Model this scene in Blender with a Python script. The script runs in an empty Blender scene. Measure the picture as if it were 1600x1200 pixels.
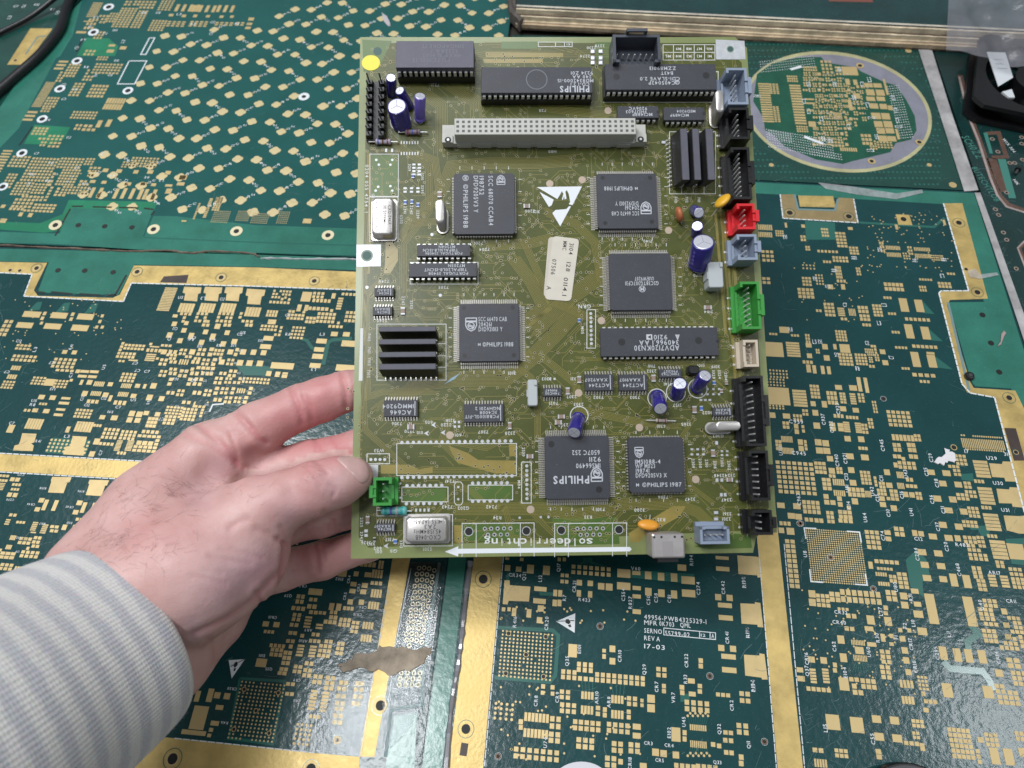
import bpy, math, random
import numpy as np
random.seed(11)
rng = np.random.RandomState(5)
scn = bpy.context.scene
COL = scn.collection

# ------------------------------------------------------------------ camera calibration
FPX, CX, CY = 1050.0, 800.0, 600.0          # focal length and principal point in photo pixels (1600 x 1200)
CAM_H = 0.340                               # camera height above the table, metres
def _rot(w):
    th = np.linalg.norm(w); k = w/th
    K = np.array([[0, -k[2], k[1]], [k[2], 0, -k[0]], [-k[1], k[0], 0]])
    return np.eye(3) + math.sin(th)*K + (1-math.cos(th))*K@K
RT = _rot(np.array([-0.48881277, 0.04932864, 0.07498661])) @ np.diag([1., -1., -1.])   # camera <- table axes
CAMP = np.array([0, 0, CAM_H])
def cam2w(v): return RT.T @ np.asarray(v, float)
def w2px(P):
    P = np.atleast_2d(P); q = (P - CAMP) @ RT.T
    return np.stack([CX + FPX*q[:, 0]/q[:, 2], CY + FPX*q[:, 1]/q[:, 2]], 1)
def TP(px, py, z=0.0):
    """photo pixel -> point (mm) on the plane z (mm) of the table"""
    d = cam2w([(px-CX)/FPX, (py-CY)/FPX, 1.0]); t = (z*1e-3 - CAM_H)/d[2]
    p = CAMP + t*d
    return np.array([p[0]*1e3, p[1]*1e3])
# pose of the hand-held board from its four corners (184 mm wide)
def _hom(src, dst):
    A = []
    for (x, y), (u, v) in zip(src, dst):
        A.append([x, y, 1, 0, 0, 0, -u*x, -u*y, -u]); A.append([0, 0, 0, x, y, 1, -v*x, -v*y, -v])
    return np.linalg.svd(np.array(A, float))[2][-1].reshape(3, 3)
_H = _hom([(0, 0), (1, 0), (1, -1), (0, -1)], [(563, 58), (1166, 58), (1216, 863), (548, 873)])
_M = np.linalg.inv(np.array([[FPX, 0, CX], [0, FPX, CY], [0, 0, 1]])) @ _H
if _M[2, 2] < 0: _M = -_M
BW = 184.0
_s = BW*1e-3/np.linalg.norm(_M[:, 0])
BH = float(BW*np.linalg.norm(_M[:, 1])/np.linalg.norm(_M[:, 0]))
_x = _M[:, 0]/np.linalg.norm(_M[:, 0]); _n = np.cross(_M[:, 0], _M[:, 1]); _n /= np.linalg.norm(_n); _y = np.cross(_n, _x)
BR = np.stack([cam2w(_x), cam2w(_y), cam2w(_n)], 1)      # world <- board
BO = CAMP + cam2w(_M[:, 2]*_s)
def b2w(P): return BO + (np.atleast_2d(P)*1e-3) @ BR.T
def BP(px, py, h=0.0):
    """photo pixel -> board coordinates (mm; x right, y up, origin top left corner) at height h over the board"""
    d = cam2w([(px-CX)/FPX, (py-CY)/FPX, 1.0])
    o = BR.T @ (CAMP - BO); dd = BR.T @ d
    t = (h*1e-3 - o[2])/dd[2]
    p = o + t*dd
    return np.array([p[0]*1e3, p[1]*1e3])

cam_d = bpy.data.cameras.new('camera'); cam = bpy.data.objects.new('camera', cam_d); COL.objects.link(cam)
from mathutils import Matrix, Vector
_cr = np.stack([cam2w([1, 0, 0]), cam2w([0, -1, 0]), cam2w([0, 0, -1])], 1)
_m4 = np.eye(4); _m4[:3, :3] = _cr; _m4[:3, 3] = CAMP
cam.matrix_world = Matrix(_m4.tolist())
cam_d.sensor_fit = 'HORIZONTAL'; cam_d.sensor_width = 36; cam_d.lens = FPX/1600*36
cam_d.clip_start = 0.01; cam_d.clip_end = 50
cam_d.dof.use_dof = True; cam_d.dof.focus_distance = 0.335; cam_d.dof.aperture_fstop = 11
scn.camera = cam

# ------------------------------------------------------------------ light
w = bpy.data.worlds.new('World'); scn.world = w; w.use_nodes = True
w.node_tree.nodes['Background'].inputs[0].default_value = (0.86, 0.93, 1.0, 1)
w.node_tree.nodes['Background'].inputs[1].default_value = 0.26
def area(name, loc, target, sx, sy, power, col):
    l = bpy.data.lights.new(name, 'AREA'); l.shape = 'RECTANGLE'; l.size = sx; l.size_y = sy; l.energy = power; l.color = col
    o = bpy.data.objects.new(name, l); COL.objects.link(o); o.location = loc
    o.rotation_euler = (Vector(target)-Vector(loc)).to_track_quat('-Z', 'Y').to_euler()
    return o
def mirror_spot(px, py, z):
    """the place at height z (m) that a mirror lying at this table pixel shows"""
    p = TP(px, py)*1e-3; d = np.array([p[0], p[1], 0]) - CAMP; k = z/CAM_H
    return (p[0] + d[0]*k, p[1] + d[1]*k, z)
area('ceiling_lamp_key', mirror_spot(430, 830, 1.55), (0.0, 0.1, 0), 0.42, 0.42, 15, (0.97, 0.98, 1.0))
area('ceiling_lamp_right', mirror_spot(1575, 1140, 1.6), (0.1, 0.1, 0), 0.34, 0.24, 5, (0.95, 0.97, 1.0))
area('ceiling_lamp_near', mirror_spot(590, 1150, 1.6), (0.0, 0.1, 0), 0.26, 0.32, 9.0, (0.95, 0.97, 1.0))
area('ceiling_lamp_far', (-0.08, 0.80, 1.7), (0.0, 0.15, 0), 0.5, 0.25, 7, (0.95, 0.97, 1.0))
scn.view_settings.view_transform = 'Standard'; scn.view_settings.look = 'None'
scn.view_settings.exposure = -0.06; scn.view_settings.gamma = 1.0; scn.view_settings.use_curve_mapping = False
scn.cycles.use_denoising = True
scn.cycles.max_bounces = 8

# ------------------------------------------------------------------ materials
MATS = {}
def mat(name, col, rough=0.5, metal=0.0, var=0.0, vscale=60, bump=0.0, bscale=200, coat=0.0, coatr=0.1, spec=0.5, speck=0.0, emit=None, alpha=1.0, trans=0.0, sss=0.0, rvar=0.0):
    if name in MATS: return MATS[name]
    m = bpy.data.materials.new(name); m.use_nodes = True; nt = m.node_tree; b = nt.nodes['Principled BSDF']; L = nt.links
    b.inputs['Base Color'].default_value = (*col, 1); b.inputs['Roughness'].default_value = rough; b.inputs['Metallic'].default_value = metal
    b.inputs['Coat Weight'].default_value = coat; b.inputs['Coat Roughness'].default_value = coatr
    b.inputs['Specular IOR Level'].default_value = spec
    b.inputs['Alpha'].default_value = alpha; b.inputs['Transmission Weight'].default_value = trans
    if sss: b.inputs['Subsurface Weight'].default_value = sss; b.inputs['Subsurface Radius'].default_value = (.004, .0015, .0008); b.inputs['Subsurface Scale'].default_value = 1.0
    tc = nt.nodes.new('ShaderNodeTexCoord')
    src = tc.outputs['Object']
    colout = None
    if var:
        n = nt.nodes.new('ShaderNodeTexNoise'); n.inputs['Scale'].default_value = vscale; n.inputs['Detail'].default_value = 6; n.inputs['Roughness'].default_value = .65
        L.new(src, n.inputs['Vector'])
        r = nt.nodes.new('ShaderNodeValToRGB'); r.color_ramp.elements[0].position = .3; r.color_ramp.elements[1].position = .7
        r.color_ramp.elements[0].color = (*[c*(1-var) for c in col], 1); r.color_ramp.elements[1].color = (*[min(1, c*(1+var)) for c in col], 1)
        L.new(n.outputs['Fac'], r.inputs['Fac']); colout = r.outputs['Color']
        if rvar:
            mr = nt.nodes.new('ShaderNodeMapRange'); mr.inputs['From Min'].default_value = .3; mr.inputs['From Max'].default_value = .7
            mr.inputs['To Min'].default_value = max(.02, rough-rvar); mr.inputs['To Max'].default_value = min(1, rough+rvar)
            L.new(n.outputs['Fac'], mr.inputs['Value']); L.new(mr.outputs['Result'], b.inputs['Roughness'])
    if speck:
        n2 = nt.nodes.new('ShaderNodeTexNoise'); n2.inputs['Scale'].default_value = 2200; n2.inputs['Detail'].default_value = 2
        L.new(src, n2.inputs['Vector'])
        r2 = nt.nodes.new('ShaderNodeValToRGB'); r2.color_ramp.elements[0].position = .69; r2.color_ramp.elements[1].position = .76
        r2.color_ramp.elements[0].color = (0, 0, 0, 1); r2.color_ramp.elements[1].color = (speck, speck, speck, 1)
        L.new(n2.outputs['Fac'], r2.inputs['Fac'])
        mx = nt.nodes.new('ShaderNodeMixRGB'); mx.inputs['Color2'].default_value = (.55, .56, .52, 1)
        L.new(r2.outputs['Color'], mx.inputs['Fac'])
        if colout: L.new(colout, mx.inputs['Color1'])
        else: mx.inputs['Color1'].default_value = (*col, 1)
        colout = mx.outputs['Color']
    if colout: L.new(colout, b.inputs['Base Color'])
    if bump:
        n3 = nt.nodes.new('ShaderNodeTexNoise'); n3.inputs['Scale'].default_value = bscale; n3.inputs['Detail'].default_value = 4
        L.new(src, n3.inputs['Vector'])
        bp = nt.nodes.new('ShaderNodeBump'); bp.inputs['Strength'].default_value = bump; bp.inputs['Distance'].default_value = .001
        L.new(n3.outputs['Fac'], bp.inputs['Height']); L.new(bp.outputs['Normal'], b.inputs['Normal'])
        if coat: L.new(bp.outputs['Normal'], b.inputs['Coat Normal'])
    MATS[name] = m; return m
def srgb(r, g, b):
    f = lambda c: ((c/255+.055)/1.055)**2.4 if c > 10 else c/255/12.92
    return (f(r), f(g), f(b))

# ------------------------------------------------------------------ mesh helpers (all lengths in mm)
class MB:
    def __init__(s): s.v = []; s.f = []
    def add(s, vs, fs):
        o = len(s.v); s.v += [tuple(p) for p in vs]; s.f += [tuple(i+o for i in f) for f in fs]; return s
    def box(s, x0, y0, z0, x1, y1, z1):
        if x0 > x1: x0, x1 = x1, x0
        if y0 > y1: y0, y1 = y1, y0
        return s.add([(x0, y0, z0), (x1, y0, z0), (x1, y1, z0), (x0, y1, z0), (x0, y0, z1), (x1, y0, z1), (x1, y1, z1), (x0, y1, z1)],
              [(0, 3, 2, 1), (4, 5, 6, 7), (0, 1, 5, 4), (1, 2, 6, 5), (2, 3, 7, 6), (3, 0, 4, 7)])
    def obox(s, c, ax, ay, az, hx, hy, hz):
        """oriented box: centre, three unit axes, half sizes"""
        c, ax, ay, az = map(np.asarray, (c, ax, ay, az)); vs = []
        for k in (-1, 1):
            for i, j in ((-1, -1), (1, -1), (1, 1), (-1, 1)): vs.append(c+ax*hx*i+ay*hy*j+az*hz*k)
        return s.add(vs, [(0, 3, 2, 1), (4, 5, 6, 7), (0, 1, 5, 4), (1, 2, 6, 5), (2, 3, 7, 6), (3, 0, 4, 7)])
    def rings(s, rings, cap0=True, cap1=True):
        n = len(rings[0]); vs = [p for r in rings for p in r]; fs = []
        for k in range(len(rings)-1):
            for i in range(n):
                j = (i+1) % n; fs.append((k*n+i, k*n+j, (k+1)*n+j, (k+1)*n+i))
        if cap0: fs.append(tuple(range(n-1, -1, -1)))
        if cap1: fs.append(tuple((len(rings)-1)*n+i for i in range(n)))
        return s.add(vs, fs)
    def frus(s, levels, corner=0.0):
        """stack of axis aligned rectangles (x0,y0,x1,y1,z), corners cut by corner"""
        R = []
        for x0, y0, x1, y1, z in levels:
            if x0 > x1: x0, x1 = x1, x0
            if y0 > y1: y0, y1 = y1, y0
            c = corner
            R.append([(x0+c, y0, z), (x1-c, y0, z), (x1, y0+c, z), (x1, y1-c, z), (x1-c, y1, z), (x0+c, y1, z), (x0, y1-c, z), (x0, y0+c, z)] if c else
                     [(x0, y0, z), (x1, y0, z), (x1, y1, z), (x0, y1, z)])
        return s.rings(R)
    def quad(s, x0, y0, x1, y1, z):
        if x0 > x1: x0, x1 = x1, x0
        if y0 > y1: y0, y1 = y1, y0
        return s.add([(x0, y0, z), (x1, y0, z), (x1, y1, z), (x0, y1, z)], [(0, 1, 2, 3)])
    def disc(s, x, y, z, r, n=10, ry=None):
        ry = ry or r
        return s.add([(x+r*math.cos(2*math.pi*i/n), y+ry*math.sin(2*math.pi*i/n), z) for i in range(n)], [tuple(range(n))])
    def ring(s, x, y, z, r0, r1, n=14):
        vs = [(x+r*math.cos(2*math.pi*i/n), y+r*math.sin(2*math.pi*i/n), z) for r in (r0, r1) for i in range(n)]
        return s.add(vs, [(i, n+i, n+(i+1) % n, (i+1) % n) for i in range(n)])
    def line(s, pts, wd, z, closed=False):
        """flat ribbon along a polyline"""
        P = [np.asarray(p[:2], float) for p in pts]
        if closed: P = P + [P[0]]
        n = len(P); Ls = []; Rs = []
        for i in range(n):
            a = P[i]-P[i-1] if i else P[1]-P[0]; b = P[i+1]-P[i] if i < n-1 else a
            a = a/(np.linalg.norm(a)+1e-9); b = b/(np.linalg.norm(b)+1e-9); t = a+b; t = t/(np.linalg.norm(t)+1e-9)
            nn = np.array([-t[1], t[0]]); k = wd/2/max(.5, abs(nn@np.array([-a[1], a[0]])))
            Ls.append((*(P[i]+nn*k), z)); Rs.append((*(P[i]-nn*k), z))
        return s.add(Ls+Rs, [(n+i, n+i+1, i+1, i) for i in range(n-1)])
    def tube(s, pts, rad, n=8, cap=True):
        P = [np.asarray(p, float) for p in pts]; R = []; up = None
        for i in range(len(P)):
            t = P[min(i+1, len(P)-1)]-P[max(i-1, 0)]; t /= np.linalg.norm(t)+1e-9
            if up is None: up = np.array([0, 0, 1.]) if abs(t[2]) < .9 else np.array([1., 0, 0])
            u = np.cross(t, up); u /= np.linalg.norm(u)+1e-9; v = np.cross(u, t); up = v
            r = rad[i] if hasattr(rad, '__len__') else rad
            R.append([tuple(P[i]+r*(math.cos(2*math.pi*k/n)*u+math.sin(2*math.pi*k/n)*v)) for k in range(n)])
        return s.rings([r[::-1] for r in R], cap, cap)
    def poly(s, pts, z):
        return s.add([(p[0], p[1], z) for p in pts], [tuple(range(len(pts)))])
    def slab(s, pts, z0, z1):
        a = sum(pts[i][0]*pts[(i+1) % len(pts)][1]-pts[(i+1) % len(pts)][0]*pts[i][1] for i in range(len(pts)))
        if a < 0: pts = pts[::-1]
        return s.rings([[(p[0], p[1], z0) for p in pts], [(p[0], p[1], z1) for p in pts]])
    def mesh(s, name, m, smooth=False):
        me = bpy.data.meshes.new(name); me.from_pydata([(a*1e-3, b*1e-3, c*1e-3) for a, b, c in s.v], [], s.f)
        me.materials.append(m)
        if smooth:
            for p in me.polygons: p.use_smooth = True
        me.update(); return me
def link(name, me, parent=None, loc=None, kind=None):
    o = bpy.data.objects.new(name, me); COL.objects.link(o)
    if parent is not None: o.parent = parent
    if loc is not None: o.location = [c*1e-3 for c in loc]
    if kind: o['kind'] = kind
    return o
def part(name, mb, m, parent=None, smooth=False, kind=None, loc=None):
    return link(name, mb.mesh(name, m, smooth), parent, loc, kind)
def smooth_by_angle(o, deg=35):
    me = o.data
    me.shade_smooth() if hasattr(me, 'shade_smooth') else None
    try: me.set_sharp_from_angle(angle=math.radians(deg))
    except Exception: pass
def tag(o, label, cat, group=None, kind=None):
    o['label'] = label; o['category'] = cat
    if group: o['group'] = group
    if kind: o['kind'] = kind
    return o
# text: built-in font, glyph meshes cached
_G = {}
def glyph(ch, bold):
    k = (ch, bold)
    if k in _G: return _G[k]
    cu = bpy.data.curves.new('g', 'FONT'); cu.body = ch; cu.size = 1; cu.resolution_u = 2; cu.offset = .022 if bold else .008
    o = bpy.data.objects.new('g', cu); COL.objects.link(o)
    dg = bpy.context.evaluated_depsgraph_get(); me = bpy.data.meshes.new_from_object(o.evaluated_get(dg))
    vs = [(v.co.x, v.co.y) for v in me.vertices]; fs = [tuple(p.vertices) for p in me.polygons]
    bpy.data.objects.remove(o); bpy.data.curves.remove(cu); bpy.data.meshes.remove(me)
    x0 = min((v[0] for v in vs), default=0); x1 = max((v[0] for v in vs), default=.3)
    _G[k] = ([(v[0]-x0, v[1]) for v in vs], fs, x1-x0); return _G[k]
def text(mb, s, x, y, h, z, rot=0, align=0.5, bold=False, mono=False, width=None):
    """cap height h mm; rot degrees; align 0 left .5 centre 1 right; (x,y) mid-height of the line; width forces a total length"""
    k = h/0.69; items = []; cx = 0
    for ch in s:
        if ch == ' ': cx += .5 if mono else .34; continue
        vs, fs, wd = glyph(ch, bold)
        if mono: items.append((cx+(.60-wd)/2, vs, fs)); cx += .66
        else: items.append((cx, vs, fs)); cx += wd+.17
    cx -= .16; sx = k if width is None else width/max(cx, .01)
    c, sn = math.cos(math.radians(rot)), math.sin(math.radians(rot))
    for gx, vs, fs in items:
        P = []
        for vx, vy in vs:
            a = (vx+gx-cx*align)*sx; b = (vy-.345)*k
            P.append((x+a*c-b*sn, y+a*sn+b*c, z))
        mb.add(P, fs)

# ------------------------------------------------------------------ the table: bare circuit panels laid edge to edge
M_TEAL = mat('solder_mask_teal', (0.0068, 0.050, 0.052), .26, var=.16, vscale=22, bump=.16, bscale=330, coat=.38, coatr=.12, spec=.3, speck=.35)
M_TEALB = mat('solder_mask_blue_teal', (0.012, 0.090, 0.082), .30, var=.12, vscale=20, bump=.08, bscale=300, coat=.2, spec=.3, coatr=.12, speck=.35)
M_GREEN = mat('solder_mask_green', (0.028, 0.165, 0.120), .25, var=.22, vscale=35, bump=.12, bscale=260, coat=.3, coatr=.15, speck=.4)
M_DKGREEN = mat('solder_mask_dark_green', (0.008, 0.055, 0.043), .3, var=.25, vscale=30, bump=.12, bscale=300, coat=.5, coatr=.15, speck=.5)
M_GOLD = mat('gold_plating', (0.60, 0.455, 0.215), .45, .3, var=.12, vscale=90, bump=.05, bscale=900)
M_GOLDB = mat('gold_band', (0.58, 0.425, 0.155), .43, .36, var=.22, vscale=70, bump=.12, bscale=500, rvar=.12)
M_SILK = mat('white_print', (0.70, 0.74, 0.76), .6, var=.1, vscale=400)
M_HOLE = mat('hole_dark', (0.006, 0.007, 0.006), .6)
M_TRACE = mat('mask_over_copper', (0.022, 0.125, 0.10), .25, coat=.5)
M_SCR = mat('scratch', (0.16, 0.25, 0.25), .5)
M_GSCR = mat('gold_scratch', (0.30, 0.22, 0.11), .6)

VPX = CX + FPX*RT[0, 1]/RT[2, 1]; VPY = CY + FPX*RT[1, 1]/RT[2, 1]
def vx(x0, y0, y): return x0 + (VPX-x0)*(y-y0)/(VPY-y0)
ZT = [0, 0, 1]
def Z(ox, oy, s): ZT[:] = [ox, oy, s]
def zp(x, y): return ZT[0]+x*ZT[2], ZT[1]+y*ZT[2]
def zl(pts): return [zp(*p) for p in pts]

top = MB(); top.box(-900, -500, -30, 900, 1100, -4.2)
o = part('table_top', top, mat('table_base', (.03, .028, .022), .6, var=.3)); o['kind'] = 'structure'

class Panel:
    def __init__(s, name, label, pxpoly, m, thick=2.0, z=0.0, group='bare circuit panels covering the table'):
        s.name = name; s.z = z
        P = [TP(*p, z) for p in pxpoly]; c = np.mean(P, 0); s.c = c
        mb = MB(); mb.slab([tuple(p-c) for p in P], z-thick, z)
        s.root = part(name, mb, m, None, loc=(c[0], c[1], 0)); tag(s.root, label, 'circuit panel', group)
        s.pads = []; s.disc = MB(); s.silk = MB(); s.tr = MB(); s.holes = MB(); s.scr = MB()
    def at(s, x, y): return TP(*zp(x, y), s.z)-s.c
    def sc(s, x, y):
        q = zp(x, y); p = TP(*q, s.z)*1e-3; P = np.array([[p[0], p[1], s.z*1e-3], [p[0]+.001, p[1], s.z*1e-3], [p[0], p[1]+.001, s.z*1e-3]])
        a = w2px(P); return ZT[2]/np.linalg.norm(a[1]-a[0]), ZT[2]/np.linalg.norm(a[2]-a[0])    # mm per zoom pixel in x, y
    def pad(s, x, y, w, h): 
        kx, ky = s.sc(x, y); p = s.at(x, y); s.pads.append((p[0], p[1], w*kx, h*ky, min(w, h)*ZT[2]))
    def dot(s, x, y, r): k = s.sc(x, y)[0]; p = s.at(x, y); s.disc.disc(p[0], p[1], s.z+.12, r*k, 10)
    def grid(s, x, y, nx, ny, dx, dy, w, h, drop=0):
        kx, ky = s.sc(x, y); p = s.at(x, y)
        for i in range(int(nx)):
            for j in range(int(ny)):
                if drop and random.random() < drop: continue
                s.pads.append((p[0]+(i-(nx-1)/2)*dx*kx, p[1]-(j-(ny-1)/2)*dy*ky, w*kx, h*ky, min(w, h)*ZT[2]))
    def dots(s, x, y, nx, ny, dx, dy, r, drop=0):
        kx, ky = s.sc(x, y); p = s.at(x, y)
        for i in range(int(nx)):
            for j in range(int(ny)):
                if drop and random.random() < drop: continue
                s.disc.disc(p[0]+(i-(nx-1)/2)*dx*kx, p[1]-(j-(ny-1)/2)*dy*ky, s.z+.12, r*kx, 8)
    def data(s, txt):
        for ln in txt.replace(';', '\n').split('\n'):
            v = [float(a) for a in ln.split()]
            if len(v) == 3: s.dot(*v)
            elif len(v) == 4: s.pad(*v)
            elif len(v) >= 8: s.grid(*v)
    def cluster(s, x0, y0, x1, y1, size=18, dens=.55):
        """a field of small component footprints: two by two blocks, pairs, chip rows, single pads"""
        y = y0+size
        while y < y1:
            x = x0+random.uniform(0, size)
            while x < x1:
                t = random.random()
                if t < dens:
                    q = random.random(); k = size*random.uniform(.85, 1.1)
                    if q < .38: s.grid(x+k, y, 2, 2, k*1.45, k*1.45, k, k); x += k*3.3
                    elif q < .62: s.grid(x+k, y, 2, 1, k*1.5, 1, k*1.05, k*1.2); x += k*3.3
                    elif q < .76: s.grid(x+k*.6, y, 1, 2, 1, k*1.6, k*1.3, k*1.1); x += k*2.2
                    elif q < .88: s.grid(x+k*1.5, y, 4, 1, k*.85, 1, k*.55, k*1.9); x += k*4.4
                    else: s.pad(x+k, y, k*1.9, k*1.8); x += k*3
                    if random.random() < .3: s.mark(x-k*.3, y+random.uniform(-k, k)*.8, k*1.1, k*.5)
                    if random.random() < .4: s.dot(x, y+k*random.uniform(-.9, .9), k*.28)
                else: x += size*random.uniform(1.2, 2.6)
            y += size*random.uniform(2.9, 3.6)
    def mark(s, x, y, w, h):
        """a reference print too small to read"""
        kx, ky = s.sc(x, y); p = s.at(x, y); t = random.choice(['C12', 'R8', 'R41', 'C7', 'U5', 'L3', 'R90'])
        text(s.silk, t, p[0], p[1], h*ky*1.3, s.z+.2, random.choice([0, 0, 90, 180]), width=w*kx)
    def tx(s, t, x, y, h, rot=0, align=.5, width=None, bold=False):
        kx, ky = s.sc(x, y); p = s.at(x, y)
        text(s.silk, t, p[0], p[1], h*ky if rot in (0, 180) else h*kx, s.z+.2, rot, align, width=width*kx if width else None, bold=bold)
    def line(s, pts, wd, which='tr', dz=.08):
        k = s.sc(*pts[0])[0]; getattr(s, which).line([s.at(*p) for p in pts], wd*k, s.z+dz)
    def dash(s, pts, wd=3, on=3.4, off=.5):
        P = [s.at(*p) for p in pts]; k = s.sc(*pts[0])[0]
        for a, b in zip(P, P[1:]):
            L = np.linalg.norm(b-a); t = 0
            while t < L:
                s.silk.line([a+(b-a)*t/L, a+(b-a)*min(L, t+on)/L], wd*k, s.z+.19); t += on+off
    def flat(s, name, pts, m, dz, thick=0.0, kind=None):
        mb = MB(); P = [tuple(s.at(*p)) for p in pts]
        a = sum(P[i][0]*P[(i+1) % len(P)][1]-P[(i+1) % len(P)][0]*P[i][1] for i in range(len(P)))
        if a < 0: P = P[::-1]
        if thick: mb.slab(P, s.z+dz-thick, s.z+dz)
        else: mb.slab(P, s.z+.005, s.z+dz)
        return part(name, mb, m, s.root, kind=kind)
    def ringhole(s, x, y, r0, r1, r2=None, name='mounting_hole', mring=None):
        k = s.sc(x, y)[0]; p = s.at(x, y); a = MB()
        n = 20; a.ring(p[0], p[1], s.z+.24, r0*k, r1*k, n)
        o = part(name, a, mring or M_GOLD, s.root)
        h = MB(); h.disc(p[0], p[1], s.z+.23, r0*k, n); part('hole', h, M_HOLE, o)
        if r2: q = MB(); q.ring(p[0], p[1], s.z+.22, r2*k*.93, r2*k, 24); part('ring_line', q, M_TRACE if mring is None else M_SILK, o)
    def scratches(s, pts, n, l=(2, 14)):
        P = [s.at(*p) for p in pts]
        for i in range(n):
            a, b, c = random.choice(P), random.choice(P), random.choice(P); u = sorted([random.random(), random.random()])
            q = a*u[0]+b*(u[1]-u[0])+c*(1-u[1]); th = random.gauss(.6, .7); L = random.uniform(*l)*random.random()
            d = np.array([math.cos(th), math.sin(th)]); e = np.array([-d[1], d[0]])*random.uniform(-.12, .12)
            s.scr.line([q, q+d*L*.5+e*L, q+d*L], random.choice([.06, .08, .12]), s.z+.3)
    def finish(s, big=8.5):
        keep = []; A = np.zeros((0, 4))            # leave out a pad that would lie on top of another one
        for p in s.pads:
            q = np.array(p[:4])
            if len(A) and ((np.abs(A[:, 0]-q[0]) < (A[:, 2]+q[2])*.5+.03) & (np.abs(A[:, 1]-q[1]) < (A[:, 3]+q[3])*.5+.03)).any(): continue
            keep.append(p); A = np.vstack([A, q])
        s.pads = keep
        unit = None; bigs = sorted([p for p in s.pads if p[4] >= big], key=lambda p: -p[2]*p[3])[:280]; ids = set(id(p) for p in bigs)
        u = MB(); u.frus([(-.5, -.5, .5, .5, 0), (-.5, -.5, .5, .5, 1)]); me = u.mesh('gold_pad', M_GOLD)
        for p in bigs:
            o = link('gold_pad', me, s.root, (p[0], p[1], s.z)); o.scale = (p[2], p[3], .14)
        mb = MB()
        for p in s.pads:
            if id(p) in ids: continue
            mb.box(p[0]-p[2]/2, p[1]-p[3]/2, s.z+.01, p[0]+p[2]/2, p[1]+p[3]/2, s.z+.13)
        if mb.v: part('solder_pads', mb, M_GOLD, s.root, kind='stuff')
        for nm, b, m, k in (('test_points', s.disc, M_GOLD, 'stuff'), ('printed_lettering', s.silk, M_SILK, 'stuff'), ('copper_lines', s.tr, M_TRACE, 'stuff'), ('drill_holes', s.holes, M_HOLE, 'stuff'), ('scratches', s.scr, M_SCR, 'stuff')):
            if b.v: part(nm, b, m, s.root, kind=k)

# ---------------- upper left panel: rows of clover shaped pads
Z(0, 0, 1)
seam = lambda x: 382+.0375*x
p1 = Panel('bare_circuit_panel', 'teal bare panel with rows of clover-shaped gold pads, behind the hand', [(vx(128, 0, -120), -120), (vx(800, 10, -120), -120), (vx(800, 10, 60), 60), (vx(800, 10, 410), seam(750)-1.5), (vx(128, 0, seam(-120)), seam(-120)-1.5)], M_TEALB)
ra, rb, rc = TP(328, 107.5), TP(354.5, 108.3), TP(424.3, 110); rd = TP(286.3, 93.8)
va, vb, vc = rb-ra, rc-ra, ra-rd
clo = MB()
def clover(mb, x, y, z, r):
    pts = []
    for i in range(32):
        t = 2*math.pi*i/32; q = r*(.80+.22*abs(math.cos(2*t))**1.0); pts.append((x+q*math.cos(t), y+q*math.sin(t)))
    mb.rings([[(a, b, z) for a, b in pts], [(a, b, z+.13) for a, b in pts]])
cm = MB(); clover(cm, 0, 0, 0, 1); cme = cm.mesh('clover_pad', mat('gold_pale', (.64, .53, .29), .48, .2, var=.1, vscale=90))
cnt = 0
for k in range(-40, 40):
    for j in range(-20, 20):
        for q in (0, 1):
            p = ra + k*vc + j*vb + q*va
            x, y = w2px([[p[0]*1e-3, p[1]*1e-3, 0]])[0]
            if not (-30 < y < 352 and x < 800): continue
            if x < 259-(y-56)*.527-3 or (y < 46 and x < 420) or (y < 12 and x < 470): continue
            if y > 335 and x < 480: continue
            if 560 < x and y > 60: 
                if x > 640: continue
            if abs(x-475) < 14 and abs(y-152) < 10: continue
            q2 = p-p1.c+rng.uniform(-.45, .45, 2); o = link('clover_pad', cme, p1.root, (q2[0], q2[1], 0)); s_ = np.linalg.norm(va)*.262*rng.uniform(.9, 1.08); o.scale = (s_*1.1, s_, 1); o.rotation_euler = (0, 0, rng.uniform(-.3, .3)); cnt += 1
            if q == 1 or random.random() < .3:
                d = np.array([1.0, random.choice([.75, .75, -.75])])*np.linalg.norm(va)*.42
                for e in (.8, 1.25): 
                    u = q2+d*e+rng.uniform(-.4, .4, 2); text(p1.silk, random.choice(['R', 'C', 'CR', 'D1', 'R4']), u[0], u[1], 1.9, .2, 0, width=2.4)
                p1.disc.line([q2, q2+d*.55], .7, .1); p1.pads.append((q2[0]+d[0]*.62, q2[1]+d[1]*.62, 1.3, 1.0, 1))
Z(0, 0, .25)
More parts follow.
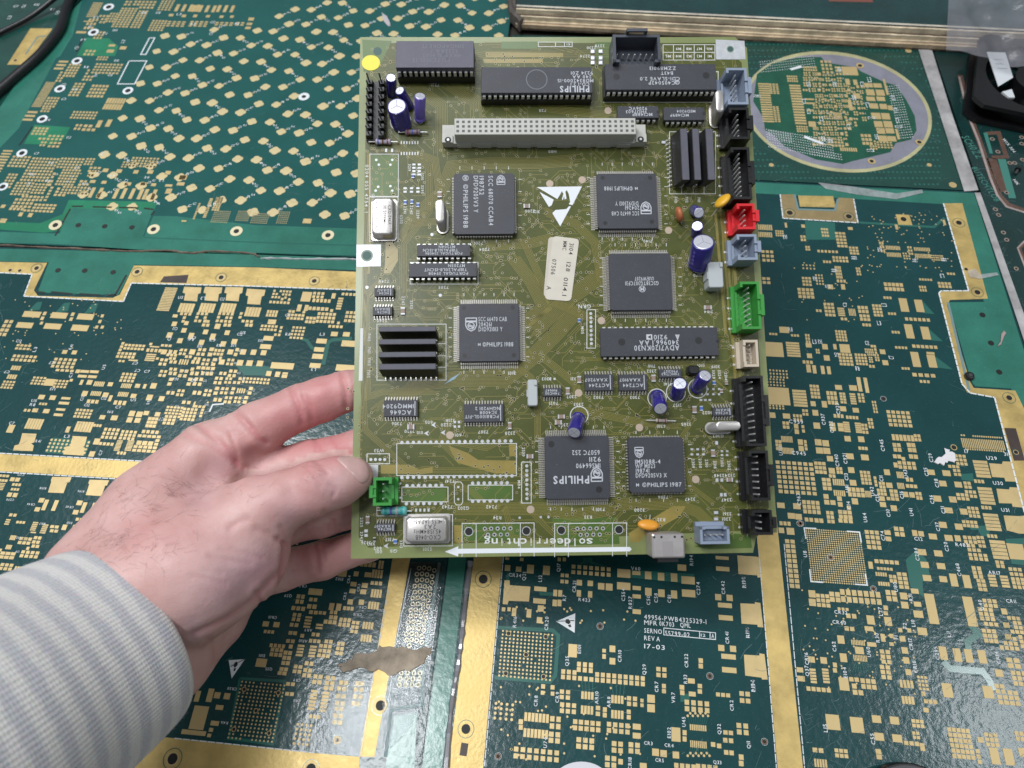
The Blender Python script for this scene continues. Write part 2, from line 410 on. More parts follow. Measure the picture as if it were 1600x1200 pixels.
p1.data("""570 150 3 3 22 30 14 18;770 300 40 22;690 320 44 22;700 285 40 16;560 330 3 2 24 24 15 15
670 430 8 4 22 20 15 12;640 365 4 2 18 16 12 10;715 650 7 2 17 42 14 38
480 560 3 5 24 20 16 14;610 570 5 4 22 24 16 16;450 440 4 5 20 20 14 14;560 470 3 4 22 22 14 14
380 480 2 4 22 20 14 14;320 640 4 4 20 20 14 14;290 680 3 3 20 18 14 12;525 720 8 3 20 20 13 13
620 775 28 50;680 770 28 50;560 800 3 2 30 26 22 18;500 795 3 2 24 24 16 16
780 110 5 9 22 16 15 11;860 120 4 8 22 16 15 11;900 30 6 3 24 20 16 13;985 160 5 5 20 16 13 11;640 120 3 3 22 22 14 14;620 220 3 3 20 20 13 13;700 110 3 4 18 18 11 12;820 30 4 3 24 20 16 13;1040 30 4 6 22 14 14 9
1150 50 5 1 42 1 20 48;1275 55 4 1 42 1 20 46;1410 55 3 1 42 1 20 46;1475 50 22 46
1070 95 28 16;1150 100 26 18;1220 100 24 18;1300 102 24 16;1385 105 24 16;1450 105 22 16;1570 120 34 20;1560 150 34 16;1550 175 34 16
1100 150 4 3 30 14 20 9;1240 150 4 3 30 14 20 9;1400 150 4 2 30 14 20 9;1500 150 2 2 30 14 20 9
250 820 4 3 24 20 16 14;320 860 6 2 26 22 16 14;370 850 40 22;340 905 3 2 26 24 18 14;290 900 4 2 20 20 14 13
120 1010 5 4 24 22 16 14;250 1060 8 8 22 22 15 14;330 1040 3 6 26 22 18 14;430 1020 8 4 22 20 15 13;430 1100 6 7 20 20 14 13;540 1010 5 3 20 18 13 12
590 1060 3 2 26 22 18 14;660 1065 34 24;745 1070 34 24;850 1075 30 24;940 1075 36 24;1050 1080 34 24;900 1015 8 4 22 18 14 12;820 1030 6 3 20 16 13 10
140 1180 5 5 24 20 16 13;230 1170 6 5 22 20 15 13;470 1190 8 3 22 20 14 13;150 1260 5 4 26 24 18 16;250 1300 8 3 24 22 18 14;60 1130 3 5 22 22 15 14""")
Z(0, 250, .25)
p1.data("""600 205 6 1 50 1 22 70;800 210 4 1 52 1 22 72;910 215 3 1 52 1 22 70
580 135 34 20;650 140 30 20;800 150 40 22;895 150 30 20;960 155 30 20;1055 195 36 34;1105 205 36 40;1055 160 44 16;1145 110 46 30;1130 150 46 22
130 340 24 28;190 345 26 28;20 290 26 24;20 380 40 30;140 285 6 3 24 26 17 17;200 240 6 2 24 20 16 14;260 220 4 6 26 22 18 14;380 180 4 5 26 22 18 15""")
Z(250, 300, .25)
p1.data("230 120 1 10 1 11 12 8;300 100 1 12 1 11 20 8;360 75 3 7 16 13 13 10;380 155 9 7 12 12 6 5;520 150 7 6 12 12 6 5;625 165 9 6 12 12 6 5;770 160 6 7 12 12 6 5;920 182 52 30;150 182 30 10")
Z(0, 0, .25)
p1.cluster(300, 1080, 560, 1240, 16, .7)
for x, y in ((600, 110), (560, 170), (520, 250), (480, 300), (400, 530), (400, 620), (300, 750), (660, 210), (720, 190), (540, 420), (470, 560), (430, 860), (230, 960), (200, 1090), (320, 1020), (480, 1050), (620, 1080), (700, 1100), (790, 1130), (1010, 1130), (920, 1110), (530, 1150), (300, 1130), (180, 1150), (640, 960), (600, 470), (690, 470), (770, 260), (730, 380), (900, 80), (990, 80), (1120, 90), (1210, 150), (1320, 210), (1480, 150), (1330, 140)):
    p1.mark(x, y, 28, 12)
# card edge fingers with green notches
def fingers(x0, y0, x1, y1, n, wd, big=()):
    a, b = np.array([x0, y0]), np.array([x1, y1])
    for i in range(n):
        t = (i+.5)/n; x, y = a+(b-a)*t; p1.pad(x+wd/2, y, wd, abs(y1-y0)/n*.62)
fingers(585, 15, 520, 140, 12, 62); fingers(500, 165, 470, 215, 2, 62); fingers(375, 375, 330, 440, 3, 60); fingers(325, 455, 195, 670, 26, 60); fingers(180, 690, 135, 760, 3, 62); fingers(25, 935, -60, 1080, 8, 60)
p1.flat('edge_rail', [(590, -120), (510, 10), (455, 222), (375, 352), (350, 365), (135, 765), (120, 800), (0, 925), (-300, 1300), (-420, 1300), (-260, 930), (0, 650), (300, 250), (505, 0), (620, -200)][:8]+[(-140, 1150), (-260, 1100), (0, 670), (330, 190), (515, 0), (600, -130)], M_GREEN, .05)
for a in ([(540, 235), (680, 240), (740, 290), (720, 350), (480, 350)], [(215, 780), (440, 795), (400, 870), (330, 905), (150, 900)]):
    p1.flat('green_patch', a, mat('solder_mask_bright_green', (.02, .19, .10), .3, var=.2, vscale=40), .05)
p1.line([(520, 232), (478, 325)], 10, 'holes', .1); p1.line([(205, 790), (120, 910)], 9, 'holes', .1)
for x, y in ((680, 45), (585, 203), (482, 382), (375, 556), (265, 745), (138, 958), (18, 1168), (800, 568)):
    p1.ringhole(x, y, 17, 32, name='plated_hole', mring=M_SILK)
for r in ([(935, 238), (968, 238), (912, 342), (880, 342)], [(808, 382), (918, 382), (842, 526), (735, 526)]):
    p1.line(r+[r[0]], 7, 'silk', .2)
Z(250, 0, .25); p1.ringhole(900, 605, 14, 34, name='plated_hole', mring=M_SILK)
Z(0, 250, .25)
p1.flat('green_patch', [(430, 250), (985, 262), (960, 325), (460, 300), (385, 440), (280, 455), (0, 435), (0, 385), (250, 395), (390, 340)], MATS['solder_mask_bright_green'], .05)
p1.flat('edge_rail', [(-300, 440), (270, 458), (372, 460), (450, 300), (960, 312), (895, 478), (1600, 505), (1600, 590), (860, 560), (330, 525), (-300, 515)], M_GREEN, .09)
p1.flat('edge_rail', [(960, 350), (1100, 352), (1600, 408), (2250, 430), (2900, 450), (2900, 620), (2200, 597), (1600, 580), (1000, 560), (900, 480)], M_GREEN, .07)
p1.line([(900, 485), (1600, 515), (2250, 535)], 8, 'tr', .14)
for a, b in (((580, 293), (700, 296)), ((745, 297), (865, 300)), ((900, 302), (962, 310)), ((965, 320), (945, 345)), ((450, 290), (520, 290)), ((345, 475), (440, 305))): p1.line([a, b], 11, 'holes', .13)
for x, y in ((490, 408), (655, 415), (825, 422)): k = p1.sc(x, y)[0]; q = p1.at(x, y); p1.holes.disc(q[0], q[1], .2, 17*k)
for x, y in ((347, 408), (960, 434), (1478, 446), (2050, 471)): p1.ringhole(x, y, 17, 38, name='plated_hole', mring=mat('pale_gold_ring', (.75, .68, .45), .45, .3))
p1.scratches([(0, 0), (2200, 0), (2200, 380), (0, 380)], 130)
Z(0, 0, 1); p1.scratches([(200, 0), (560, 0), (560, 330), (150, 330)], 120); p1.finish()

# ---------------- far upper left panel under the cables
p0 = Panel('bare_circuit_panel', 'dark panel in the top left corner under the black cables', [(vx(124, 0, -120), -120), (vx(124, 0, 330), 330), (-420, 330), (-420, -120)], M_DKGREEN, z=-.4)
Z(0, 0, .25)
p0.flat('gold_block', [(190, 178), (330, 178), (160, 405), (45, 405)], M_GOLDB, .1)
p0.line([(290, 225), (235, 232), (160, 340)], 9, 'scr', .16)
p0.data("300 35 24 18"); p0.ringhole(97, 378, 9, 16)
for x, y in ((330, 60), (360, 80), (150, 40), (60, 110), (100, 40), (230, 30)): p0.mark(x, y, 30, 12)
p0.scratches([(0, 0), (400, 0), (300, 200), (0, 500)], 60); p0.finish()

# ---------------- left panel under the hand
p2 = Panel('bare_circuit_panel', 'dark teal bare panel with gold bands lying under the hand and sleeve', [(-330, seam(-330)+4), (vx(698.6, 876, 412), seam(755)+3), (vx(698.6, 876, 1420), 1420), (-420, 1420)], M_TEAL)
Z(0, 250, .25)
p2.flat('edge_rail', [(-300, 548), (345, 562), (1600, 592), (3000, 640), (3000, 715), (1600, 668), (840, 655), (740, 845), (235, 828), (305, 640), (-300, 628)], M_GREEN, .06)
GB = [(-300, 632), (295, 643), (212, 815), (238, 850), (705, 862), (750, 842), (838, 660), (1600, 672), (2240, 700), (2960, 735), (2960, 850), (2230, 812), (1600, 790), (822, 770), (772, 885), (150, 852), (202, 715), (-300, 690)]
p2.flat('gold_band', GB, M_GOLDB, .1)
p2.dash([(-40, 703), (202, 715), (150, 852), (772, 885), (822, 770), (1600, 790), (2230, 814)], 7)
for a, b in (((320, 825), (450, 838)), ((495, 838), (625, 845)), ((665, 845), (720, 843)), ((720, 845), (790, 720)), ((230, 825), (280, 830))): p2.line([a, b], 12, 'holes', .15)
for x, y in ((363, 690), (530, 692), (708, 702)): k = p2.sc(x, y)[0]; q = p2.at(x, y); p2.holes.disc(q[0], q[1], .2, 17*k)
for x, y, r in ((230, 677, 14), (858, 700, 15), (1383, 735, 15), (1965, 757, 15)): p2.ringhole(x, y, r, r*1.8, 34)
for x, y in ((65, 690), (125, 692)): p2.ringhole(x, y, 10, 17)
p2.flat('bare_patch', [(1025, 728), (1180, 718), (1165, 770), (1000, 765)], mat('bare_brown_patch', (.05, .035, .03), .5, var=.3), .15)
p2.data("""200 965 108 40;370 972 100 40;535 980 100 40;155 1033 100 38;330 1040 104 38;500 1050 104 40
35 1050 2 4 30 30 22 22;1045 870 1 15 1 10.5 78 7.5
280 960 20 24;265 990 20 24;260 1020 18 20;455 965 20 24;445 995 20 24;640 975 18 20;625 1010 18 22;605 1045 18 20;640 1045 18 20
1165 1020 26 26;1090 1025 30 30;1095 975 30 20;1060 1095 34 36;1195 1100 32 40;1330 1105 32 40;1125 1130 32 32;1260 1140 32 32;1395 1150 34 34;1150 1065 30 30;1285 1075 30 30;1420 1080 30 30
840 1170 6 2 22 22 17 16;950 1190 5 1 25 1 18 22""")
for x in (170, 1250): pass
for a in ([(265, 885), (250, 935), (175, 945), (230, 890)], [(440, 890), (425, 945), (345, 955), (400, 895)], [(615, 897), (595, 950), (525, 962), (575, 900)]): p2.flat('green_patch', a, M_TRACE, .07)
for cx in (1170, 1300, 1430): p2.flat('gold_pad', [(cx-18, 793), (cx+90, 797), (cx+84, 832), (cx+68, 838), (cx+62, 884), (cx-20, 878), (cx-12, 835), (cx-28, 830)], M_GOLD, .14); p2.grid(cx-5, 925, 5, 1, 19, 1, 17, 60); 
p2.flat('gold_pad', [(1545, 805), (1660, 812), (1652, 848), (1636, 854), (1626, 905), (1545, 900), (1552, 852), (1536, 846)], M_GOLD, .14); p2.grid(1580, 950, 5, 1, 19, 1, 17, 60)
for cx in (1140, 1270, 1405, 1540): p2.grid(cx, 985, 4, 3, 26, 24, 18, 17, .25); p2.grid(cx+20, 1020, 2, 2, 26, 26, 20, 20)
Z(250, 300, .25)
p2.data("""915 655 60 62;760 640 6 3 20 20 14 14 .2;750 680 6 2 22 22 16 16;990 645 3 2 26 22 18 17;1010 680 5 1 24 1 17 22;1085 650 24 34;1180 640 4 1 24 1 17 17;1125 690 1 6 1 16 32 12
870 725 26 44;915 725 24 38;990 730 5 1 26 1 20 22;700 760 4 2 18 22 14 20;700 812 50 30;850 770 5 3 22 22 17 16;1040 775 5 4 24 24 18 18;1190 780 3 3 24 26 18 18;930 800 6 2 22 24 18 18;860 880 4 4 22 22 15 14;1090 888 42 28;1165 890 42 28;680 850 5 2 22 22 16 15;1100 830 4 2 24 24 17 17;740 870 2 3 24 24 16 16
678 915 62 30;808 932 145 38;660 967 68 30;1010 932 64 30;1180 948 90 38;520 1000 36 34;585 1002 34 34;648 1005 34 32;995 985 62 28;985 1028 66 32;970 1085 68 30;765 1087 142 40;1160 1100 120 40
500 1068 38 36;560 1070 38 36;625 1072 38 36;680 1135 32 32;60 890 34 34;125 930 34 32;195 895 32 38;260 940 36 34;330 905 34 40;395 945 32 30;420 880 34 34;465 935 34 32;440 1000 34 32;90 825 34 34;225 830 34 34;360 840 34 34
735 1140 30 34;780 1145 34 36;600 1180 8 2 22 22 15 15""")
p2.flat('green_patch', [(470, 1080), (650, 1085), (720, 1105), (660, 1148), (525, 1145)], M_TRACE, .07)
p2.line([(885, 915), (920, 930), (950, 975), (985, 985)], 20); p2.line([(1200, 915), (1080, 925), (1050, 940), (1020, 1080)], 26)
p2.cluster(0, 980, 470, 1190, 20, .75)
for x, y in ((95, 855), (210, 912), (250, 965), (370, 960), (460, 960), (630, 930), (960, 1110), (1015, 890), (800, 890), (520, 880), (270, 665), (390, 670), (800, 770), (130, 660)): p2.mark(x, y, 30, 14)
Z(0, 450, .25)
p2.data("""145 370 4 2 24 22 18 15;150 440 6 2 26 26 18 18;100 500 4 1 15 1 12 30;75 555 4 1 15 1 12 30;50 605 4 3 20 20 14 14;405 400 30 26;465 403 30 26
400 470 5 3 30 24 20 18;410 505 4 2 30 24 22 16;470 520 2 1 34 1 26 24;530 522 54 18;590 524 54 18;515 552 56 18;578 555 54 18;310 590 62 46;240 580 4 3 22 20 15 14;380 600 4 3 22 20 15 14;420 575 3 1 26 1 18 18;560 590 32 32;620 600 6 1 11 1 8 32;690 602 30 26;790 612 6 1 11 1 8 30;860 612 30 26;510 590 18 34;905 615 18 30;960 612 36 36
530 660 34 34;600 660 6 1 11 1 8 30;660 668 34 30;770 665 6 1 11 1 8 30;835 675 34 28;935 685 36 38;580 710 3 1 26 1 20 24;750 718 3 1 28 1 20 28;690 690 20 40;1010 692 34 32;260 682 38 30;330 686 38 30;412 690 56 16;400 720 64 18;270 725 3 1 18 1 13 16;380 760 56 16;290 770 38 28;365 793 56 18;170 765 2 1 24 1 16 18;220 765 34 26
215 850 6 1 17 1 15 70;525 868 6 1 18 1 16 68;68 880 40 54;425 885 24 40;610 860 3 1 18 1 14 18;520 785 5 3 22 22 16 16;580 805 34 24;640 808 34 28;715 812 40 32;825 785 36 36;872 790 38 36;810 825 34 34;860 828 36 32;915 782 32 28;985 790 32 28
950 840 3 3 22 24 20 20;1060 825 3 3 26 22 20 18;1085 775 5 4 22 20 17 14;1180 790 4 4 24 22 18 17;1240 770 3 4 24 20 18 16;690 910 4 3 26 26 18 20;800 920 4 3 26 22 18 18;605 960 36 40;665 975 4 1 24 1 18 20;740 985 1 8 1 9 36 6;810 985 1 8 1 9 40 6;905 970 3 1 36 1 30 28;940 900 4 1 28 1 20 22;925 950 5 7 30 24 24 18;575 1038 34 36;760 1032 3 1 20 1 15 20
800 390 5 5 24 22 18 17;850 410 1 8 1 13 56 9;950 410 1 8 1 13 60 9;1000 400 5 5 24 22 18 16;1070 430 3 4 24 22 18 17;790 440 4 3 22 20 16 14;930 350 2 1 26 1 18 16;1070 480 4 1 24 1 18 18;1150 440 4 4 24 24 18 18;1225 430 3 4 24 24 18 18;1360 425 3 4 22 24 17 18;1290 490 4 2 30 24 24 20;1410 470 3 2 34 34 26 24
800 560 4 3 24 22 17 17;770 545 2 1 24 1 18 16""")
for g in ([(140, 908), (230, 912), (215, 965), (196, 972), (212, 985), (205, 1020), (82, 1016), (92, 985), (118, 978), (128, 955)], [(455, 925), (545, 930), (530, 985), (512, 990), (532, 1000), (522, 1048), (395, 1040), (412, 992), (440, 988)]): p2.flat('gold_pad', g, M_GOLD, .14)
p2.flat('green_patch', [(330, 935), (570, 950), (535, 1050), (282, 1030)], M_TRACE, .07); p2.dots(425, 990, 10, 4, 26, 24, 8)
p2.cluster(1040, 500, 1330, 760, 21, .8); p2.cluster(1330, 560, 1560, 720, 19, .7)
p2.line([(1310, 775), (1330, 730), (1400, 725)], 10, 'silk', .2)
for x, y in ((220, 385), (445, 370), (325, 468), (445, 545), (650, 495), (845, 470), (860, 517), (920, 522), (330, 632), (215, 705), (205, 730), (515, 690), (650, 690), (835, 700), (930, 712), (545, 732), (740, 745), (690, 775), (120, 332), (240, 958), (420, 928), (630, 1030), (1010, 820), (1100, 570), (1210, 580), (1500, 290), (1060, 315), (1195, 322), (1330, 325), (45, 525), (75, 845)): p2.mark(x, y, 34, 14)
for i in range(60): p2.dot(random.uniform(20, 760), random.uniform(60, 480), 4)
p2.flat('gold_band', [(-400, 1010), (0, 1037), (860, 1085), (2440, 1190), (2440, 1310), (860, 1195), (0, 1145), (-400, 1120)], M_GOLDB, .1)
p2.dash([(-40, 1031), (0, 1033), (860, 1081), (1600, 1130)], 6); p2.dash([(0, 1150), (860, 1201)], 6)
Z(0, 720, .1625)
p2.data("""145 180 2 1 50 1 42 40;160 230 3 1 30 1 24 28;145 275 3 1 28 1 22 26;120 328 2 1 54 1 42 44;400 380 50 46;435 425 38 110;530 430 38 110;360 467 48 44;765 405 52 48;805 450 38 108;900 455 40 108;728 495 50 46
125 522 2 1 40 1 30 30;95 590 2 3 44 22 44 14;200 592 3 1 30 1 24 26;330 630 1 5 1 19 52 13;325 680 1 2 1 20 52 14;425 655 1 5 1 20 54 14;525 635 2 1 44 1 36 30;520 675 2 1 42 1 34 30;620 640 44 56;718 645 44 60;745 562 30 30;780 565 26 28;850 567 2 1 40 1 30 28;815 655 2 1 38 1 30 32;675 730 66 52;800 740 66 52;655 830 50 34
240 770 3 2 42 42 34 32;335 760 3 2 40 44 32 32;330 800 3 2 40 44 32 32;305 845 3 1 36 1 28 32;125 740 4 1 14 1 12 48;85 830 4 1 14 1 12 46;285 900 4 2 46 40 34 32;70 910 3 2 50 40 44 32;60 1020 3 2 44 40 34 32;185 1040 4 1 24 1 18 50;30 1140 3 2 44 40 34 32;135 1150 5 1 20 1 15 52;20 860 2 1 40 1 34 30;40 145 3 1 34 1 28 26;30 190 3 1 30 1 26 26;15 240 1 6 1 16 60 10""")
for g in ([(505, 155), (690, 158), (672, 205), (648, 212), (612, 312), (462, 305), (495, 200), (490, 190)], [(865, 182), (1050, 188), (1030, 238), (1012, 240), (978, 340), (825, 330), (860, 225), (850, 215)]): p2.flat('gold_pad', g, M_GOLD, .14)
for t, x, y in (('R198', 415, 265), ('R196', 780, 295), ('R197', 1110, 315), ('CR46', 300, 420), ('CR45', 672, 445), ('R110', 670, 598), ('AR7', 410, 605), ('AR13', 272, 1042), ('C271', 205, 135), ('C270', 100, 375), ('U12', 180, 742), ('U9', 170, 875)): p2.tx(t, x, y, 22, 180)
# lower half, right of the sleeve, printed upside down
Z(200, 850, .2918)
p2.data("""500 -20 10 10;1148 158 46 34;1222 160 26 26;1285 165 36 26;1285 110 4 1 22 1 18 26;1335 160 4 1 15 1 12 44;1340 110 4 1 15 1 12 44;1208 215 32 24;1202 252 32 24;1268 222 32 26;1260 256 32 26;1330 265 4 1 15 1 12 44;1315 330 4 1 15 1 12 40;1285 437 4 1 15 1 12 38;1275 505 4 1 15 1 12 38;1330 210 3 1 22 1 17 20
985 255 36 34;1022 258 36 34;922 295 2 2 24 28 18 22;992 298 2 1 24 1 18 20;985 335 2 1 28 1 22 24;912 345 3 1 26 1 20 22;1090 335 26 38;1128 338 26 38;1190 310 28 28;1250 312 28 28;905 380 2 3 26 24 18 20;895 410 2 3 26 24 19 20;980 365 3 1 26 1 20 20;1030 368 3 1 22 1 17 18;1090 365 3 1 22 1 17 20;1180 345 3 1 20 1 16 20;1085 405 3 2 24 26 20 22;1160 420 3 2 22 26 17 22;1215 445 2 3 22 24 18 18
963 418 1 4 1 17 36 11;1028 425 1 4 1 17 36 11;738 428 32 28;795 432 32 28;755 470 3 1 20 1 15 18;885 465 2 2 24 24 20 20;920 490 2 1 26 1 20 20;1005 485 2 1 24 1 18 20;870 520 2 1 26 1 20 20;1000 520 3 1 22 1 17 20;800 545 4 1 22 1 16 20;860 548 2 1 24 1 20 22;922 570 1 4 1 17 36 12;988 575 1 4 1 17 36 12;795 580 3 2 24 26 19 21;850 610 2 3 24 28 20 22;1055 560 3 4 24 26 19 20;1135 560 2 3 22 26 18 20;840 645 2 3 24 26 20 20;825 692 2 1 26 1 22 20;908 670 2 2 26 26 20 20;960 690 2 2 26 28 20 22;970 640 2 1 26 1 20 22
714 636 56 46;905 1 10 10;870 750 2 1 26 1 20 20;865 803 2 1 26 1 20 20;1015 725 2 2 28 30 22 22;1080 745 2 3 28 28 22 22;990 835 1 6 1 19 36 14;1052 845 1 6 1 19 36 14;962 892 30 22;1035 890 28 18;1000 925 3 1 22 1 17 20
1155 743 2 1 26 1 22 24;1145 775 2 1 28 1 22 24;1140 815 2 1 30 1 22 24;1135 853 2 1 30 1 22 24;1240 748 2 1 26 1 22 24;1235 780 2 1 30 1 22 24;1230 818 2 1 30 1 22 24;1220 855 2 1 26 1 20 24;1130 883 2 1 26 1 20 22;1125 920 2 1 30 1 22 26;1122 955 2 1 30 1 22 24
380 930 78 130;352 1010 130 26;440 810 30 74;478 810 32 34;530 815 32 34;490 875 40 26;465 960 44 26;445 995 22 22;435 1025 20 20;372 815 26 60""")
p2.dots(690, 895, 12, 16, 21, 20.5, 5, .06); p2.dots(935, 1020, 4, 5, 24, 26, 7)
for x, y in ((623, 778), (806, 797), (686, 893), (568, 992), (756, 1013)): p2.ringhole(x, y, 9, 12, 17)
p2.line([(600, 720), (840, 735), (775, 1070), (540, 1040), (600, 720)], 14)
for t, x, y in (('E101', 718, 598), ('Q35', 755, 670), ('CR9', 905, 730), ('CR8', 905, 840), ('CR20', 558, 775), ('R416', 517, 957), ('CR10', 775, 393), ('AR9', 966, 462), ('AR10', 938, 520), ('CR6', 1258, 340), ('CR18', 1230, 378), ('U74', 1098, 795), ('U67', 1318, 522), ('E102', 1132, 188), ('Q29', 858, 278), ('CR7', 938, 225), ('U66', 1352, 355)): p2.tx(t, x, y, 15, 180)
p2.tx('CR3', 1235, 235, 14, 90); p2.tx('CR4', 1183, 190, 14, 90); p2.tx('CR5', 1162, 280, 14, 90)
def esd(pan, P):
    """white triangular warning print: a struck-out hand"""
    A, B, C_ = [np.array(q, float) for q in P]; f = lambda u, v: pan.at(*(A+(B-A)*u+(C_-A)*v))
    def pol(mb, pl, z):
        q = [tuple(f(*a)) for a in pl]; ar = sum(q[i][0]*q[(i+1) % len(q)][1]-q[(i+1) % len(q)][0]*q[i][1] for i in range(len(q))); mb.poly(q if ar > 0 else q[::-1], z)
    pol(pan.silk, [(0, 0), (1, 0), (0, 1)], pan.z+.2)
    pol(pan.holes, [(.30, .18), (.42, .10), (.50, .16), (.46, .28), (.36, .40), (.24, .42), (.22, .28)], pan.z+.23); pol(pan.holes, [(.16, .46), (.30, .46), (.20, .62), (.12, .60)], pan.z+.23)
    pol(pan.holes, [(.0, .02), (.06, .0), (.62, .33), (.58, .38)], pan.z+.24)
esd(p2, [(627, 617), (540, 622), (556, 720)])
p2.flat('gold_band', [(-900, 930), (250, 1040), (1000, 1120), (1240, 1140), (1235, 1500), (-900, 1500)], M_GOLDB, .1)
p2.dash([(250, 1040), (1000, 1118)], 5)
p2.flat('gold_band', [(1640, -600), (1735, -600), (1510, 85), (1320, 1140), (1240, 1138), (1415, 85)], M_GOLDB, .1)
p2.dash([(1395, 250), (1305, 760)], 4)
p2.ringhole(240, 1150, 26, 34, 50); p2.ringhole(980, 1205, 26, 34, 46); p2.ringhole(1120, 1050, 10, 20, 28); p2.ringhole(1352, 865, 25, 36, 48)
Z(500, 850, .2918)
p2.flat('green_patch', [(400, 920), (520, 900), (500, 1300), (330, 1300), (360, 1140)], M_GREEN, .08)
k = 0
for i in range(14):
    for j in range(4):
        x = 525-i*5.6+j*29+(0 if i % 2 else 6)+(-2*j); y = 130+i*32+j*4-(6 if j in (1, 2) else 0)
        if 545 < y < 680: continue
        p2.ringhole(x, y, 7, 12, name='plated_hole', mring=MATS['pale_gold_ring'])
for i in range(3):
    for j in range(4): p2.ringhole(435-i*5+j*34, 690+i*32, 7, 12, name='plated_hole', mring=MATS['pale_gold_ring'])
p2.line([(488, 130), (400, 560), (365, 860)], 5, 'silk', .2)
p2.line([(640, 100), (560, 600), (545, 860), (380, 890), (350, 1140)], 16, 'scr', .2)
p2.scratches([(-1600, 0), (0, -900), (-200, 800), (-1600, -1000)], 150); Z(0, 450, 1); p2.scratches([(0, 0), (540, 0), (540, 140), (0, 250)], 160); p2.finish()

# ---------------- large panel below and right of the held board
rail = lambda x: 283+.049*(x-1181)
p3 = Panel('bare_circuit_panel', 'big teal bare panel right of and below the held board, with a plain corner tab', [(vx(699.4, 876, 262), rail(765)), (1524, rail(1524)), (vx(1524, 300, 860), 860), (vx(1524, 300, 1420), 1420), (vx(699.4, 876, 1420), 1420)], M_TEAL)
Z(0, 0, 1)
p3.flat('edge_rail', [(765, 264), (1181, 285), (1522, 302), (vx(1522, 302, 700), 700), (vx(1490, 302, 700), 700), (1490, 320), (1181, 302), (770, 282)], M_GREEN, .06)
p3.flat('edge_rail', [(vx(701, 876, 300), 300), (vx(728, 876, 300), 300), (728, 876), (vx(728, 876, 1300), 1300), (vx(701, 876, 1300), 1300), (701, 876)], M_GREEN, .06)
p3.flat('gold_band', [(vx(740, 874, 300), 300), (vx(784.5, 876, 300), 300), (784.5, 876), (755, 1197), (735, 1400), (676, 1400), (704, 1171), (740, 874)], M_GOLDB, .1)
p3.dash([(786.5, 870), (757, 1197)], 1.3)
p3.flat('gold_band', [(vx(1188, 900, 340), 340), (vx(1222.6, 900, 340), 340), (1222.6, 900), (1254.6, 1200), (1270, 1340), (1230, 1340), (1215, 1200), (1188, 900)], M_GOLDB, .1)
p3.dash([(1185.5, 860), (1213, 1200)], 1.2); p3.dash([(1225, 850), (1257, 1200)], 1.2)
for x, y, r in ((755, 905, 7), (728, 1139, 7)): p3.ringhole(x, y, r, r*1.05, 13)
p3.flat('bare_patch', [(721, 1160), (732, 1162), (729, 1182), (718, 1180)], mat('bare_brown_patch', (.05, .035, .03)), .2)
# right gold band stepping round the plain tab
Z(1150, 250, .28338)
for g in ([(1143, 240), (1247, 238), (1388, 765), (1282, 722)], [(1118, 735), (1130, 722), (1282, 722), (1388, 765), (1180, 772), (1162, 800), (1136, 806)], [(1136, 806), (1162, 800), (1290, 1222), (1245, 1232)],
          [(1245, 1232), (1290, 1222), (1310, 1257), (1540, 1272), (1640, 1480), (1800, 1900), (1850, 2200), (1660, 2200), (1588, 1942), (1420, 1307), (1275, 1282)]): p3.flat('gold_band', g, M_GOLDB, .1)
p3.flat('bare_patch', [(1478, 1478), (1542, 1480), (1592, 1658), (1532, 1658)], mat('bare_brown_patch', (.05, .035, .03)), .2); p3.ringhole(1505, 1312, 16, 19, 36); p3.ringhole(1542, 1612, 12, 15, 22)
p3.dash([(1143, 240), (1282, 722), (1130, 722), (1118, 735), (1245, 1235), (1290, 1285), (1425, 1310), (1590, 1945)], 7)
p3.flat('corner_tab', [(1172, 785), (1480, 782), (1560, 1000), (1640, 1272), (1542, 1262), (1318, 1248), (1296, 1218)], M_GREEN, .12)
p3.line([(1168, 785), (1285, 1270)], 14, 'scr', .14)
for x, y in ((1358, 855), (1405, 1010), (1450, 1170)): k = p3.sc(x, y)[0]; q = p3.at(x, y); p3.holes.disc(q[0], q[1], .22, 17*k, 12)
for x, y in ((1228, 347), (1330, 730)): p3.ringhole(x, y, 16, 19, 34)
p3.ringhole(1268, 603, 10, 14); 
p3.flat('gold_block', [(243, 190), (320, 190), (338, 275), (545, 278), (565, 208), (648, 212), (672, 345), (258, 320)], mat('gold_dull', (.36, .27, .13), .5, .4, var=.2), .1)
p3.flat('gold_block', [(342, 196), (535, 200), (550, 262), (352, 258)], M_GOLDB, .1)
p3.line([(322, 190), (342, 272), (545, 278), (562, 215)], 12, 'scr', .15)
p3.dash([(243, 190), (258, 322), (672, 347), (648, 215)], 6)
for x, y in ((296, 292), (621, 312)): p3.ringhole(x, y, 17, 20, 32)
p3.flat('gold_block', [(880, 300), (955, 303), (972, 360), (895, 357)], M_GOLDB, .1); p3.ringhole(923, 327, 16, 18)
p3.flat('green_patch', [(380, 335), (545, 345), (550, 440), (385, 440)], M_TRACE, .07)
p3.line([(680, 345), (1090, 370), (1150, 320)], 16)
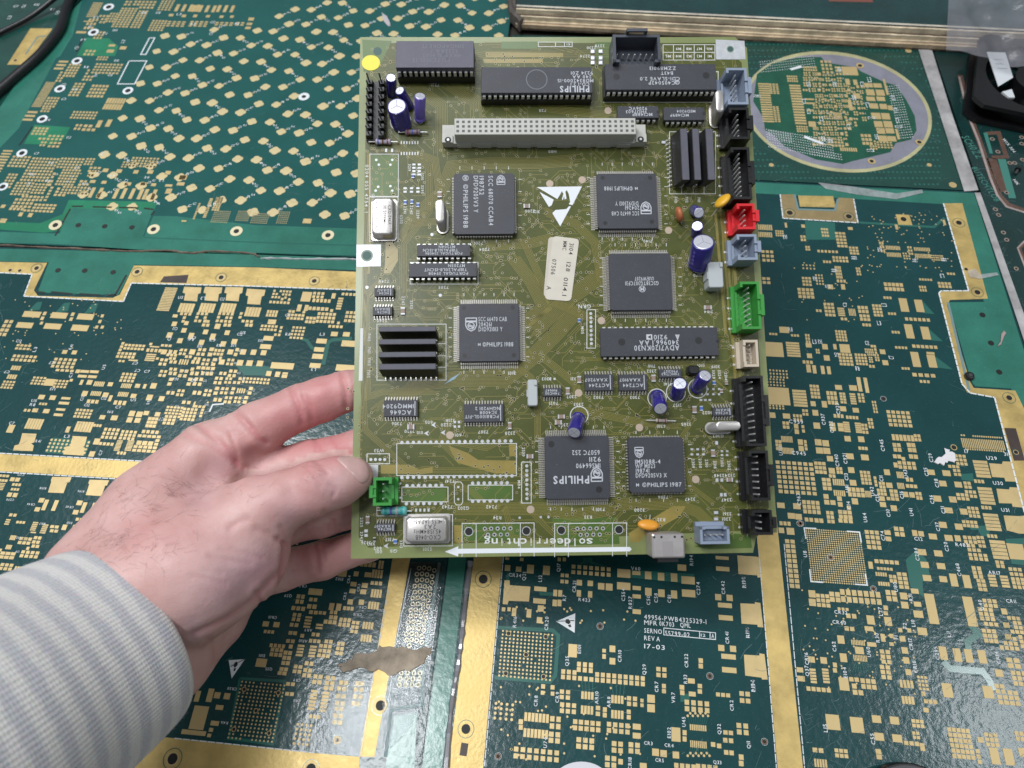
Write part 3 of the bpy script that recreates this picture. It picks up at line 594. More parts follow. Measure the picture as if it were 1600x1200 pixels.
p3.data("""160 372 8 1 10 1 7 30;160 412 8 1 10 1 7 28;240 405 4 3 12 12 9 9;275 360 12 26;370 365 20 18;630 378 26 16;885 370 16 28;1148 345 14 30
175 530 3 3 24 24 17 15;155 665 3 2 24 22 18 15;370 432 2 2 16 18 12 14;490 400 3 3 14 18 11 12;580 440 3 5 20 18 16 13;395 487 2 2 14 14 11 11;505 505 6 1 20 1 13 14;650 500 3 3 18 16 14 12;575 548 5 2 18 18 13 14;510 562 4 1 16 1 12 14;565 620 4 4 9 18 7 15;675 615 2 3 14 16 10 12;400 590 4 2 20 18 9 9;460 660 3 4 16 16 9 10;390 670 3 3 18 18 14 13;385 735 4 3 23 20 18 16;520 700 30 26;580 668 3 1 18 1 13 16;590 700 22 30
865 485 9 1 9 1 6 22;870 523 9 1 9 1 6 24;1025 493 10 1 9 1 6 20;1030 530 10 1 9 1 6 24;805 480 2 3 14 22 10 16;960 500 2 3 14 18 10 12;1110 540 6 3 12 12 9 7;940 530 3 3 14 14 9 9
1045 660 5 1 15 1 11 12;1150 690 4 2 19 18 15 15;1185 628 3 1 16 1 12 13;1030 710 3 2 14 18 10 14;870 700 5 2 22 26 18 20;835 760 3 1 16 1 12 14
925 800 45 76;920 765 45 14;1010 805 44 70;1000 768 45 14;955 945 44 80;948 908 44 14;1045 955 45 72;1035 915 44 14;990 1100 44 85;985 1060 44 14;1080 1110 46 72;1072 1066 44 14
1000 880 6 1 24 1 17 18;1040 1030 6 1 24 1 18 18;910 1035 4 1 18 1 13 14;880 950 3 1 16 1 12 15;860 848 3 1 16 1 12 14;935 1150 3 1 16 1 12 14
515 825 3 4 20 20 16 15;465 832 3 1 18 1 13 14;580 838 1 5 1 10 38 7;640 840 5 1 8 1 5 40;700 825 3 2 20 22 16 18;710 870 3 2 20 20 16 16;595 877 2 1 20 1 15 15;780 830 3 4 18 18 14 14;720 910 3 1 17 1 13 16
265 937 52 34;205 960 3 1 16 1 12 12;325 968 3 1 16 1 12 13;210 1045 100 80;315 1045 1 6 1 14 74 11;395 985 2 3 14 18 10 14;400 1022 32 24;490 1030 30 30;450 1055 2 2 12 14 9 12;405 1080 28 26;500 1092 32 30;600 1040 56 48;545 1030 18 30;580 970 4 4 16 16 12 13;605 1100 4 4 20 18 16 14;630 1135 22 34;400 1150 24 44;432 1155 20 46;478 1158 20 46;512 1160 20 44;395 1115 3 1 20 1 15 18;690 1100 4 4 17 17 13 13;735 1060 5 3 10 14 7 12;730 1095 4 4 12 12 9 9;760 1045 2 3 16 18 13 14;808 1058 30 26;823 1118 32 28;770 1090 3 3 14 14 10 11;700 1140 3 1 24 1 17 22;740 1138 3 1 18 1 13 16
235 1180 6 3 18 18 9 10""")
for a in ([(1030, 780), (1095, 850), (1030, 845)], [(1062, 930), (1140, 1000), (1075, 995)], [(1095, 1080), (1195, 1155), (1105, 1145)]): p3.flat('green_patch', a, M_TRACE, .07)
for i in range(110): p3.dot(random.uniform(720, 1200), random.uniform(255, 620), 4.2)
for i in range(30): p3.dot(random.uniform(320, 720), random.uniform(560, 900), 4)
for x, y in ((600, 800), (815, 800), (788, 900), (722, 1010), (855, 1090), (553, 1075), (435, 655), (650, 540), (505, 698), (1135, 640), (985, 555), (1145, 550), (792, 495), (432, 1003), (463, 1003), (300, 935), (668, 1150), (270, 425), (540, 610)): p3.mark(x, y, 22, 18)
Z(1150, 500, .28338)
p3.data("""235 420 120 96;352 432 1 6 1 16 76 13;215 320 6 6 18 16 9 9;215 480 6 2 18 14 10 10;200 525 34 30;278 530 40 28;435 395 3 4 18 20 15 16;425 462 28 28;487 465 28 36;437 512 32 32;380 500 2 3 18 20 14 15;340 540 3 2 18 22 13 17;530 430 3 3 20 26 16 22;580 430 3 4 18 16 15 13;645 435 1 5 1 13 32 10;565 372 38 26;645 375 42 30;680 355 22 80;718 360 20 85;690 430 2 3 20 18 14 15;765 480 2 4 14 18 9 14;590 490 34 28;660 498 34 26;565 530 3 1 20 1 15 20;640 538 4 1 18 1 14 18;445 583 36 34;275 580 2 2 20 22 16 18;320 600 2 2 26 30 24 26;360 600 2 2 20 24 16 18;235 690 2 3 18 20 16 17
280 658 8 1 8 1 6 34;287 722 8 1 8 1 6 34;340 690 2 2 34 36 28 30;375 690 2 3 18 20 15 17;453 675 36 34;494 680 36 34;460 720 38 34;500 722 38 34;518 765 34 30;555 590 3 2 22 24 30 22;610 590 1 5 1 12 34 10;675 595 1 5 1 12 34 10;710 600 2 3 18 20 14 16;742 570 2 3 16 20 12 16;615 655 34 30;690 658 34 32;700 708 3 1 18 1 15 18;628 752 40 32;710 758 42 32
900 545 5 4 27 24 20 18;910 600 6 1 22 1 17 32;920 650 6 1 21 1 17 34;885 690 2 3 24 26 20 22;965 690 2 3 24 28 22 24;885 740 2 2 24 26 20 22;975 740 2 2 26 28 22 24;940 790 4 3 26 24 20 20;1000 650 2 2 20 22 16 18;880 800 22 28
330 870 7 7 31 27 22 19;465 815 3 3 22 24 19 19;528 832 34 32;570 830 2 2 18 20 15 18;635 828 34 32;715 870 3 4 20 20 16 17;645 898 36 32;520 860 3 1 20 1 16 18;565 895 6 1 11 1 8 36;570 955 6 1 11 1 8 32;500 905 2 3 26 24 22 20;508 940 32 32;662 950 4 2 24 28 20 24;725 960 6 1 7 1 5 36;760 890 2 3 18 20 15 17;800 930 3 4 18 20 15 17;832 840 32 32;845 912 34 30;905 855 5 1 8 1 6 36;908 915 5 1 8 1 6 34;945 880 3 1 22 1 17 22;965 905 3 2 22 24 18 20;860 965 3 3 24 22 20 19;935 962 28 30;970 965 30 30;1008 970 2 2 18 24 15 20;655 1000 34 34;810 1018 34 28;805 985 30 26;870 1038 34 32;515 990 2 2 34 32 28 26;555 1000 2 2 34 32 26 26;600 1060 3 3 26 26 22 22
1075 840 40 30;1160 845 44 32;1140 902 40 32;1110 985 42 34;1195 990 40 34;1172 1050 44 32;1255 1057 40 34;1140 1130 42 34;1228 1140 42 34;1225 908 40 32;1240 772 3 3 22 22 17 17;1205 830 3 3 22 22 17 17;1265 910 3 2 22 22 18 18;1250 975 3 2 24 22 19 18;1295 960 3 2 22 24 17 18;1340 890 3 1 20 1 15 20;1310 1060 3 3 22 22 17 18;1290 1125 4 2 22 22 18 18;1380 1035 3 1 20 1 16 20
1355 822 1 5 1 20 80 17;1380 970 1 5 1 20 80 17;1412 1115 1 5 1 20 84 17;1500 1115 1 1
1362 685 24 1 10 1 6 55;1250 636 2 1 14 1 9 9;1385 645 14 1 12 1 8 9;1370 718 17 1 13 1 8 9;1035 305 4 1 34 1 24 20;1040 340 3 1 20 1 14 16;1110 315 24 18""")
for g in ([(1395, 790), (1465, 795), (1470, 780), (1520, 782), (1545, 892), (1485, 890), (1480, 870), (1412, 866)], [(1435, 930), (1505, 935), (1508, 922), (1560, 925), (1585, 1035), (1525, 1030), (1520, 1012), (1450, 1010)], [(1475, 1078), (1560, 1082), (1620, 1075), (1640, 1180), (1560, 1178), (1492, 1160)]): p3.flat('gold_pad', g, M_GOLD, .14)
p3.flat('green_patch', [(1235, 850), (1305, 845), (1310, 890), (1245, 882)], M_TRACE, .07); p3.flat('green_patch', [(1325, 1140), (1370, 1135), (1390, 1195), (1350, 1190)], M_TRACE, .07)
for t, x, y, r in (('U29', 1408, 762, 0), ('U30', 1443, 900, 0), ('U31', 1483, 1048, 0), ('U70', 245, 722, 90), ('C945', 345, 735, 0), ('C939', 330, 562, 0), ('C937', 480, 548, 90), ('C945', 805, 692, 90), ('C29', 1072, 760, 90), ('C35', 1047, 838, 90), ('C38', 1105, 900, 90), ('C36', 1078, 990, 90), ('C37', 1110, 1140, 90), ('C31', 1140, 1048, 90), ('C10', 838, 1065, 90), ('C14', 620, 1022, 90), ('U64', 710, 1090, 90), ('C11', 800, 875, 90), ('C940', 555, 775, 90), ('C921', 600, 765, 90), ('C13', 607, 865, 90), ('U81', 612, 930, 90), ('C16', 912, 965, 90), ('U41', 965, 1060, 90), ('U43', 935, 850, 90), ('U42', 750, 945, 90), ('17', 1270, 725, 0), ('31', 1487, 740, 0), ('C922', 525, 590, 90), ('C923', 560, 490, 90)): p3.tx(t, x, y, 20, r)
for x, y in ((812, 435), (350, 1123)): p3.ringhole(x, y, 12, 13, 17, mring=mat('copper_ring', (.45, .25, .15), .5, .3))
p3.ringhole(1200, 703, 14, 18, 22)
# lower right, down to the photograph's edge
Z(1150, 750, .28338)
p3.data("""247 140 42 30;335 145 40 32;305 198 40 32;345 203 36 32;270 240 3 1 22 1 17 22;250 278 30 30;300 283 42 38;415 150 4 3 25 26 20 22;400 205 2 2 26 28 20 22;455 210 2 2 26 28 22 24;520 205 2 3 22 24 18 20;600 200 3 3 28 26 22 22;310 460 2 10 30 27.5 24 22
419 628 38 40;421 675 38 40;480 665 3 3 26 26 21 21;545 645 2 2 32 30 26 26;687 645 7 2 33 40 25 32;840 637 3 2 33 34 26 28;924 640 40 38;930 690 40 38;1000 685 40 28;1005 740 52 40;1078 710 54 170;1290 725 54 168;742 772 42 50;733 820 48 26;838 780 40 50;635 750 2 1 32 1 24 26;655 750 20 26;625 820 2 1 30 1 24 24;825 705 24 26;825 735 24 22;590 712 3 1 22 1 16 16
672 897 9 1 8.6 1 5.5 28;680 940 48 40;684 983 9 1 8.6 1 5.5 34;578 880 38 46;592 980 38 48;595 1125 54 72;416 990 36 34;483 995 36 36;352 1047 36 28;358 1095 42 30;425 1080 1 5 1 17 34 13;495 1080 1 5 1 17 36 13;545 1020 22 26;545 1050 22 24;455 1155 5 1 28 1 22 24;825 975 2 3 32 28 24 23;825 1060 2 3 32 28 24 23;930 940 34 36;938 995 34 36;950 1060 32 34;748 907 50 24;1027 835 52 42;917 875 32 32;857 860 24 24;857 905 24 20;810 870 24 44;905 828 22 24;955 830 22 24;650 1100 2 1 30 1 24 24;730 1125 3 2 30 32 24 26;670 1155 2 2 32 34 26 28
1142 955 42 76;1220 965 42 76;1283 970 42 76;1357 975 44 76;1450 1065 42 42;1165 1160 56 80;1390 1170 56 70;940 1125 4 1 20 1 15 44;1030 1120 3 4 20 22 14 15
1025 398 46 34;1040 468 44 34;1053 541 46 34;985 613 42 28;1115 405 46 34;1130 475 46 34;1142 547 42 34;1200 552 40 72;1273 560 42 74;755 330 3 4 28 28 22 22;835 290 34 26;840 325 32 26;900 285 2 2 30 30 24 24;985 293 28 34;1020 297 30 30;1085 312 44 32;1172 320 44 34;1222 322 32 34;820 490 5 1 18 1 14 16;830 452 5 1 28 1 22 22;895 480 22 26;742 470 24 40;800 520 5 1 13 1 10 22;815 573 5 1 13 1 10 22;770 545 22 28;865 545 2 2 22 24 18 20;920 555 2 4 30 24 24 20
1290 330 3 2 26 24 20 20;1340 340 3 3 22 24 18 18;1450 385 1 5 1 22 86 19;1420 235 1 5 1 20 84 17;1385 85 1 5 1 20 84 17;1545 395 90 90;1310 375 3 2 26 24 20 20;1335 425 4 2 28 22 20 19;1412 310 3 1 20 1 15 20;1455 465 2 2 26 22 20 20;1330 510 2 3 30 24 22 22;1355 580 2 3 26 24 22 20;1415 555 1 4 1 18 42 14;1482 560 1 4 1 18 44 14;1545 520 3 3 26 28 20 20;1560 580 3 2 26 24 20 20
1400 680 3 2 28 26 22 22;1380 740 3 3 30 26 23 22;1440 720 30 38;1478 725 32 34;1400 770 3 3 28 26 22 22;1490 800 5 1 7 1 5 30;1500 865 5 1 7 1 5 30;1540 800 3 4 26 26 21 21;1400 860 3 3 28 28 23 23;1500 900 4 3 28 28 22 22;1560 890 2 3 28 26 22 22;1530 1010 2 2 40 32 32 26;1560 1080 3 4 30 30 24 24;1440 1150 3 2 30 30 24 24;1500 1200 4 3 32 30 26 24""")
p3.flat('green_patch', [(1000, 380), (935, 440), (962, 590), (1035, 648), (1028, 560), (1075, 555), (1050, 440)], M_TRACE, .07)
p3.line([(1290, 800), (1340, 850), (1275, 890), (1285, 940)], 34); p3.line([(1142, 1000), (1180, 1040), (1360, 1055), (1400, 1110), (1420, 1160)], 36)
p3.flat('green_patch', [(1485, 325), (1600, 320), (1600, 470), (1520, 462)], M_TRACE, .07)
p3.line([(1290, 265), (1390, 262), (1380, 310)], 22)
# ball grid array footprint with white corner brackets
p3.dots(552, 422, 25, 25, 12.4, 12.1, 4.6)
for br in ([(385, 325), (375, 265), (442, 268)], [(610, 283), (680, 288), (690, 345)], [(405, 492), (413, 560), (480, 565)], [(655, 575), (722, 580), (712, 518)]): p3.line(br, 7, 'silk', .2)
for x, y in ((355, 240), (757, 600), (521, 427)): p3.ringhole(x, y, 9, 12, 18, mring=MATS['copper_ring'])
for t, x, y, r in (('U8', 380, 408, 90), ('R195', 62, 840, 90), ('R194', 92, 1135, 90), ('R190', 42, 565, 90), ('CR32', 577, 730, 0), ('CR40', 568, 785, 0), ('L27', 795, 725, 90), ('F2', 930, 803, 90), ('L10', 975, 790, 90), ('R31', 962, 648, 90), ('C62', 540, 918, 90), ('CR17', 962, 905, 90), ('F1', 882, 868, 90), ('R30', 778, 870, 90), ('U60', 730, 948, 90), ('CR16', 388, 985, 90), ('Q37', 390, 1052, 90), ('E104', 600, 1062, 90), ('C295', 1105, 955, 90), ('L11', 1172, 850, 90), ('CR14', 1440, 980, 90), ('CR11', 1515, 668, 0), ('R482', 1245, 358, 0), ('C468', 1225, 495, 90), ('AR17', 1423, 512, 0), ('C12', 1005, 325, 0), ('C74', 808, 308, 90), ('C20', 1158, 368, 90), ('C284', 995, 410, 90), ('U80', 878, 590, 90), ('Q40', 1348, 690, 90), ('C15', 778, 100, 90), ('CR18', 985, 1030, 90), ('C963', 345, 108, 90)): p3.tx(t, x, y, 20, r)
for i in range(90): p3.dot(random.uniform(360, 1000), random.uniform(590, 1180), 5)
for i in range(8): p3.line([(660+i*9, 1005), (640+i*16, 1060)], 2.2)
Z(1150, 900, .28125)
p3.data("""538 812 76 86;672 828 72 88;780 795 50 42;880 803 50 44;795 893 52 44;895 902 54 44;790 975 30 28;795 1005 30 28;455 968 2 1 34 1 26 26;470 1040 5 1 15 1 11 46;585 985 3 2 26 28 21 22;960 605 4 1 18 1 14 40;955 690 4 1 18 1 15 44;1040 655 22 26;1080 698 3 1 26 1 22 24;1055 745 30 26;1010 820 3 2 24 26 20 20;1000 885 2 2 22 24 18 18;1190 690 56 190;1430 712 56 190;1420 910 3 3 26 28 22 22;1250 930 5 6 26 30 22 24;1380 912 2 1 44 1 34 32;1437 1000 50 95;1515 1005 52 95;1590 980 40 50;1320 1000 3 3 28 30 24 24;1575 890 2 2 26 30 22 24;975 930 3 1 30 1 24 24;1035 950 26 44;1040 970 24 24"""); p3.tx('L15', 495, 845, 22, 90); p3.tx('C55', 758, 905, 22, 90)
# lower middle, between the two gold bands
Z(750, 860, .28338)
p3.data("""152 97 30 32;213 104 30 28;278 103 38 48;366 110 38 50;333 213 68 25;328 280 70 28;415 235 22 36;442 237 22 36;412 290 24 36;438 290 22 36;150 45 22 14;230 50 20 18;437 50 18 20;465 50 18 20;466 155 2 2 25 34 19 20
612 112 7 2 32.5 30 21 21;548 178 30 30;608 182 30 30;545 237 24 36;607 243 24 36;668 198 36 36;712 202 38 38;793 127 72 46;862 125 45 22;927 138 36 42;998 145 36 42;1070 150 36 46;1147 165 74 42;792 197 74 40;864 208 46 22;864 254 46 22;864 338 46 26;928 228 36 42;1000 236 36 42;1070 243 34 44;1150 237 74 40;1335 42 72 18;1338 102 74 24;1113 95 48 34;1313 258 34 34;1376 262 34 34;1350 303 78 26;1355 372 78 28;1330 538 34 34;1395 543 34 34;1370 586 80 28;1374 660 80 30
188 340 24 46;270 347 26 46;335 320 34 34;328 385 30 34;130 325 20 22;160 325 18 22
511 553 48 72;684 553 20 20;684 585 20 26;730 543 32 36;730 611 32 36;578 645 3 2 33 30 22 26;677 702 15 2 31.5 30 22 25;592 800 4 1 18 1 14 42;590 880 4 1 18 1 14 46;757 822 4 1 18 1 14 44;757 905 4 1 18 1 14 46;468 795 2 2 34 30 23 23;485 870 3 2 33 34 23 25;650 885 1 2 1 32 24 24;688 893 1 2 1 30 22 26;820 905 1 2 1 30 22 24;838 832 2 2 33 30 23 24;883 840 2 2 20 26 18 20;943 818 42 44;943 870 42 44
588 967 5 2 32 34 24 26;580 1065 3 2 36 36 26 28;762 980 4 2 34 34 24 26;864 972 44 32;864 1022 44 32;312 922 7 1 20 1 15.5 48;307 1010 7 1 20 1 15.5 48;415 950 2 2 35 40 24 30;410 1032 2 2 36 34 26 28;225 945 24 28;225 976 22 26;310 1125 7 2 37.5 38 25 27;348 750 22 24;400 755 22 24;345 785 20 22;400 790 20 22;1000 672 2 2 33 32 23 24;1014 748 22 24;1014 776 22 24;1113 755 26 26;1115 785 24 26;1170 792 38 26;1165 720 38 28;1212 748 24 24;1212 778 24 24;1217 608 24 26;1217 638 24 26;1196 860 4 2 37 36 25 28
1202 978 9 1 10.5 1 7 32;1204 1070 9 1 10.5 1 7 38;1080 1015 50 78;1128 1005 22 28;1128 1040 22 28;1340 797 3 1 28 1 22 22;1460 810 2 2 33 38 25 26;1447 985 2 2 38 36 26 28;1368 1005 2 1 30 1 24 24;1368 1048 2 1 32 1 24 26;1285 1070 24 26;1318 1078 24 26;1372 1115 2 1 30 1 24 26;757 1085 2 2 36 36 26 28;850 1090 2 2 36 34 26 28;900 1110 38 40;968 1113 38 40;1012 1120 36 38;1080 1128 36 38;720 1165 2 2 36 36 26 28;900 1190 38 36;775 1165 26 30;1130 1190 4 1 32 1 24 28;1250 1195 4 1 32 1 24 28;1440 1140 26 30;1440 1175 26 30;1100 1190 30 30""")
for g in ([(1418, 28), (1525, 35), (1545, 40), (1552, 148), (1530, 150), (1528, 138), (1425, 130)], [(1435, 292), (1515, 295), (1515, 285), (1545, 290), (1562, 425), (1530, 422), (1530, 410), (1442, 404)], [(1455, 575), (1540, 580), (1540, 568), (1568, 572), (1586, 712), (1555, 712), (1552, 702), (1462, 690)], [(135, 165), (163, 165), (165, 192), (278, 200), (270, 282), (158, 278), (152, 298), (125, 296)]): p3.flat('gold_pad', g, M_GOLD, .14)
p3.dots(254, 577, 14, 13, 21.3, 20.6, 5.6, .05); p3.dots(131, 888, 4, 4, 31, 27, 8)
p3.line([(90, 425), (400, 440), (432, 470), (415, 690), (385, 725), (80, 700)], 20)
for x, y in ((158, 458), (363, 476), (254, 575), (142, 678), (350, 696)): p3.ringhole(x, y, 11, 13, 17)
for x, y in ((662, 418), (1267, 693), (100, 1135), (1568, 1055)): p3.ringhole(x, y, 11, 13, 19, mring=MATS['copper_ring'])
esd(p3, [(420, 392), (525, 347), (522, 455)])
k = 0
for a in ([(150, 125), (165, 120), (160, 165), (145, 165)], [(325, 232), (430, 235), (430, 180), (395, 250)], [(830, 108), (1180, 130), (1180, 185), (830, 150)], [(1105, 790), (1155, 790), (1155, 835), (1105, 835)]): p3.flat('green_patch', a[:4] if k != 1 else [(325, 228), (425, 232), (425, 252), (330, 248)], M_TRACE, .07); k += 1
for i in range(8): p3.line([(568+i*7, 40), (572+i*6, 62), (515+i*27, 92)], 3)
for i in range(9): p3.line([(1160+i*10.5, 960), (1145+i*14, 915)], 2.5); p3.line([(1162+i*10.5, 1090), (1145+i*15, 1130)], 2.5); p3.dot(1145+i*14, 912-(i % 2)*14, 7); p3.dot(1145+i*15, 1132-(i % 2)*14, 7)
for i in range(4): p3.line([(567+i*18, 780), (560+i*20, 720)], 4); p3.line([(735+i*18, 800), (725+i*25, 725)], 4)
for i in range(3): p3.line([(265+i*40, 1035), (265+i*40, 1070), (235+i*42, 1095)], 4)
for i in range(70): p3.dot(random.choice([random.uniform(100, 400), random.uniform(450, 900)]), random.uniform(310, 400) if i % 3 == 0 else random.uniform(740, 1190), 6)
p3.tx('49956-PWB4325329-1', 905, 366, 25, 0, 0, 342); p3.tx('MFR', 905, 397, 25, 0, 0, 72); p3.tx('0K703', 988, 403, 24, 0, 0, 82); p3.tx('QML', 1103, 411, 24, 0, 0, 58)
p3.tx('SERNO', 905, 441, 25, 0, 0, 98); p3.tx('55799-02', 1020, 455, 24, 0, 0, 136); p3.tx('12', 1217, 467, 16, 0, 0, 26); p3.tx('A', 1275, 472, 24, 0, 0, 16)
p3.line([(1013, 428), (1298, 455), (1298, 492), (1013, 466), (1013, 428)], 4, 'silk', .2); p3.line([(1210, 448), (1210, 482)], 4, 'silk', .2); p3.line([(1268, 454), (1268, 488)], 4, 'silk', .2)
p3.tx('REV', 905, 482, 25, 0, 0, 58); p3.tx('A', 972, 488, 25, 0, 0, 20); p3.tx('17-03', 905, 527, 25, 0, 0, 114)
for t, x, y, r in (('CR34', 193, 137, 0), ('Q21', 243, 143, 90), ('L12', 332, 155, 90), ('Q17', 433, 95, 90), ('CR21', 520, 200, 90), ('R423', 575, 273, 0), ('C554', 790, 245, 90), ('R827', 828, 288, 90), ('C274', 1203, 210, 90), ('C50', 928, 275, 90), ('C58', 970, 262, 90), ('C81', 1043, 268, 90), ('V60', 858, 100, 0), ('CR42', 1340, 205, 90), ('R190', 1455, 175, 90), ('R195', 1473, 450, 90), ('R194', 1507, 745, 90), ('CR41', 1362, 482, 90), ('CR10', 770, 582, 90), ('E101', 547, 545, 90), ('CR20', 367, 403, 90), ('CR22', 1137, 608, 90), ('R33', 1132, 710, 90), ('VR7', 1065, 812, 90), ('CR7', 973, 752, 90), ('Q29', 905, 657, 90), ('AR10', 643, 812, 90), ('AR9', 710, 837, 90), ('CR9', 426, 810, 90), ('CR8', 308, 830, 90), ('Q35', 480, 610, 90), ('U74', 360, 1060, 90), ('U45', 1123, 945, 90), ('E102', 1042, 1005, 90), ('Q32', 1318, 985, 90), ('Q33', 1308, 1168, 0), ('Q11', 1480, 1072, 90), ('CR3', 928, 1063, 0), ('CR4', 1042, 1075, 0), ('CR5', 990, 1157, 0), ('CR2', 1387, 855, 90), ('CR18', 826, 1175, 90), ('R416', 192, 395, 90), ('R7', 465, 262, 90), ('R194', 1165, 55, 90)): p3.tx(t, x, y, 19, r)
Z(0, 0, 1)
p3.scratches([(790, 900), (1180, 900), (1180, 1200), (790, 1200)], 90); p3.scratches([(1250, 850), (1600, 800), (1600, 1200), (1260, 1200)], 240); p3.scratches([(1220, 320), (1460, 330), (1500, 800), (1230, 800)], 90)
p3.line([(1412, 1045), (1545, 938)], .8, 'scr', .3)
p3.finish()

# ---------------- upper right panel with the round board
p4 = Panel('bare_circuit_panel', 'green panel framing a round bare board, right of the held board', [(vx(803, 30, 55), 55), (1432, 68), (1521, 298), (vx(803, 30, 262)+4, rail(770)-2)], M_DKGREEN)
Z(1150, 0, .28338)
for i in range(46):
    for j in range(26):
        q = TP(1150+ i*7+(3 if j % 2 else 0), 60+j*9.5)-p4.c
        x, y = 1150+i*7, 60+j*9.5
        if x > 1425+(y-70)*.4 or y > rail(x)-7 or ((x-1309)/152)**2+((y-175)/98)**2 < 1: continue
        p4.tr.disc(q[0], q[1], .06, .9, 6)
def ell(cx, cy, rx, ry, n=64, a0=0, a1=2*math.pi, tilt=0.12): return [(cx+rx*math.cos(a0+(a1-a0)*i/n), cy+ry*math.sin(a0+(a1-a0)*i/n)+tilt*rx*math.cos(a0+(a1-a0)*i/n)*.9) for i in range(n)]
M_RING = mat('grey_lilac_ring', (.29, .29, .35), .38, .3, var=.15, vscale=60)
p4.flat('ring_edge', ell(560, 617, 520, 330), mat('cream_ring_edge', (.42, .40, .22), .45, var=.2), .07)
rb4 = p4.flat('round_board_rim', ell(560, 617, 500, 312), M_RING, .12)
p4.flat('round_board', [(115, 410), (200, 350), (330, 318), (470, 315), (490, 345), (660, 372), (690, 395), (820, 455), (880, 470), (940, 555), (985, 640), (995, 720), (965, 770), (880, 790), (850, 840), (640, 890), (590, 905), (440, 880), (270, 810), (200, 740), (160, 720), (150, 650), (95, 560)], mat('solder_mask_round', (.012, .085, .05), .35, var=.2, vscale=60), .17)
p4.z = .15
p4.data("""165 565 1 17 1 13 62 8;210 490 3 6 18 10 13 7;215 630 3 9 18 10 13 7;340 575 1 15 1 15 62 10;310 435 5 3 12 13 9 9;365 712 5 3 13 13 10 9;408 380 6 2 13 15 10 11;500 370 3 4 22 20 14 13;545 390 4 3 18 18 12 12;627 392 86 48;615 452 24 34;658 455 22 30;665 530 38 30;630 580 20 60;405 548 50 9;405 570 44 9;420 685 40 30;410 610 3 1 14 1 11 12
730 470 46 24;780 472 46 24;740 510 46 34;795 512 46 34;742 546 48 24;798 546 46 24;760 585 46 30;812 588 40 30;850 595 26 26;772 640 50 36;825 642 46 36;785 685 46 34;838 686 48 36;798 722 46 34;848 722 46 30;808 765 50 34;858 766 48 30;825 480 12 90;890 740 14 60
560 640 6 1 8 1 6 40;620 825 8 1 12 1 9 20;640 830 4 2 14 14 11 9;720 770 3 3 20 22 16 16;755 800 3 4 14 14 10 10;560 795 4 2 18 18 14 12;820 800 5 3 18 14 12 9""")
p4.cluster(420, 400, 620, 800, 9, .95); p4.cluster(370, 400, 460, 520, 9, .9); p4.cluster(600, 470, 700, 700, 9, .8); p4.cluster(425, 720, 560, 800, 10, .8); p4.cluster(430, 520, 580, 700, 8, .95)
for cx, cy, nx, ny in ((290, 360, 24, 5), (360, 800, 28, 8), (500, 860, 14, 3), (910, 620, 6, 22), (250, 760, 10, 4)):
    kx, ky = p4.sc(cx, cy); c = p4.at(cx, cy)
    for i in range(nx):
        for j in range(ny): p4.silk.ring(c[0]+(i-nx/2)*13*kx, c[1]-(j-ny/2)*14*ky-(i-nx/2)*.5*(ky if cy > 700 else -ky)*6*0.6, .33, .28, .5, 6)
for x, y in ((400, 465), (545, 465), (375, 560), (400, 615), (470, 655), (620, 700), (695, 465), (735, 440), (725, 580), (745, 650), (775, 755), (865, 540), (880, 610), (890, 665), (895, 700), (115, 530), (480, 765), (520, 775), (740, 830), (570, 385), (650, 540)): p4.mark(x, y, 20, 22)
p4.z = .12
for x, y in ((683, 363), (1010, 785), (747, 890)): p4.ringhole(x, y, 12, 22)
p4.z = 0
for x, y, r in ((950, 280, 18), (195, 910, 14), (1065, 910, 14), (1195, 1020, 22), (645, 860, 12)): p4.dot(x, y, r)
p4.line([(300, 385), (360, 368)], 18, 'silk', .35); p4.line([(375, 755), (480, 795)], 18, 'silk', .35)
p4.z = .17; p4.scratches([(100, 280), (1000, 260), (1200, 1000), (120, 1000)], 120); p4.finish(); p4.z = 0

# ---------------- far right panel
p5 = Panel('bare_circuit_panel', 'very dark green panel at the right edge with copper-brown routed slots', [(1453, 62), (1900, 62), (1900, 830), (vx(1528, 300, 830), 830), (1534, 303)], mat('solder_mask_blackgreen', (.006, .032, .030), .3, var=.2, vscale=30, coat=.4, speck=.5), z=-.4)
Z(1400, 180, .25)
M_COPB = mat('copper_brown', (.13, .075, .055), .5, .2, var=.3, vscale=80)
M_LITE = mat('faded_green_print', (.05, .20, .16), .5)
def slot(pts, wd): p5.line(pts, wd, 'disc', .12)
cop = MB(); pal = MB()
def ln(mb, pts, wd, dz): k = p5.sc(*pts[0])[0]; mb.line([p5.at(*p) for p in pts], wd*k, p5.z+dz)
ln(cop, [(400, -250), (455, -10), (520, 160), (600, 400), (645, 500), (700, 560), (800, 595), (900, 600)], 34, .1)
ln(pal, [(395, -240), (450, 0), (515, 160), (590, 395), (632, 500), (690, 572), (800, 607), (900, 612)], 14, .14)
ln(cop, [(595, 270), (680, 480)], 60, .1); ln(cop, [(560, 115), (640, 110), (690, 260), (600, 265)], 30, .1); ln(cop, [(860, 1100), (770, 830), (800, 800), (900, 780)], 26, .1); ln(pal, [(880, 1140), (760, 830), (800, 790), (900, 770)], 12, .14)
part('routed_slot', cop, M_COPB, p5.root); part('slot_lip', pal, mat('pale_slot_lip', (.34, .28, .26), .6, var=.3), p5.root)
lit = MB()
for a in ([(635, 275), (685, 275), (750, 520), (705, 520)], [(545, 110), (570, 110), (605, 240), (585, 240)]): lit.poly([tuple(p5.at(*q)) for q in a][::-1], p5.z+.12)
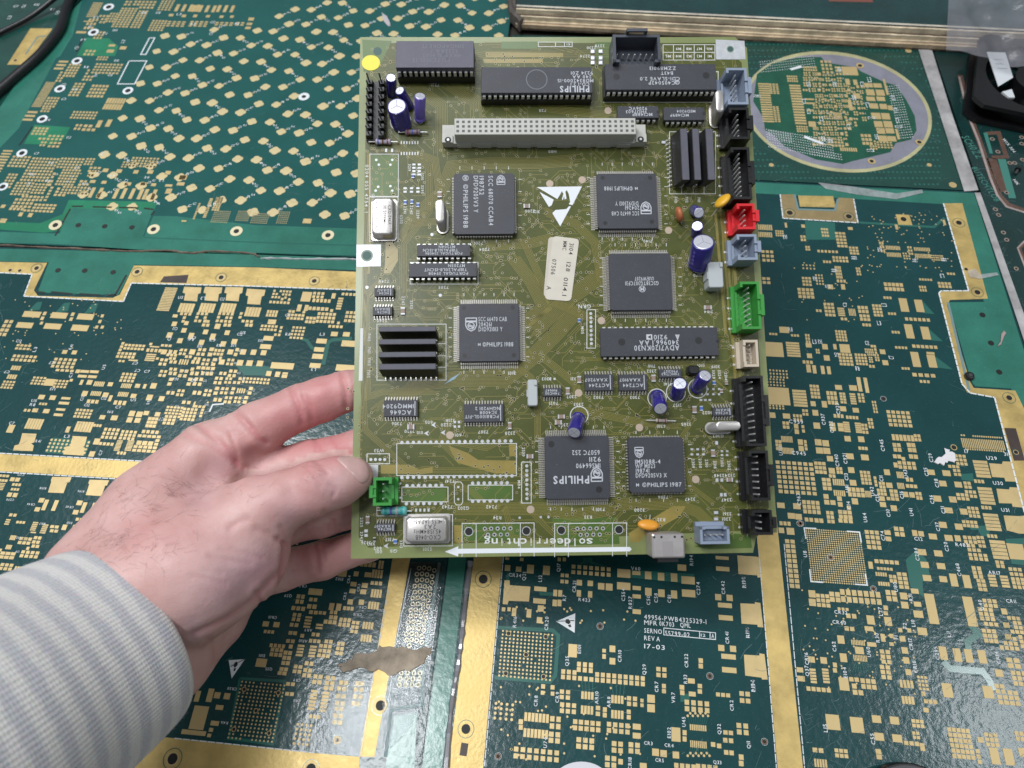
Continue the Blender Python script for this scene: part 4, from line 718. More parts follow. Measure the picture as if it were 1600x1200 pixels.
for t, x, y, h, wd in (('SCH0ZZ', 478, 200, 50, 150), ('8UTECHTLOB', 560, 430, 40, 230)):
    kx, ky = p5.sc(x, y); q = p5.at(x, y); text(lit, t, q[0], q[1], h*kx, p5.z+.12, -75, width=wd*ky)
part('faded_lettering', lit, M_LITE, p5.root)
for t, x, y in (('WIX 304', 705, 190), ('H1K', 750, 420)):
    kx, ky = p5.sc(x, y); q = p5.at(x, y); text(p5.silk, t, q[0], q[1], 20*kx, p5.z+.2, -72)
for x, y in ((600, 150), (635, 230), (690, 485), (740, 300), (710, 300), (790, 280), (620, 590), (640, 625), (670, 735), (690, 780), (750, 960), (785, 140), (785, 180)): p5.ringhole(x, y, 8, 16, name='plated_hole', mring=mat('dull_ring', (.3, .24, .2), .5, .2))
p5.scratches([(400, -100), (800, -100), (800, 1500), (600, 600)], 110); p5.finish()

# narrow strips of film taped over the joints
def film(name, label, pxs, m, z0=.4, th=.25, cat='tape'):
    P = [TP(*q) for q in pxs]; c = np.mean(P, 0); mb = MB(); mb.slab([tuple(p-c) for p in P], z0, z0+th)
    return tag(part(name, mb, m, None, loc=(c[0], c[1], 0)), label, cat)
M_TAPE = mat('grey_tape', (.36, .35, .35), .5, var=.45, vscale=45, bump=.2, bscale=200)
film('tape_strip', 'dull silver tape strip running down beside the round board', [(1431, 68), (1452, 68), (1487, 180), (1528, 298), (1506, 300), (1468, 180)], M_TAPE)
film('tape_strip', 'narrow worn silver tape along the far right panel joint, below the wider tape', [(1522, 302), (1531, 302), (1602, 500), (1660, 680), (1650, 690), (1590, 505)], M_TAPE)

# ------------------------------------------------------------------ the populated board held in the hand
BOARD = bpy.data.objects.new('circuit_board', None); COL.objects.link(BOARD); BOARD.empty_display_size = .01
_b4 = np.eye(4); _b4[:3, :3] = BR; _b4[:3, 3] = BO; BOARD.matrix_world = Matrix(_b4.tolist())
tag(BOARD, 'olive green populated circuit board held up by the hand', 'circuit board')
M_EDGE = mat('board_laminate', (.20, .235, .085), .38, var=.12, vscale=40, coat=.3, coatr=.2)
M_OLIVE = mat('olive_solder_mask', (.072, .084, .0155), .36, var=.26, vscale=24, bump=.05, bscale=900, coat=.15, coatr=.22, spec=.38, speck=.35)
M_OTRACE = mat('olive_trace', (.225, .190, .050), .36, coat=.15, coatr=.22, spec=.38)
M_OPOUR = mat('olive_copper_pour', (.26, .20, .045), .36, var=.12, vscale=80, coat=.3, coatr=.22)
M_OGREEN = mat('olive_bare_green', (.07, .13, .022), .34, var=.15, vscale=40, coat=.15, coatr=.22)
M_TIN = mat('tin_solder', (.74, .74, .72), .32, .5, var=.12, vscale=300)
M_LEAD = mat('lead_tin', (.46, .44, .41), .36, .5)
M_TINW = mat('tinned_pad', (.52, .54, .56), .42, .3, var=.15, vscale=200)
M_STEEL = mat('steel_can', (.52, .50, .48), .36, .7, var=.08, vscale=120, bump=.03, bscale=700)
M_CHIP = mat('chip_epoxy', (.036, .038, .049), .50, var=.12, vscale=160, bump=.10, bscale=2600, speck=.22)
M_CHIPD = mat('chip_dark', (.014, .014, .016), .42, bump=.06, bscale=1500)
M_MARK = mat('chip_marking', (.52, .54, .58), .7)
M_MARKD = mat('chip_marking_faint', (.16, .165, .19), .7)
M_BSILK = mat('board_white_print', (.66, .68, .66), .6)
M_BLK = mat('black_plastic', (.011, .011, .012), .38, bump=.04, bscale=900)
M_PURP = mat('cap_sleeve_blue', (.026, .019, .19), .28, var=.1, vscale=100, coat=.5, coatr=.1)
M_LPUR = mat('cap_sleeve_violet', (.16, .12, .50), .35, coat=.3)
M_CAPT = mat('cap_aluminium', (.70, .71, .78), .35, .6, var=.05, vscale=300)
M_BEIGE = mat('grey_plastic', (.46, .46, .42), .45, var=.05, vscale=100)
M_BROWNC = mat('ceramic_brown', (.26, .19, .15), .5)
M_BLUEC = mat('resistor_blue', (.05, .13, .40), .45)
M_VIAH = mat('via_hole', (.02, .016, .006), .6)

corner = [(0, 0), (178.5, 0), (184, -5.5), (184, -232.5), (176.5, -232.5), (174.5, -235), (173, -BH), (0, -BH)]
mb = MB(); mb.slab(corner, -1.6, 0); part('laminate', mb, M_EDGE, BOARD)
inner = [(3.2, -3), (170, -3), (181, -13), (181, -222), (170, -231.5), (7.5, -BH+4.5), (3.2, -BH+9)]
mb = MB(); mb.slab(inner, .002, .035); part('solder_mask', mb, M_OLIVE, BOARD)

def bt(px, py, h=0): return BP(px, py, h)
# ---- copper: grid routed traces, bundles, vias
CELL = .62; NXc, NYc = int(BW/CELL), int(BH/CELL)
occ = np.zeros((NXc+2, NYc+2), bool)
trc = MB(); via = MB(); viah = MB()
DIR = [(1, 0), (1, 1), (0, 1), (-1, 1), (-1, 0), (-1, -1), (0, -1), (1, -1)]
def inside(i, j): return 8 < i < NXc-8 and 8 < j < NYc-8
def putvia(x, y, r=.52):
    via.disc(x, y, .066, r*1.12, 8); viah.disc(x, y, .07, r*.80, 7)
def walk(i, j, d, L):
    path = [(i, j)]; nturn = 0
    while L > 0:
        seg = random.randint(5, 22)
        for _ in range(seg):
            ni, nj = i+DIR[d][0], j+DIR[d][1]
            if not inside(ni, nj) or occ[ni, nj] or (d % 2 and occ[i+DIR[d][0], j] and occ[i, j+DIR[d][1]]): L = 0; break
            i, j = ni, nj; occ[i, j] = True; L -= 1; path.append((i, j))
            if L <= 0: break
        d = (d+random.choice([-1, 1])) % 8
    return path
def emit(path, wd=.22, ends=True):
    if len(path) < 5: return
    P = [path[0]]
    for a, b, c in zip(path, path[1:], path[2:]):
        if (b[0]-a[0], b[1]-a[1]) != (c[0]-b[0], c[1]-b[1]): P.append(b)
    P.append(path[-1]); Q = [(p[0]*CELL, -p[1]*CELL) for p in P]
    trc.line(Q, wd, .05)
    if ends:
        for q in (Q[0], Q[-1]):
            if random.random() < .72: putvia(*q)
def bundle(pts, n, pitch=.62, wd=.23, jit=3.0):
    """n parallel traces along a photo polyline; ends staggered"""
    P = [BP(*p) for p in pts]
    for k in range(n):
        off = (k-(n-1)/2)*pitch; Q = []
        for i in range(len(P)):
            a = P[i]-P[i-1] if i else P[1]-P[0]; b = P[i+1]-P[i] if i < len(P)-1 else a
            a = a/np.linalg.norm(a); b = b/np.linalg.norm(b); t = a+b; t = t/np.linalg.norm(t); nn = np.array([-t[1], t[0]])
            Q.append(P[i]+nn*off/max(.6, abs(nn@np.array([-a[1], a[0]]))))
        Q[0] = Q[0]+(Q[0]-Q[1])/np.linalg.norm(Q[0]-Q[1])*random.uniform(-jit, jit); Q[-1] = Q[-1]+(Q[-1]-Q[-2])/np.linalg.norm(Q[-1]-Q[-2])*random.uniform(-jit, jit)
        trc.line(Q, wd, .055)
        for a, b in zip(Q, Q[1:]):
            for t in np.linspace(0, 1, int(np.linalg.norm(b-a)/.3)+2):
                q = a+(b-a)*t; i, j = int(round(q[0]/CELL)), int(round(-q[1]/CELL))
                if 0 <= i < NXc and 0 <= j < NYc: occ[i, j] = True
        for q in (Q[0], Q[-1]):
            if random.random() < .4: putvia(*q)
for a in (([(575, 240), (575, 300), (569, 450), (565, 560), (571, 672), (640, 735), (760, 735)], 4, .7),
          ([(600, 435), (572, 460), (575, 620), (600, 612), (680, 612)], 5, .6),
          ([(590, 645), (660, 598), (715, 592), (790, 592), (830, 560), (870, 520), (905, 480)], 12, .6),
          ([(640, 345), (690, 300), (705, 260), (760, 255), (840, 255), (900, 250)], 9, .65),
          ([(650, 240), (680, 250), (690, 330)], 6, .6), ([(620, 380), (640, 350), (690, 345)], 6, .6),
          ([(640, 130), (690, 165), (690, 240)], 8, .75), ([(700, 130), (745, 160), (745, 180)], 9, .75), ([(610, 220), (670, 260), (670, 330), (630, 380), (630, 460)], 5, .75),
          ([(800, 400), (830, 440), (850, 480), (800, 520), (825, 560)], 10, .6), ([(820, 380), (860, 470), (930, 500)], 6, .6), ([(830, 520), (890, 465), (940, 430), (960, 400)], 12, .62),
          ([(850, 330), (900, 350), (930, 380), (940, 440)], 7, .6), ([(760, 385), (830, 380), (870, 370)], 8, .6),
          ([(905, 560), (1000, 565), (1120, 572), (1130, 600)], 3, .6), ([(850, 560), (900, 600), (905, 640), (1000, 660), (1060, 665)], 6, .6),
          ([(700, 795), (850, 795), (900, 805), (960, 795)], 9, .62), ([(960, 790), (1050, 785), (1090, 800), (1120, 830)], 8, .6), ([(790, 560), (830, 590), (840, 640), (840, 690)], 5, .6),
          ([(1080, 660), (1060, 690), (1080, 760), (1120, 790)], 3, .7), ([(1135, 480), (1150, 560), (1158, 620), (1165, 740), (1175, 800)], 4, 1.1),
          ([(1130, 250), (1133, 330), (1138, 440), (1142, 510)], 5, 1.0), ([(1060, 440), (1065, 405), (1075, 390)], 5, .7),
          ([(600, 860), (590, 820), (590, 780)], 2, .9), ([(700, 750), (740, 770), (760, 790), (790, 795), (800, 840), (870, 850)], 4, .7), ([(820, 790), (860, 830), (890, 855)], 3, .8),
          ([(740, 640), (700, 660), (690, 690), (720, 720)], 5, .7), ([(620, 690), (700, 690), (760, 700), (800, 680)], 4, .7), ([(800, 130), (860, 170), (900, 175), (960, 180)], 6, .7), ([(730, 90), (760, 85), (960, 84)], 4, 1.0), ([(930, 100), (900, 80), (860, 70), (760, 70)], 3, 1.2)): bundle(*a)
bundle([(1122, 330), (1128, 400), (1134, 470), (1138, 520)], 2, 2.6, 1.2, 1); bundle([(1136, 330), (1141, 400), (1147, 470), (1152, 560)], 2, 2.8, 1.5, 1); bundle([(577, 240), (578, 330), (575, 430)], 1, 1, 1.6, 1); bundle([(1150, 560), (1156, 640), (1160, 700)], 2, 2.2, 1.1, 1)
for k in range(3300):
    i, j = random.randint(9, NXc-9), random.randint(9, NYc-9)
    if occ[i, j]: continue
    px, py = i/NXc, j/NYc
    d = random.choice([0, 4, 1, 5, 3, 7, 0, 4] if py > .35 else [0, 4, 2, 6, 1, 5])
    emit(walk(i, j, d, random.randint(10, 60)))
for k in range(500):
    i, j = random.randint(9, NXc-9), random.randint(9, NYc-9)
    if not occ[i-1:i+2, j-1:j+2].any(): putvia(i*CELL, -j*CELL, .5)
for (x0, y0, x1, y1, n) in ((717, 474, 811, 565, 90), (933, 270, 1027, 357, 90), (953, 396, 1049, 484, 80), (852, 681, 952, 779, 90), (709, 271, 804, 365, 80), (983, 684, 1069, 770, 60), (760, 400, 850, 460, 60), (1000, 560, 1130, 660, 50), (820, 620, 900, 660, 30), (590, 600, 680, 700, 40), (930, 500, 1130, 570, 50)):
    for k in range(n):
        t = random.random()*4; u = t % 1; o_ = random.choice([16, 20, 24, 30, 38, 46])+random.uniform(-2, 2)
        x, y = [(x0+(x1-x0)*u, y0-o_), (x1+o_, y0+(y1-y0)*u), (x0+(x1-x0)*u, y1+o_), (x0-o_, y0+(y1-y0)*u)][int(t)]
        p = BP(x, y); putvia(round(p[0]/1.27)*1.27, round(p[1]/1.27)*1.27)
def pour(pts, m=M_OPOUR, name='copper_pour', z=.045):
    mb = MB(); P = [tuple(BP(*p)) for p in pts]; a = sum(P[i][0]*P[(i+1) % len(P)][1]-P[(i+1) % len(P)][0]*P[i][1] for i in range(len(P)))
    mb.slab(P, .01, z); part(name, mb, m, BOARD)
Z(540, 640, .2125)
pour(zl([(260, 405), (470, 405), (540, 440), (640, 420), (640, 465), (560, 475), (260, 470)])); pour(zl([(760, 265), (900, 320), (975, 370), (1255, 375), (1255, 470), (1100, 470), (820, 390), (770, 300)])); pour(zl([(1200, 255), (1250, 255), (1258, 340), (1205, 345)]))
pour(zl([(795, 850), (850, 850), (865, 1000), (800, 970)]))
Z(540, 220, .2125); pour(zl([(295, 745), (340, 745), (385, 800), (385, 880), (330, 975), (280, 975), (290, 900)]))
Z(860, 640, .225); pour(zl([(540, 860), (700, 760), (850, 670), (940, 670), (900, 740), (650, 880), (620, 920), (560, 920)]))
Z(540, 40, .2125); pour(zl([(1145, 118), (1410, 118), (1410, 170), (1300, 172), (1145, 170)]), M_OGREEN, 'bare_window', .06); pour(zl([(1030, 195), (1600, 200), (1600, 232), (1030, 235)])); pour(zl([(1010, 245), (1450, 245), (1450, 275), (1020, 275)]))
pour([(566, 62), (612, 64), (600, 90), (590, 110), (568, 112)], M_OGREEN, 'bare_window', .06)
Z(540, 220, .2125); pour(zl([(190, 105), (385, 105), (385, 405), (190, 405)]), M_OGREEN, 'bare_window', .042)
Z(860, 640, .225); pour(zl([(1000, 950), (1260, 860), (1390, 870), (1400, 960), (1100, 970)]), M_OGREEN, 'bare_window', .042)
Z(540, 640, .2125); pour(zl([(860, 842), (1280, 842), (1280, 960), (860, 970)]), M_OGREEN, 'bare_window', .042); pour(zl([(905, 560), (1225, 555), (1225, 655), (905, 655)]), M_OGREEN, 'bare_window', .042); pour(zl([(420, 585), (740, 580), (740, 675), (420, 680)]), M_OGREEN, 'bare_window', .042)
pour([(862, 800+10), (965, 808), (968, 850), (870, 852)], M_OGREEN, 'bare_window', .042); pour([(930, 66), (1010, 66), (1018, 90), (930, 92)], M_OGREEN, 'bare_window', .042)
part('copper_traces', trc, M_OTRACE, BOARD, kind='stuff'); part('via_rings', via, mat('via_ring', (.42, .39, .22), .4, .2), BOARD, kind='stuff'); part('via_holes', viah, M_VIAH, BOARD, kind='stuff')

# ---- white print collected into one flat layer
SK = MB(); SZ = .1
def S(t, px, py, hpx, rot=180, width=None, bold=False, mono=False, align=.5):
    p = BP(px, py); text(SK, t, p[0], p[1], hpx/3.4, SZ, rot, align, bold, mono, width/3.4 if width else None)
def SL(pts, wpx=1.0, closed=False): SK.line([BP(*p) for p in pts], wpx/3.4, SZ, closed)
def SR(x0, y0, x1, y1, wpx=1.0): SL([(x0, y0), (x1, y0), (x1, y1), (x0, y1)], wpx, True)
def SC(px, py, rpx, wpx=1.2): p = BP(px, py); SK.ring(p[0], p[1], SZ, (rpx-wpx)/3.4, rpx/3.4, 28)
PADS = MB()
def SD(px, py, rpx): p = BP(px, py); PADS.disc(p[0], p[1], .11, rpx/3.4, 12)

# ---- builders for the parts
def rect(px, h):
    x0, y0 = BP(px[0], px[1], h); x1, y1 = BP(px[2], px[3], h)
    a = BP(px[2], px[1], h); b = BP(px[0], px[3], h)
    return (x0+b[0])/2, (y1+b[1])/2, (x1+a[0])/2, (y0+a[1])/2        # x0,y0(bottom),x1,y1(top)
def marks(parent, r, h, lines, m=None):
    """lines: (text, u, v, size mm, rot, bold, width mm) with u,v 0..1 from the photo's left/top of the top face"""
    mb = MB()
    for L in lines:
        t, u, v, s, rot = L[:5]; bold = L[5] if len(L) > 5 else False; wd = L[6] if len(L) > 6 else None
        text(mb, t, r[0]+(r[2]-r[0])*u, r[3]+(r[1]-r[3])*v, s, h+.03, rot, .5, bold, False, wd)
    return part('marking', mb, m or M_MARK, parent)
def shield(parent, r, h, u, v, s, flip):
    mb = MB(); x = r[0]+(r[2]-r[0])*u; y = r[3]+(r[1]-r[3])*v; k = -1 if flip else 1
    P = [(-.5, .6), (.5, .6), (.5, -.1), (.33, -.45), (0, -.62), (-.33, -.45), (-.5, -.1)]
    mb.line([(x+a*s*k, y+b*s*k) for a, b in P], s*.09, h+.03, True); mb.line([(x-.5*s*k, y+.28*s*k), (x+.5*s*k, y+.28*s*k)], s*.16, h+.03)
    mb.ring(x, y-.12*s*k, h+.03, s*.26, s*.34, 16)
    for q in (-.18, -.3): mb.line([(x-.3*s*k, y+(q+.05)*s*k), (x-.1*s*k, y+(q+.14)*s*k), (x+.1*s*k, y+q*s*k), (x+.3*s*k, y+(q+.1)*s*k)], s*.08, h+.03)
    part('emblem', mb, M_MARK, parent)
def dimple(parent, r, h, pts, rad):
    for u, v in pts: mb = MB(); x = r[0]+(r[2]-r[0])*u; y = r[3]+(r[1]-r[3])*v; mb.disc(x, y, h+.02, rad, 18); part('moulding_mark', mb, M_CHIPD, parent)
def dip(name, px, h, n, lines=(), socket=False, thick=3.4, m=M_CHIP, dim=None, notch=True):
    r = rect(px, h); x0, y0, x1, y1 = r; c = .35
    mb = MB(); mb.frus([(x0+c, y0+.5, x1-c, y1-.5, h-thick), (x0-.1, y0-.1, x1+.1, y1+.1, h-thick*.5), (x0, y0, x1, y1, h-.06), (x0+.08, y0+.08, x1-.08, y1-.08, h)])
    o = part(name, mb, m, BOARD)
    pn = MB(); L = (n-1)*2.54; xs = (x0+x1)/2-L/2
    zb = 0.0 if not socket else h-thick-1.6
    for i in range(n):
        x = xs+2.54*i
        for sgn, ye in ((-1, y0-.1), (1, y1+.1)):
            pn.box(x-.65, ye-.05*sgn, h-thick*.5-.15, x+.65, ye+.75*sgn, h-thick*.5+.15)
            pn.box(x-.65, ye+.5*sgn, zb+1.3, x+.65, ye+.78*sgn, h-thick*.5+.14)
            pn.box(x-.28, ye+.5*sgn, 0, x+.28, ye+.78*sgn, zb+1.3)
    part('pins', pn, M_TIN, o, kind='stuff')
    if socket:
        sb = MB(); sb.box(x0-.3, y0-1.2, .4, x1+.3, y0+1.4, h-thick-.3); sb.box(x0-.3, y1-1.4, .4, x1+.3, y1+1.2, h-thick-.3); sb.box(x0-.3, y0+1.4, .4, x0+2.2, y1-1.4, h-thick-.3); sb.box(x1-2.2, y0+1.4, .4, x1+.3, y1-1.4, h-thick-.3)
        part('socket', sb, M_BLK, o)
    if notch:
        k = MB(); k.disc(x1-.15, (y0+y1)/2, h+.02, .9, 14); part('notch', k, M_CHIPD, o)
    if dim: dimple(o, r, h, dim, 1.6)
    if lines: marks(o, r, h, lines)
    return o, r
def qfp(name, px, n, h=3.4, lines=(), lead=2.1, m=M_CHIP, ny=None):
    r = rect(px, h); x0, y0, x1, y1 = r
    mb = MB(); mb.frus([(x0+.5, y0+.5, x1-.5, y1-.5, .35), (x0-.12, y0-.12, x1+.12, y1+.12, h*.5), (x0, y0, x1, y1, h-.08), (x0+.1, y0+.1, x1-.1, y1-.1, h)], corner=.7)
    o = part(name, mb, m, BOARD); pn = MB(); zs = h*.5
    for side in range(4):
        L = (x1-x0) if side in (0, 1) else (y1-y0); nn = n; p = (L-1.6)/(nn-1)
        for i in range(nn):
            t = .8+p*i; w = p*.25
            def add(o0, o1, za, zb):
                if side == 0: pn.box(x0+t-w, y0-.1-o1, za, x0+t+w, y0-.1-o0, zb)
                elif side == 1: pn.box(x0+t-w, y1+.1+o0, za, x0+t+w, y1+.1+o1, zb)
                elif side == 2: pn.box(x0-.1-o1, y0+t-w, za, x0-.1-o0, y0+t+w, zb)
                else: pn.box(x1+.1+o0, y0+t-w, za, x1+.1+o1, y0+t+w, zb)
            add(0, lead*.45, zs-.1, zs+.08); add(lead*.38, lead*.5, .12, zs+.06); add(lead*.4, lead, .06, .22); add(lead*.4, lead*1.25, .05, .09)
    part('leads', pn, M_LEAD, o, kind='stuff')
    if lines: marks(o, r, h, lines)
    return o, r
def plcc(name, px, n, h=4.2, lines=()):
    r = rect(px, h); x0, y0, x1, y1 = r
    mb = MB(); mb.frus([(x0+.7, y0+.7, x1-.7, y1-.7, .6), (x0-.25, y0-.25, x1+.25, y1+.25, h*.55), (x0, y0, x1, y1, h)], corner=.9)
    o = part(name, mb, M_CHIP, BOARD); pn = MB()
    for side in range(4):
        L = (x1-x0) if side < 2 else (y1-y0); p = (L-3)/(n-1)
        for i in range(n):
            t = 1.5+p*i; w = .34
            if side == 0: pn.box(x0+t-w, y0-.75, .1, x0+t+w, y0-.2, h*.55)
            elif side == 1: pn.box(x0+t-w, y1+.2, .1, x0+t+w, y1+.75, h*.55)
            elif side == 2: pn.box(x0-.75, y0+t-w, .1, x0-.2, y0+t+w, h*.55)
            else: pn.box(x1+.2, y0+t-w, .1, x1+.75, y0+t+w, h*.55)
    part('leads', pn, M_LEAD, o, kind='stuff')
    if lines: marks(o, r, h, lines)
    return o, r
def soic(px, n, lines=(), h=2.3, lead=1.5, bar=None):
    r = rect(px, h); x0, y0, x1, y1 = r
    mb = MB(); mb.frus([(x0, y0+.3, x1, y1-.3, .25), (x0-.06, y0-.05, x1+.06, y1+.05, h*.5), (x0, y0+.1, x1, y1-.1, h-.05), (x0+.08, y0+.2, x1-.08, y1-.2, h)])
    o = part('small_outline_chip', mb, M_CHIP, BOARD); pn = MB(); p = (x1-x0-1.0)/(n-1); w = p*.19
    for i in range(n):
        x = x0+.5+p*i
        for s, y in ((-1, y0), (1, y1)):
            pn.box(x-w, y-.1*s, h*.45, x+w, y+lead*.5*s, h*.45+.16); pn.box(x-w, y+lead*.38*s, .1, x+w, y+lead*.52*s, h*.45+.1); pn.box(x-w*1.1, y+lead*.4*s, .06, x+w*1.1, y+lead*s, .24)
    part('leads', pn, M_LEAD, o, kind='stuff')
    if bar: q = MB(); x = x0+(x1-x0)*bar; q.box(x-.16, y0+.5, h-.01, x+.16, y1-.5, h+.03); part('pin_one_bar', q, M_MARK, o)
    if lines: marks(o, r, h, lines, M_MARK)
    return o
def cyl(mb, c0, c1, r0, r1, n=24, cap0=True, cap1=True): mb.tube([c0, c1], [r0, r1], n)
def cap(top, base, rpx, h, m=M_PURP, vent=3, lean=False, name='electrolytic_capacitor'):
    """top and base: photo pixels of the can's centre at its top (height h) and of its foot"""
    T = np.array([*BP(*top, h), h]); B = np.array([*BP(*base, .4), .5]); ax = T-B; L = np.linalg.norm(ax); ax /= L; r = rpx/3.55
    R = []; up = np.array([0, 1., 0]) if abs(ax[1]) < .9 else np.array([1., 0, 0]); u = np.cross(ax, up); u /= np.linalg.norm(u); v = np.cross(ax, u)
    mb = MB(); prof = [(0, .9), (.02, 1.0), (.10, 1.0), (.13, .93), (.16, 1.0), (.95, 1.0), (.985, .96), (1.0, .86)]
    for t, q in prof: R.append([tuple(B+ax*L*t+r*q*(math.cos(2*math.pi*k/28)*u+math.sin(2*math.pi*k/28)*v)) for k in range(28)])
    mb.rings(R); o = part(name, mb, m, BOARD); smooth_by_angle(o)
    tp = MB(); rr = [[tuple(T+ax*dz+r*q*(math.cos(2*math.pi*k/28)*u+math.sin(2*math.pi*k/28)*v)) for k in range(28)] for q, dz in ((.85, .02), (.8, .08))]
    tp.rings(rr, False, True); to = part('can_top', tp, M_CAPT, o)
    vb = MB()
    for k in range(vent):
        a = 2*math.pi*k/vent+.6; d = math.cos(a)*u+math.sin(a)*v; e = np.cross(ax, d); vb.obox(T+ax*.09+d*r*.36, d, e, ax, r*.36, r*.035, .02)
    part('vent_groove', vb, mat('groove_grey', (.33, .33, .38), .5), o)
    sb = MB()                                     # polarity stripe along the sleeve, facing the camera's left
    cam_l = BR.T @ (CAMP-BO)*1e3
    vdir = cam_l-(T+B)/2; vdir -= ax*(vdir@ax); vdir /= np.linalg.norm(vdir); sd = np.cross(ax, vdir)
    vdir = vdir*.8+sd*.6*random.choice([-1, 1]); vdir /= np.linalg.norm(vdir); sd = np.cross(ax, vdir)
    for k in range(4): sb.obox(B+ax*L*(.3+.16*k)+vdir*(r*1.002), sd, ax, vdir, r*.10, L*.045, .03)
    part('polarity_stripe', sb, M_LPUR, o)
    lw = MB(); 
    for s in (-1, 1): lw.tube([tuple(B+u*s*r*.45+ax*.3), tuple(np.array([B[0]+s*r*.45, B[1], 0]))], .25, 6)
    part('lead_wire', lw, M_TIN, o)
    return o
def can(px, h, lines, name='oscillator_can'):
    r = rect(px, h); x0, y0, x1, y1 = r
    mb = MB(); mb.frus([(x0-1.3, y0-1.3, x1+1.3, y1+1.3, .5), (x0-1.3, y0-1.3, x1+1.3, y1+1.3, 1.0), (x0-.5, y0-.5, x1+.5, y1+.5, 1.05), (x0-.3, y0-.3, x1+.3, y1+.3, 1.6), (x0-.1, y0-.1, x1+.1, y1+.1, h-.7), (x0+.2, y0+.2, x1-.2, y1-.2, h-.2), (x0+.7, y0+.7, x1-.7, y1-.7, h)], corner=1.0)
    o = part(name, mb, M_STEEL, BOARD); smooth_by_angle(o, 50)
    marks(o, r, h, lines, mat('ink_dark', (.03, .028, .028), .6)); return o
def crystal(top, base, L, horiz, h=11, name='crystal_can'):
    T = np.array([*BP(*top, h), h]); B = np.array([*BP(*base, .6), .6]); mb = MB()
    def stad(c, l, w):
        P = []
        for k in range(24):
            a = 2*math.pi*k/24; s = 1 if math.cos(a) >= 0 else -1; q = (s*(l-w)+w*math.cos(a), w*math.sin(a)); P.append((c[0]+(q[0] if horiz else q[1]), c[1]+(q[1] if horiz else q[0]), c[2]))
        return P if horiz else P[::-1]
    l, w_ = L/2, L*.19; lerp = lambda t: B+(T-B)*t
    mb.rings([stad(B, l+.6, w_+.6), stad(B+[0, 0, .5], l+.6, w_+.6), stad(B+[0, 0, .55], l, w_), stad(lerp(.93), l, w_), stad(lerp(.98), l-.3, w_-.3), stad(T, l-.9, w_-.9)])
    o = part(name, mb, M_STEEL, BOARD); smooth_by_angle(o, 40); return o
def header(px, h, n, mname, side='R', wall=1.1, latch=True, rows=1, low=.34, name='shrouded_header', floor=2.6, pinh=.86, pm=M_TIN):
    """px: photo rectangle of the rim at height h. side: where the tall latch wall stands (R, L, T, B)"""
    r = rect(px, h); x0, y0, x1, y1 = r; mb = MB(); m = MATS[mname]
    fl = {'R': (x0-1.6, y0, x1, y1), 'L': (x0, y0, x1+1.6, y1), 'T': (x0, y0-1.6, x1, y1), 'B': (x0, y0, x1, y1+1.6)}[side]
    mb.box(fl[0]+.03, fl[1]+.03, .1, fl[2]-.03, fl[3]-.03, floor)
    w = wall; lo = h*low; gap = .0
    H = {'R': h, 'L': h, 'T': h, 'B': h}; opp = {'R': 'L', 'L': 'R', 'T': 'B', 'B': 'T'}[side]; H[opp] = max(lo, floor+.3)
    mb.box(x1-w, y0, .12, x1, y1, H['R']); mb.box(x0, y0, .14, x0+w, y1, H['L'])
    mb.box(x0+w, y1-w, .16, x1-w, y1, H['T']); mb.box(x0+w, y0, .16, x1-w, y0+w, H['B'])
    if opp in 'LR':    # end walls return a little on the open side
        xx = (x0, x0+w) if opp == 'L' else (x1-w, x1)
        mb.box(xx[0], y1-w*2.2, H[opp], xx[1], y1, h); mb.box(xx[0], y0, H[opp], xx[1], y0+w*2.2, h)
    else:
        yy = (y0, y0+w) if opp == 'B' else (y1-w, y1)
        mb.box(x0, yy[0], H[opp], x0+w*2.2, yy[1], h); mb.box(x1-w*2.2, yy[0], H[opp], x1, yy[1], h)
    o = part(name, mb, m, BOARD)
    if latch:
        lb = MB(); cx, cy = (x0+x1)/2, (y0+y1)/2; q = .22
        if side in 'RL':
            e = x1 if side == 'R' else x0; s = 1 if side == 'R' else -1; L = (y1-y0)*q
            lb.box(e+.01*s, cy-L, h*.3, e+1.5*s, cy+L, h+.8); lb.box(e-1.4*s, cy-L*.9, h-.6, e, cy-L*.55, h+.7); lb.box(e-1.4*s, cy+L*.55, h-.6, e, cy+L*.9, h+.7)
        else:
            e = y1 if side == 'T' else y0; s = 1 if side == 'T' else -1; L = (x1-x0)*q
            lb.box(cx-L, e+.01*s, h*.3, cx-L*.75, e+1.5*s, h+2.4); lb.box(cx+L*.75, e+.01*s, h*.3, cx+L, e+1.5*s, h+2.4); lb.box(cx-L*.75, e+.02*s, h+1.4, cx+L*.75, e+1.4*s, h+2.4); lb.box(cx-L*.75, e+.02*s, h*.3, cx+L*.75, e+1.4*s, h*.45)
        part('latch', lb, m, o)
    pn = MB(); vert = side in 'RL'; span = (y1-y0 if vert else x1-x0)-2*w; pt = span/n
    for i in range(n):
        t = (i+.5)*pt+w
        for k in range(rows):
            if vert: x = (x0+x1)/2+(k-(rows-1)/2)*2.5; y = y0+t
            else: y = (y0+y1)/2+(k-(rows-1)/2)*2.5; x = x0+t
            pn.frus([(x-.32, y-.32, x+.32, y+.32, floor), (x-.32, y-.32, x+.32, y+.32, h*pinh-.6), (x-.14, y-.14, x+.14, y+.14, h*pinh)])
        if i % 2 == 0:
            q = MB(); 
            if vert: pn.disc(fl[0]-.5 if side == 'R' else fl[2]+.5, y0+t, .15, .5, 8)
    part('contact_pins', pn, pm, o, kind='stuff')
    return o, r
mat('hdr_black', (.010, .010, .011), .33, bump=.03, bscale=900); mat('hdr_red', (.62, .012, .02), .38); mat('hdr_grey', (.24, .29, .38), .42); mat('hdr_green', (.03, .26, .035), .38); mat('hdr_cream', (.55, .47, .37), .5); mat('hdr_slate', (.05, .057, .075), .42)
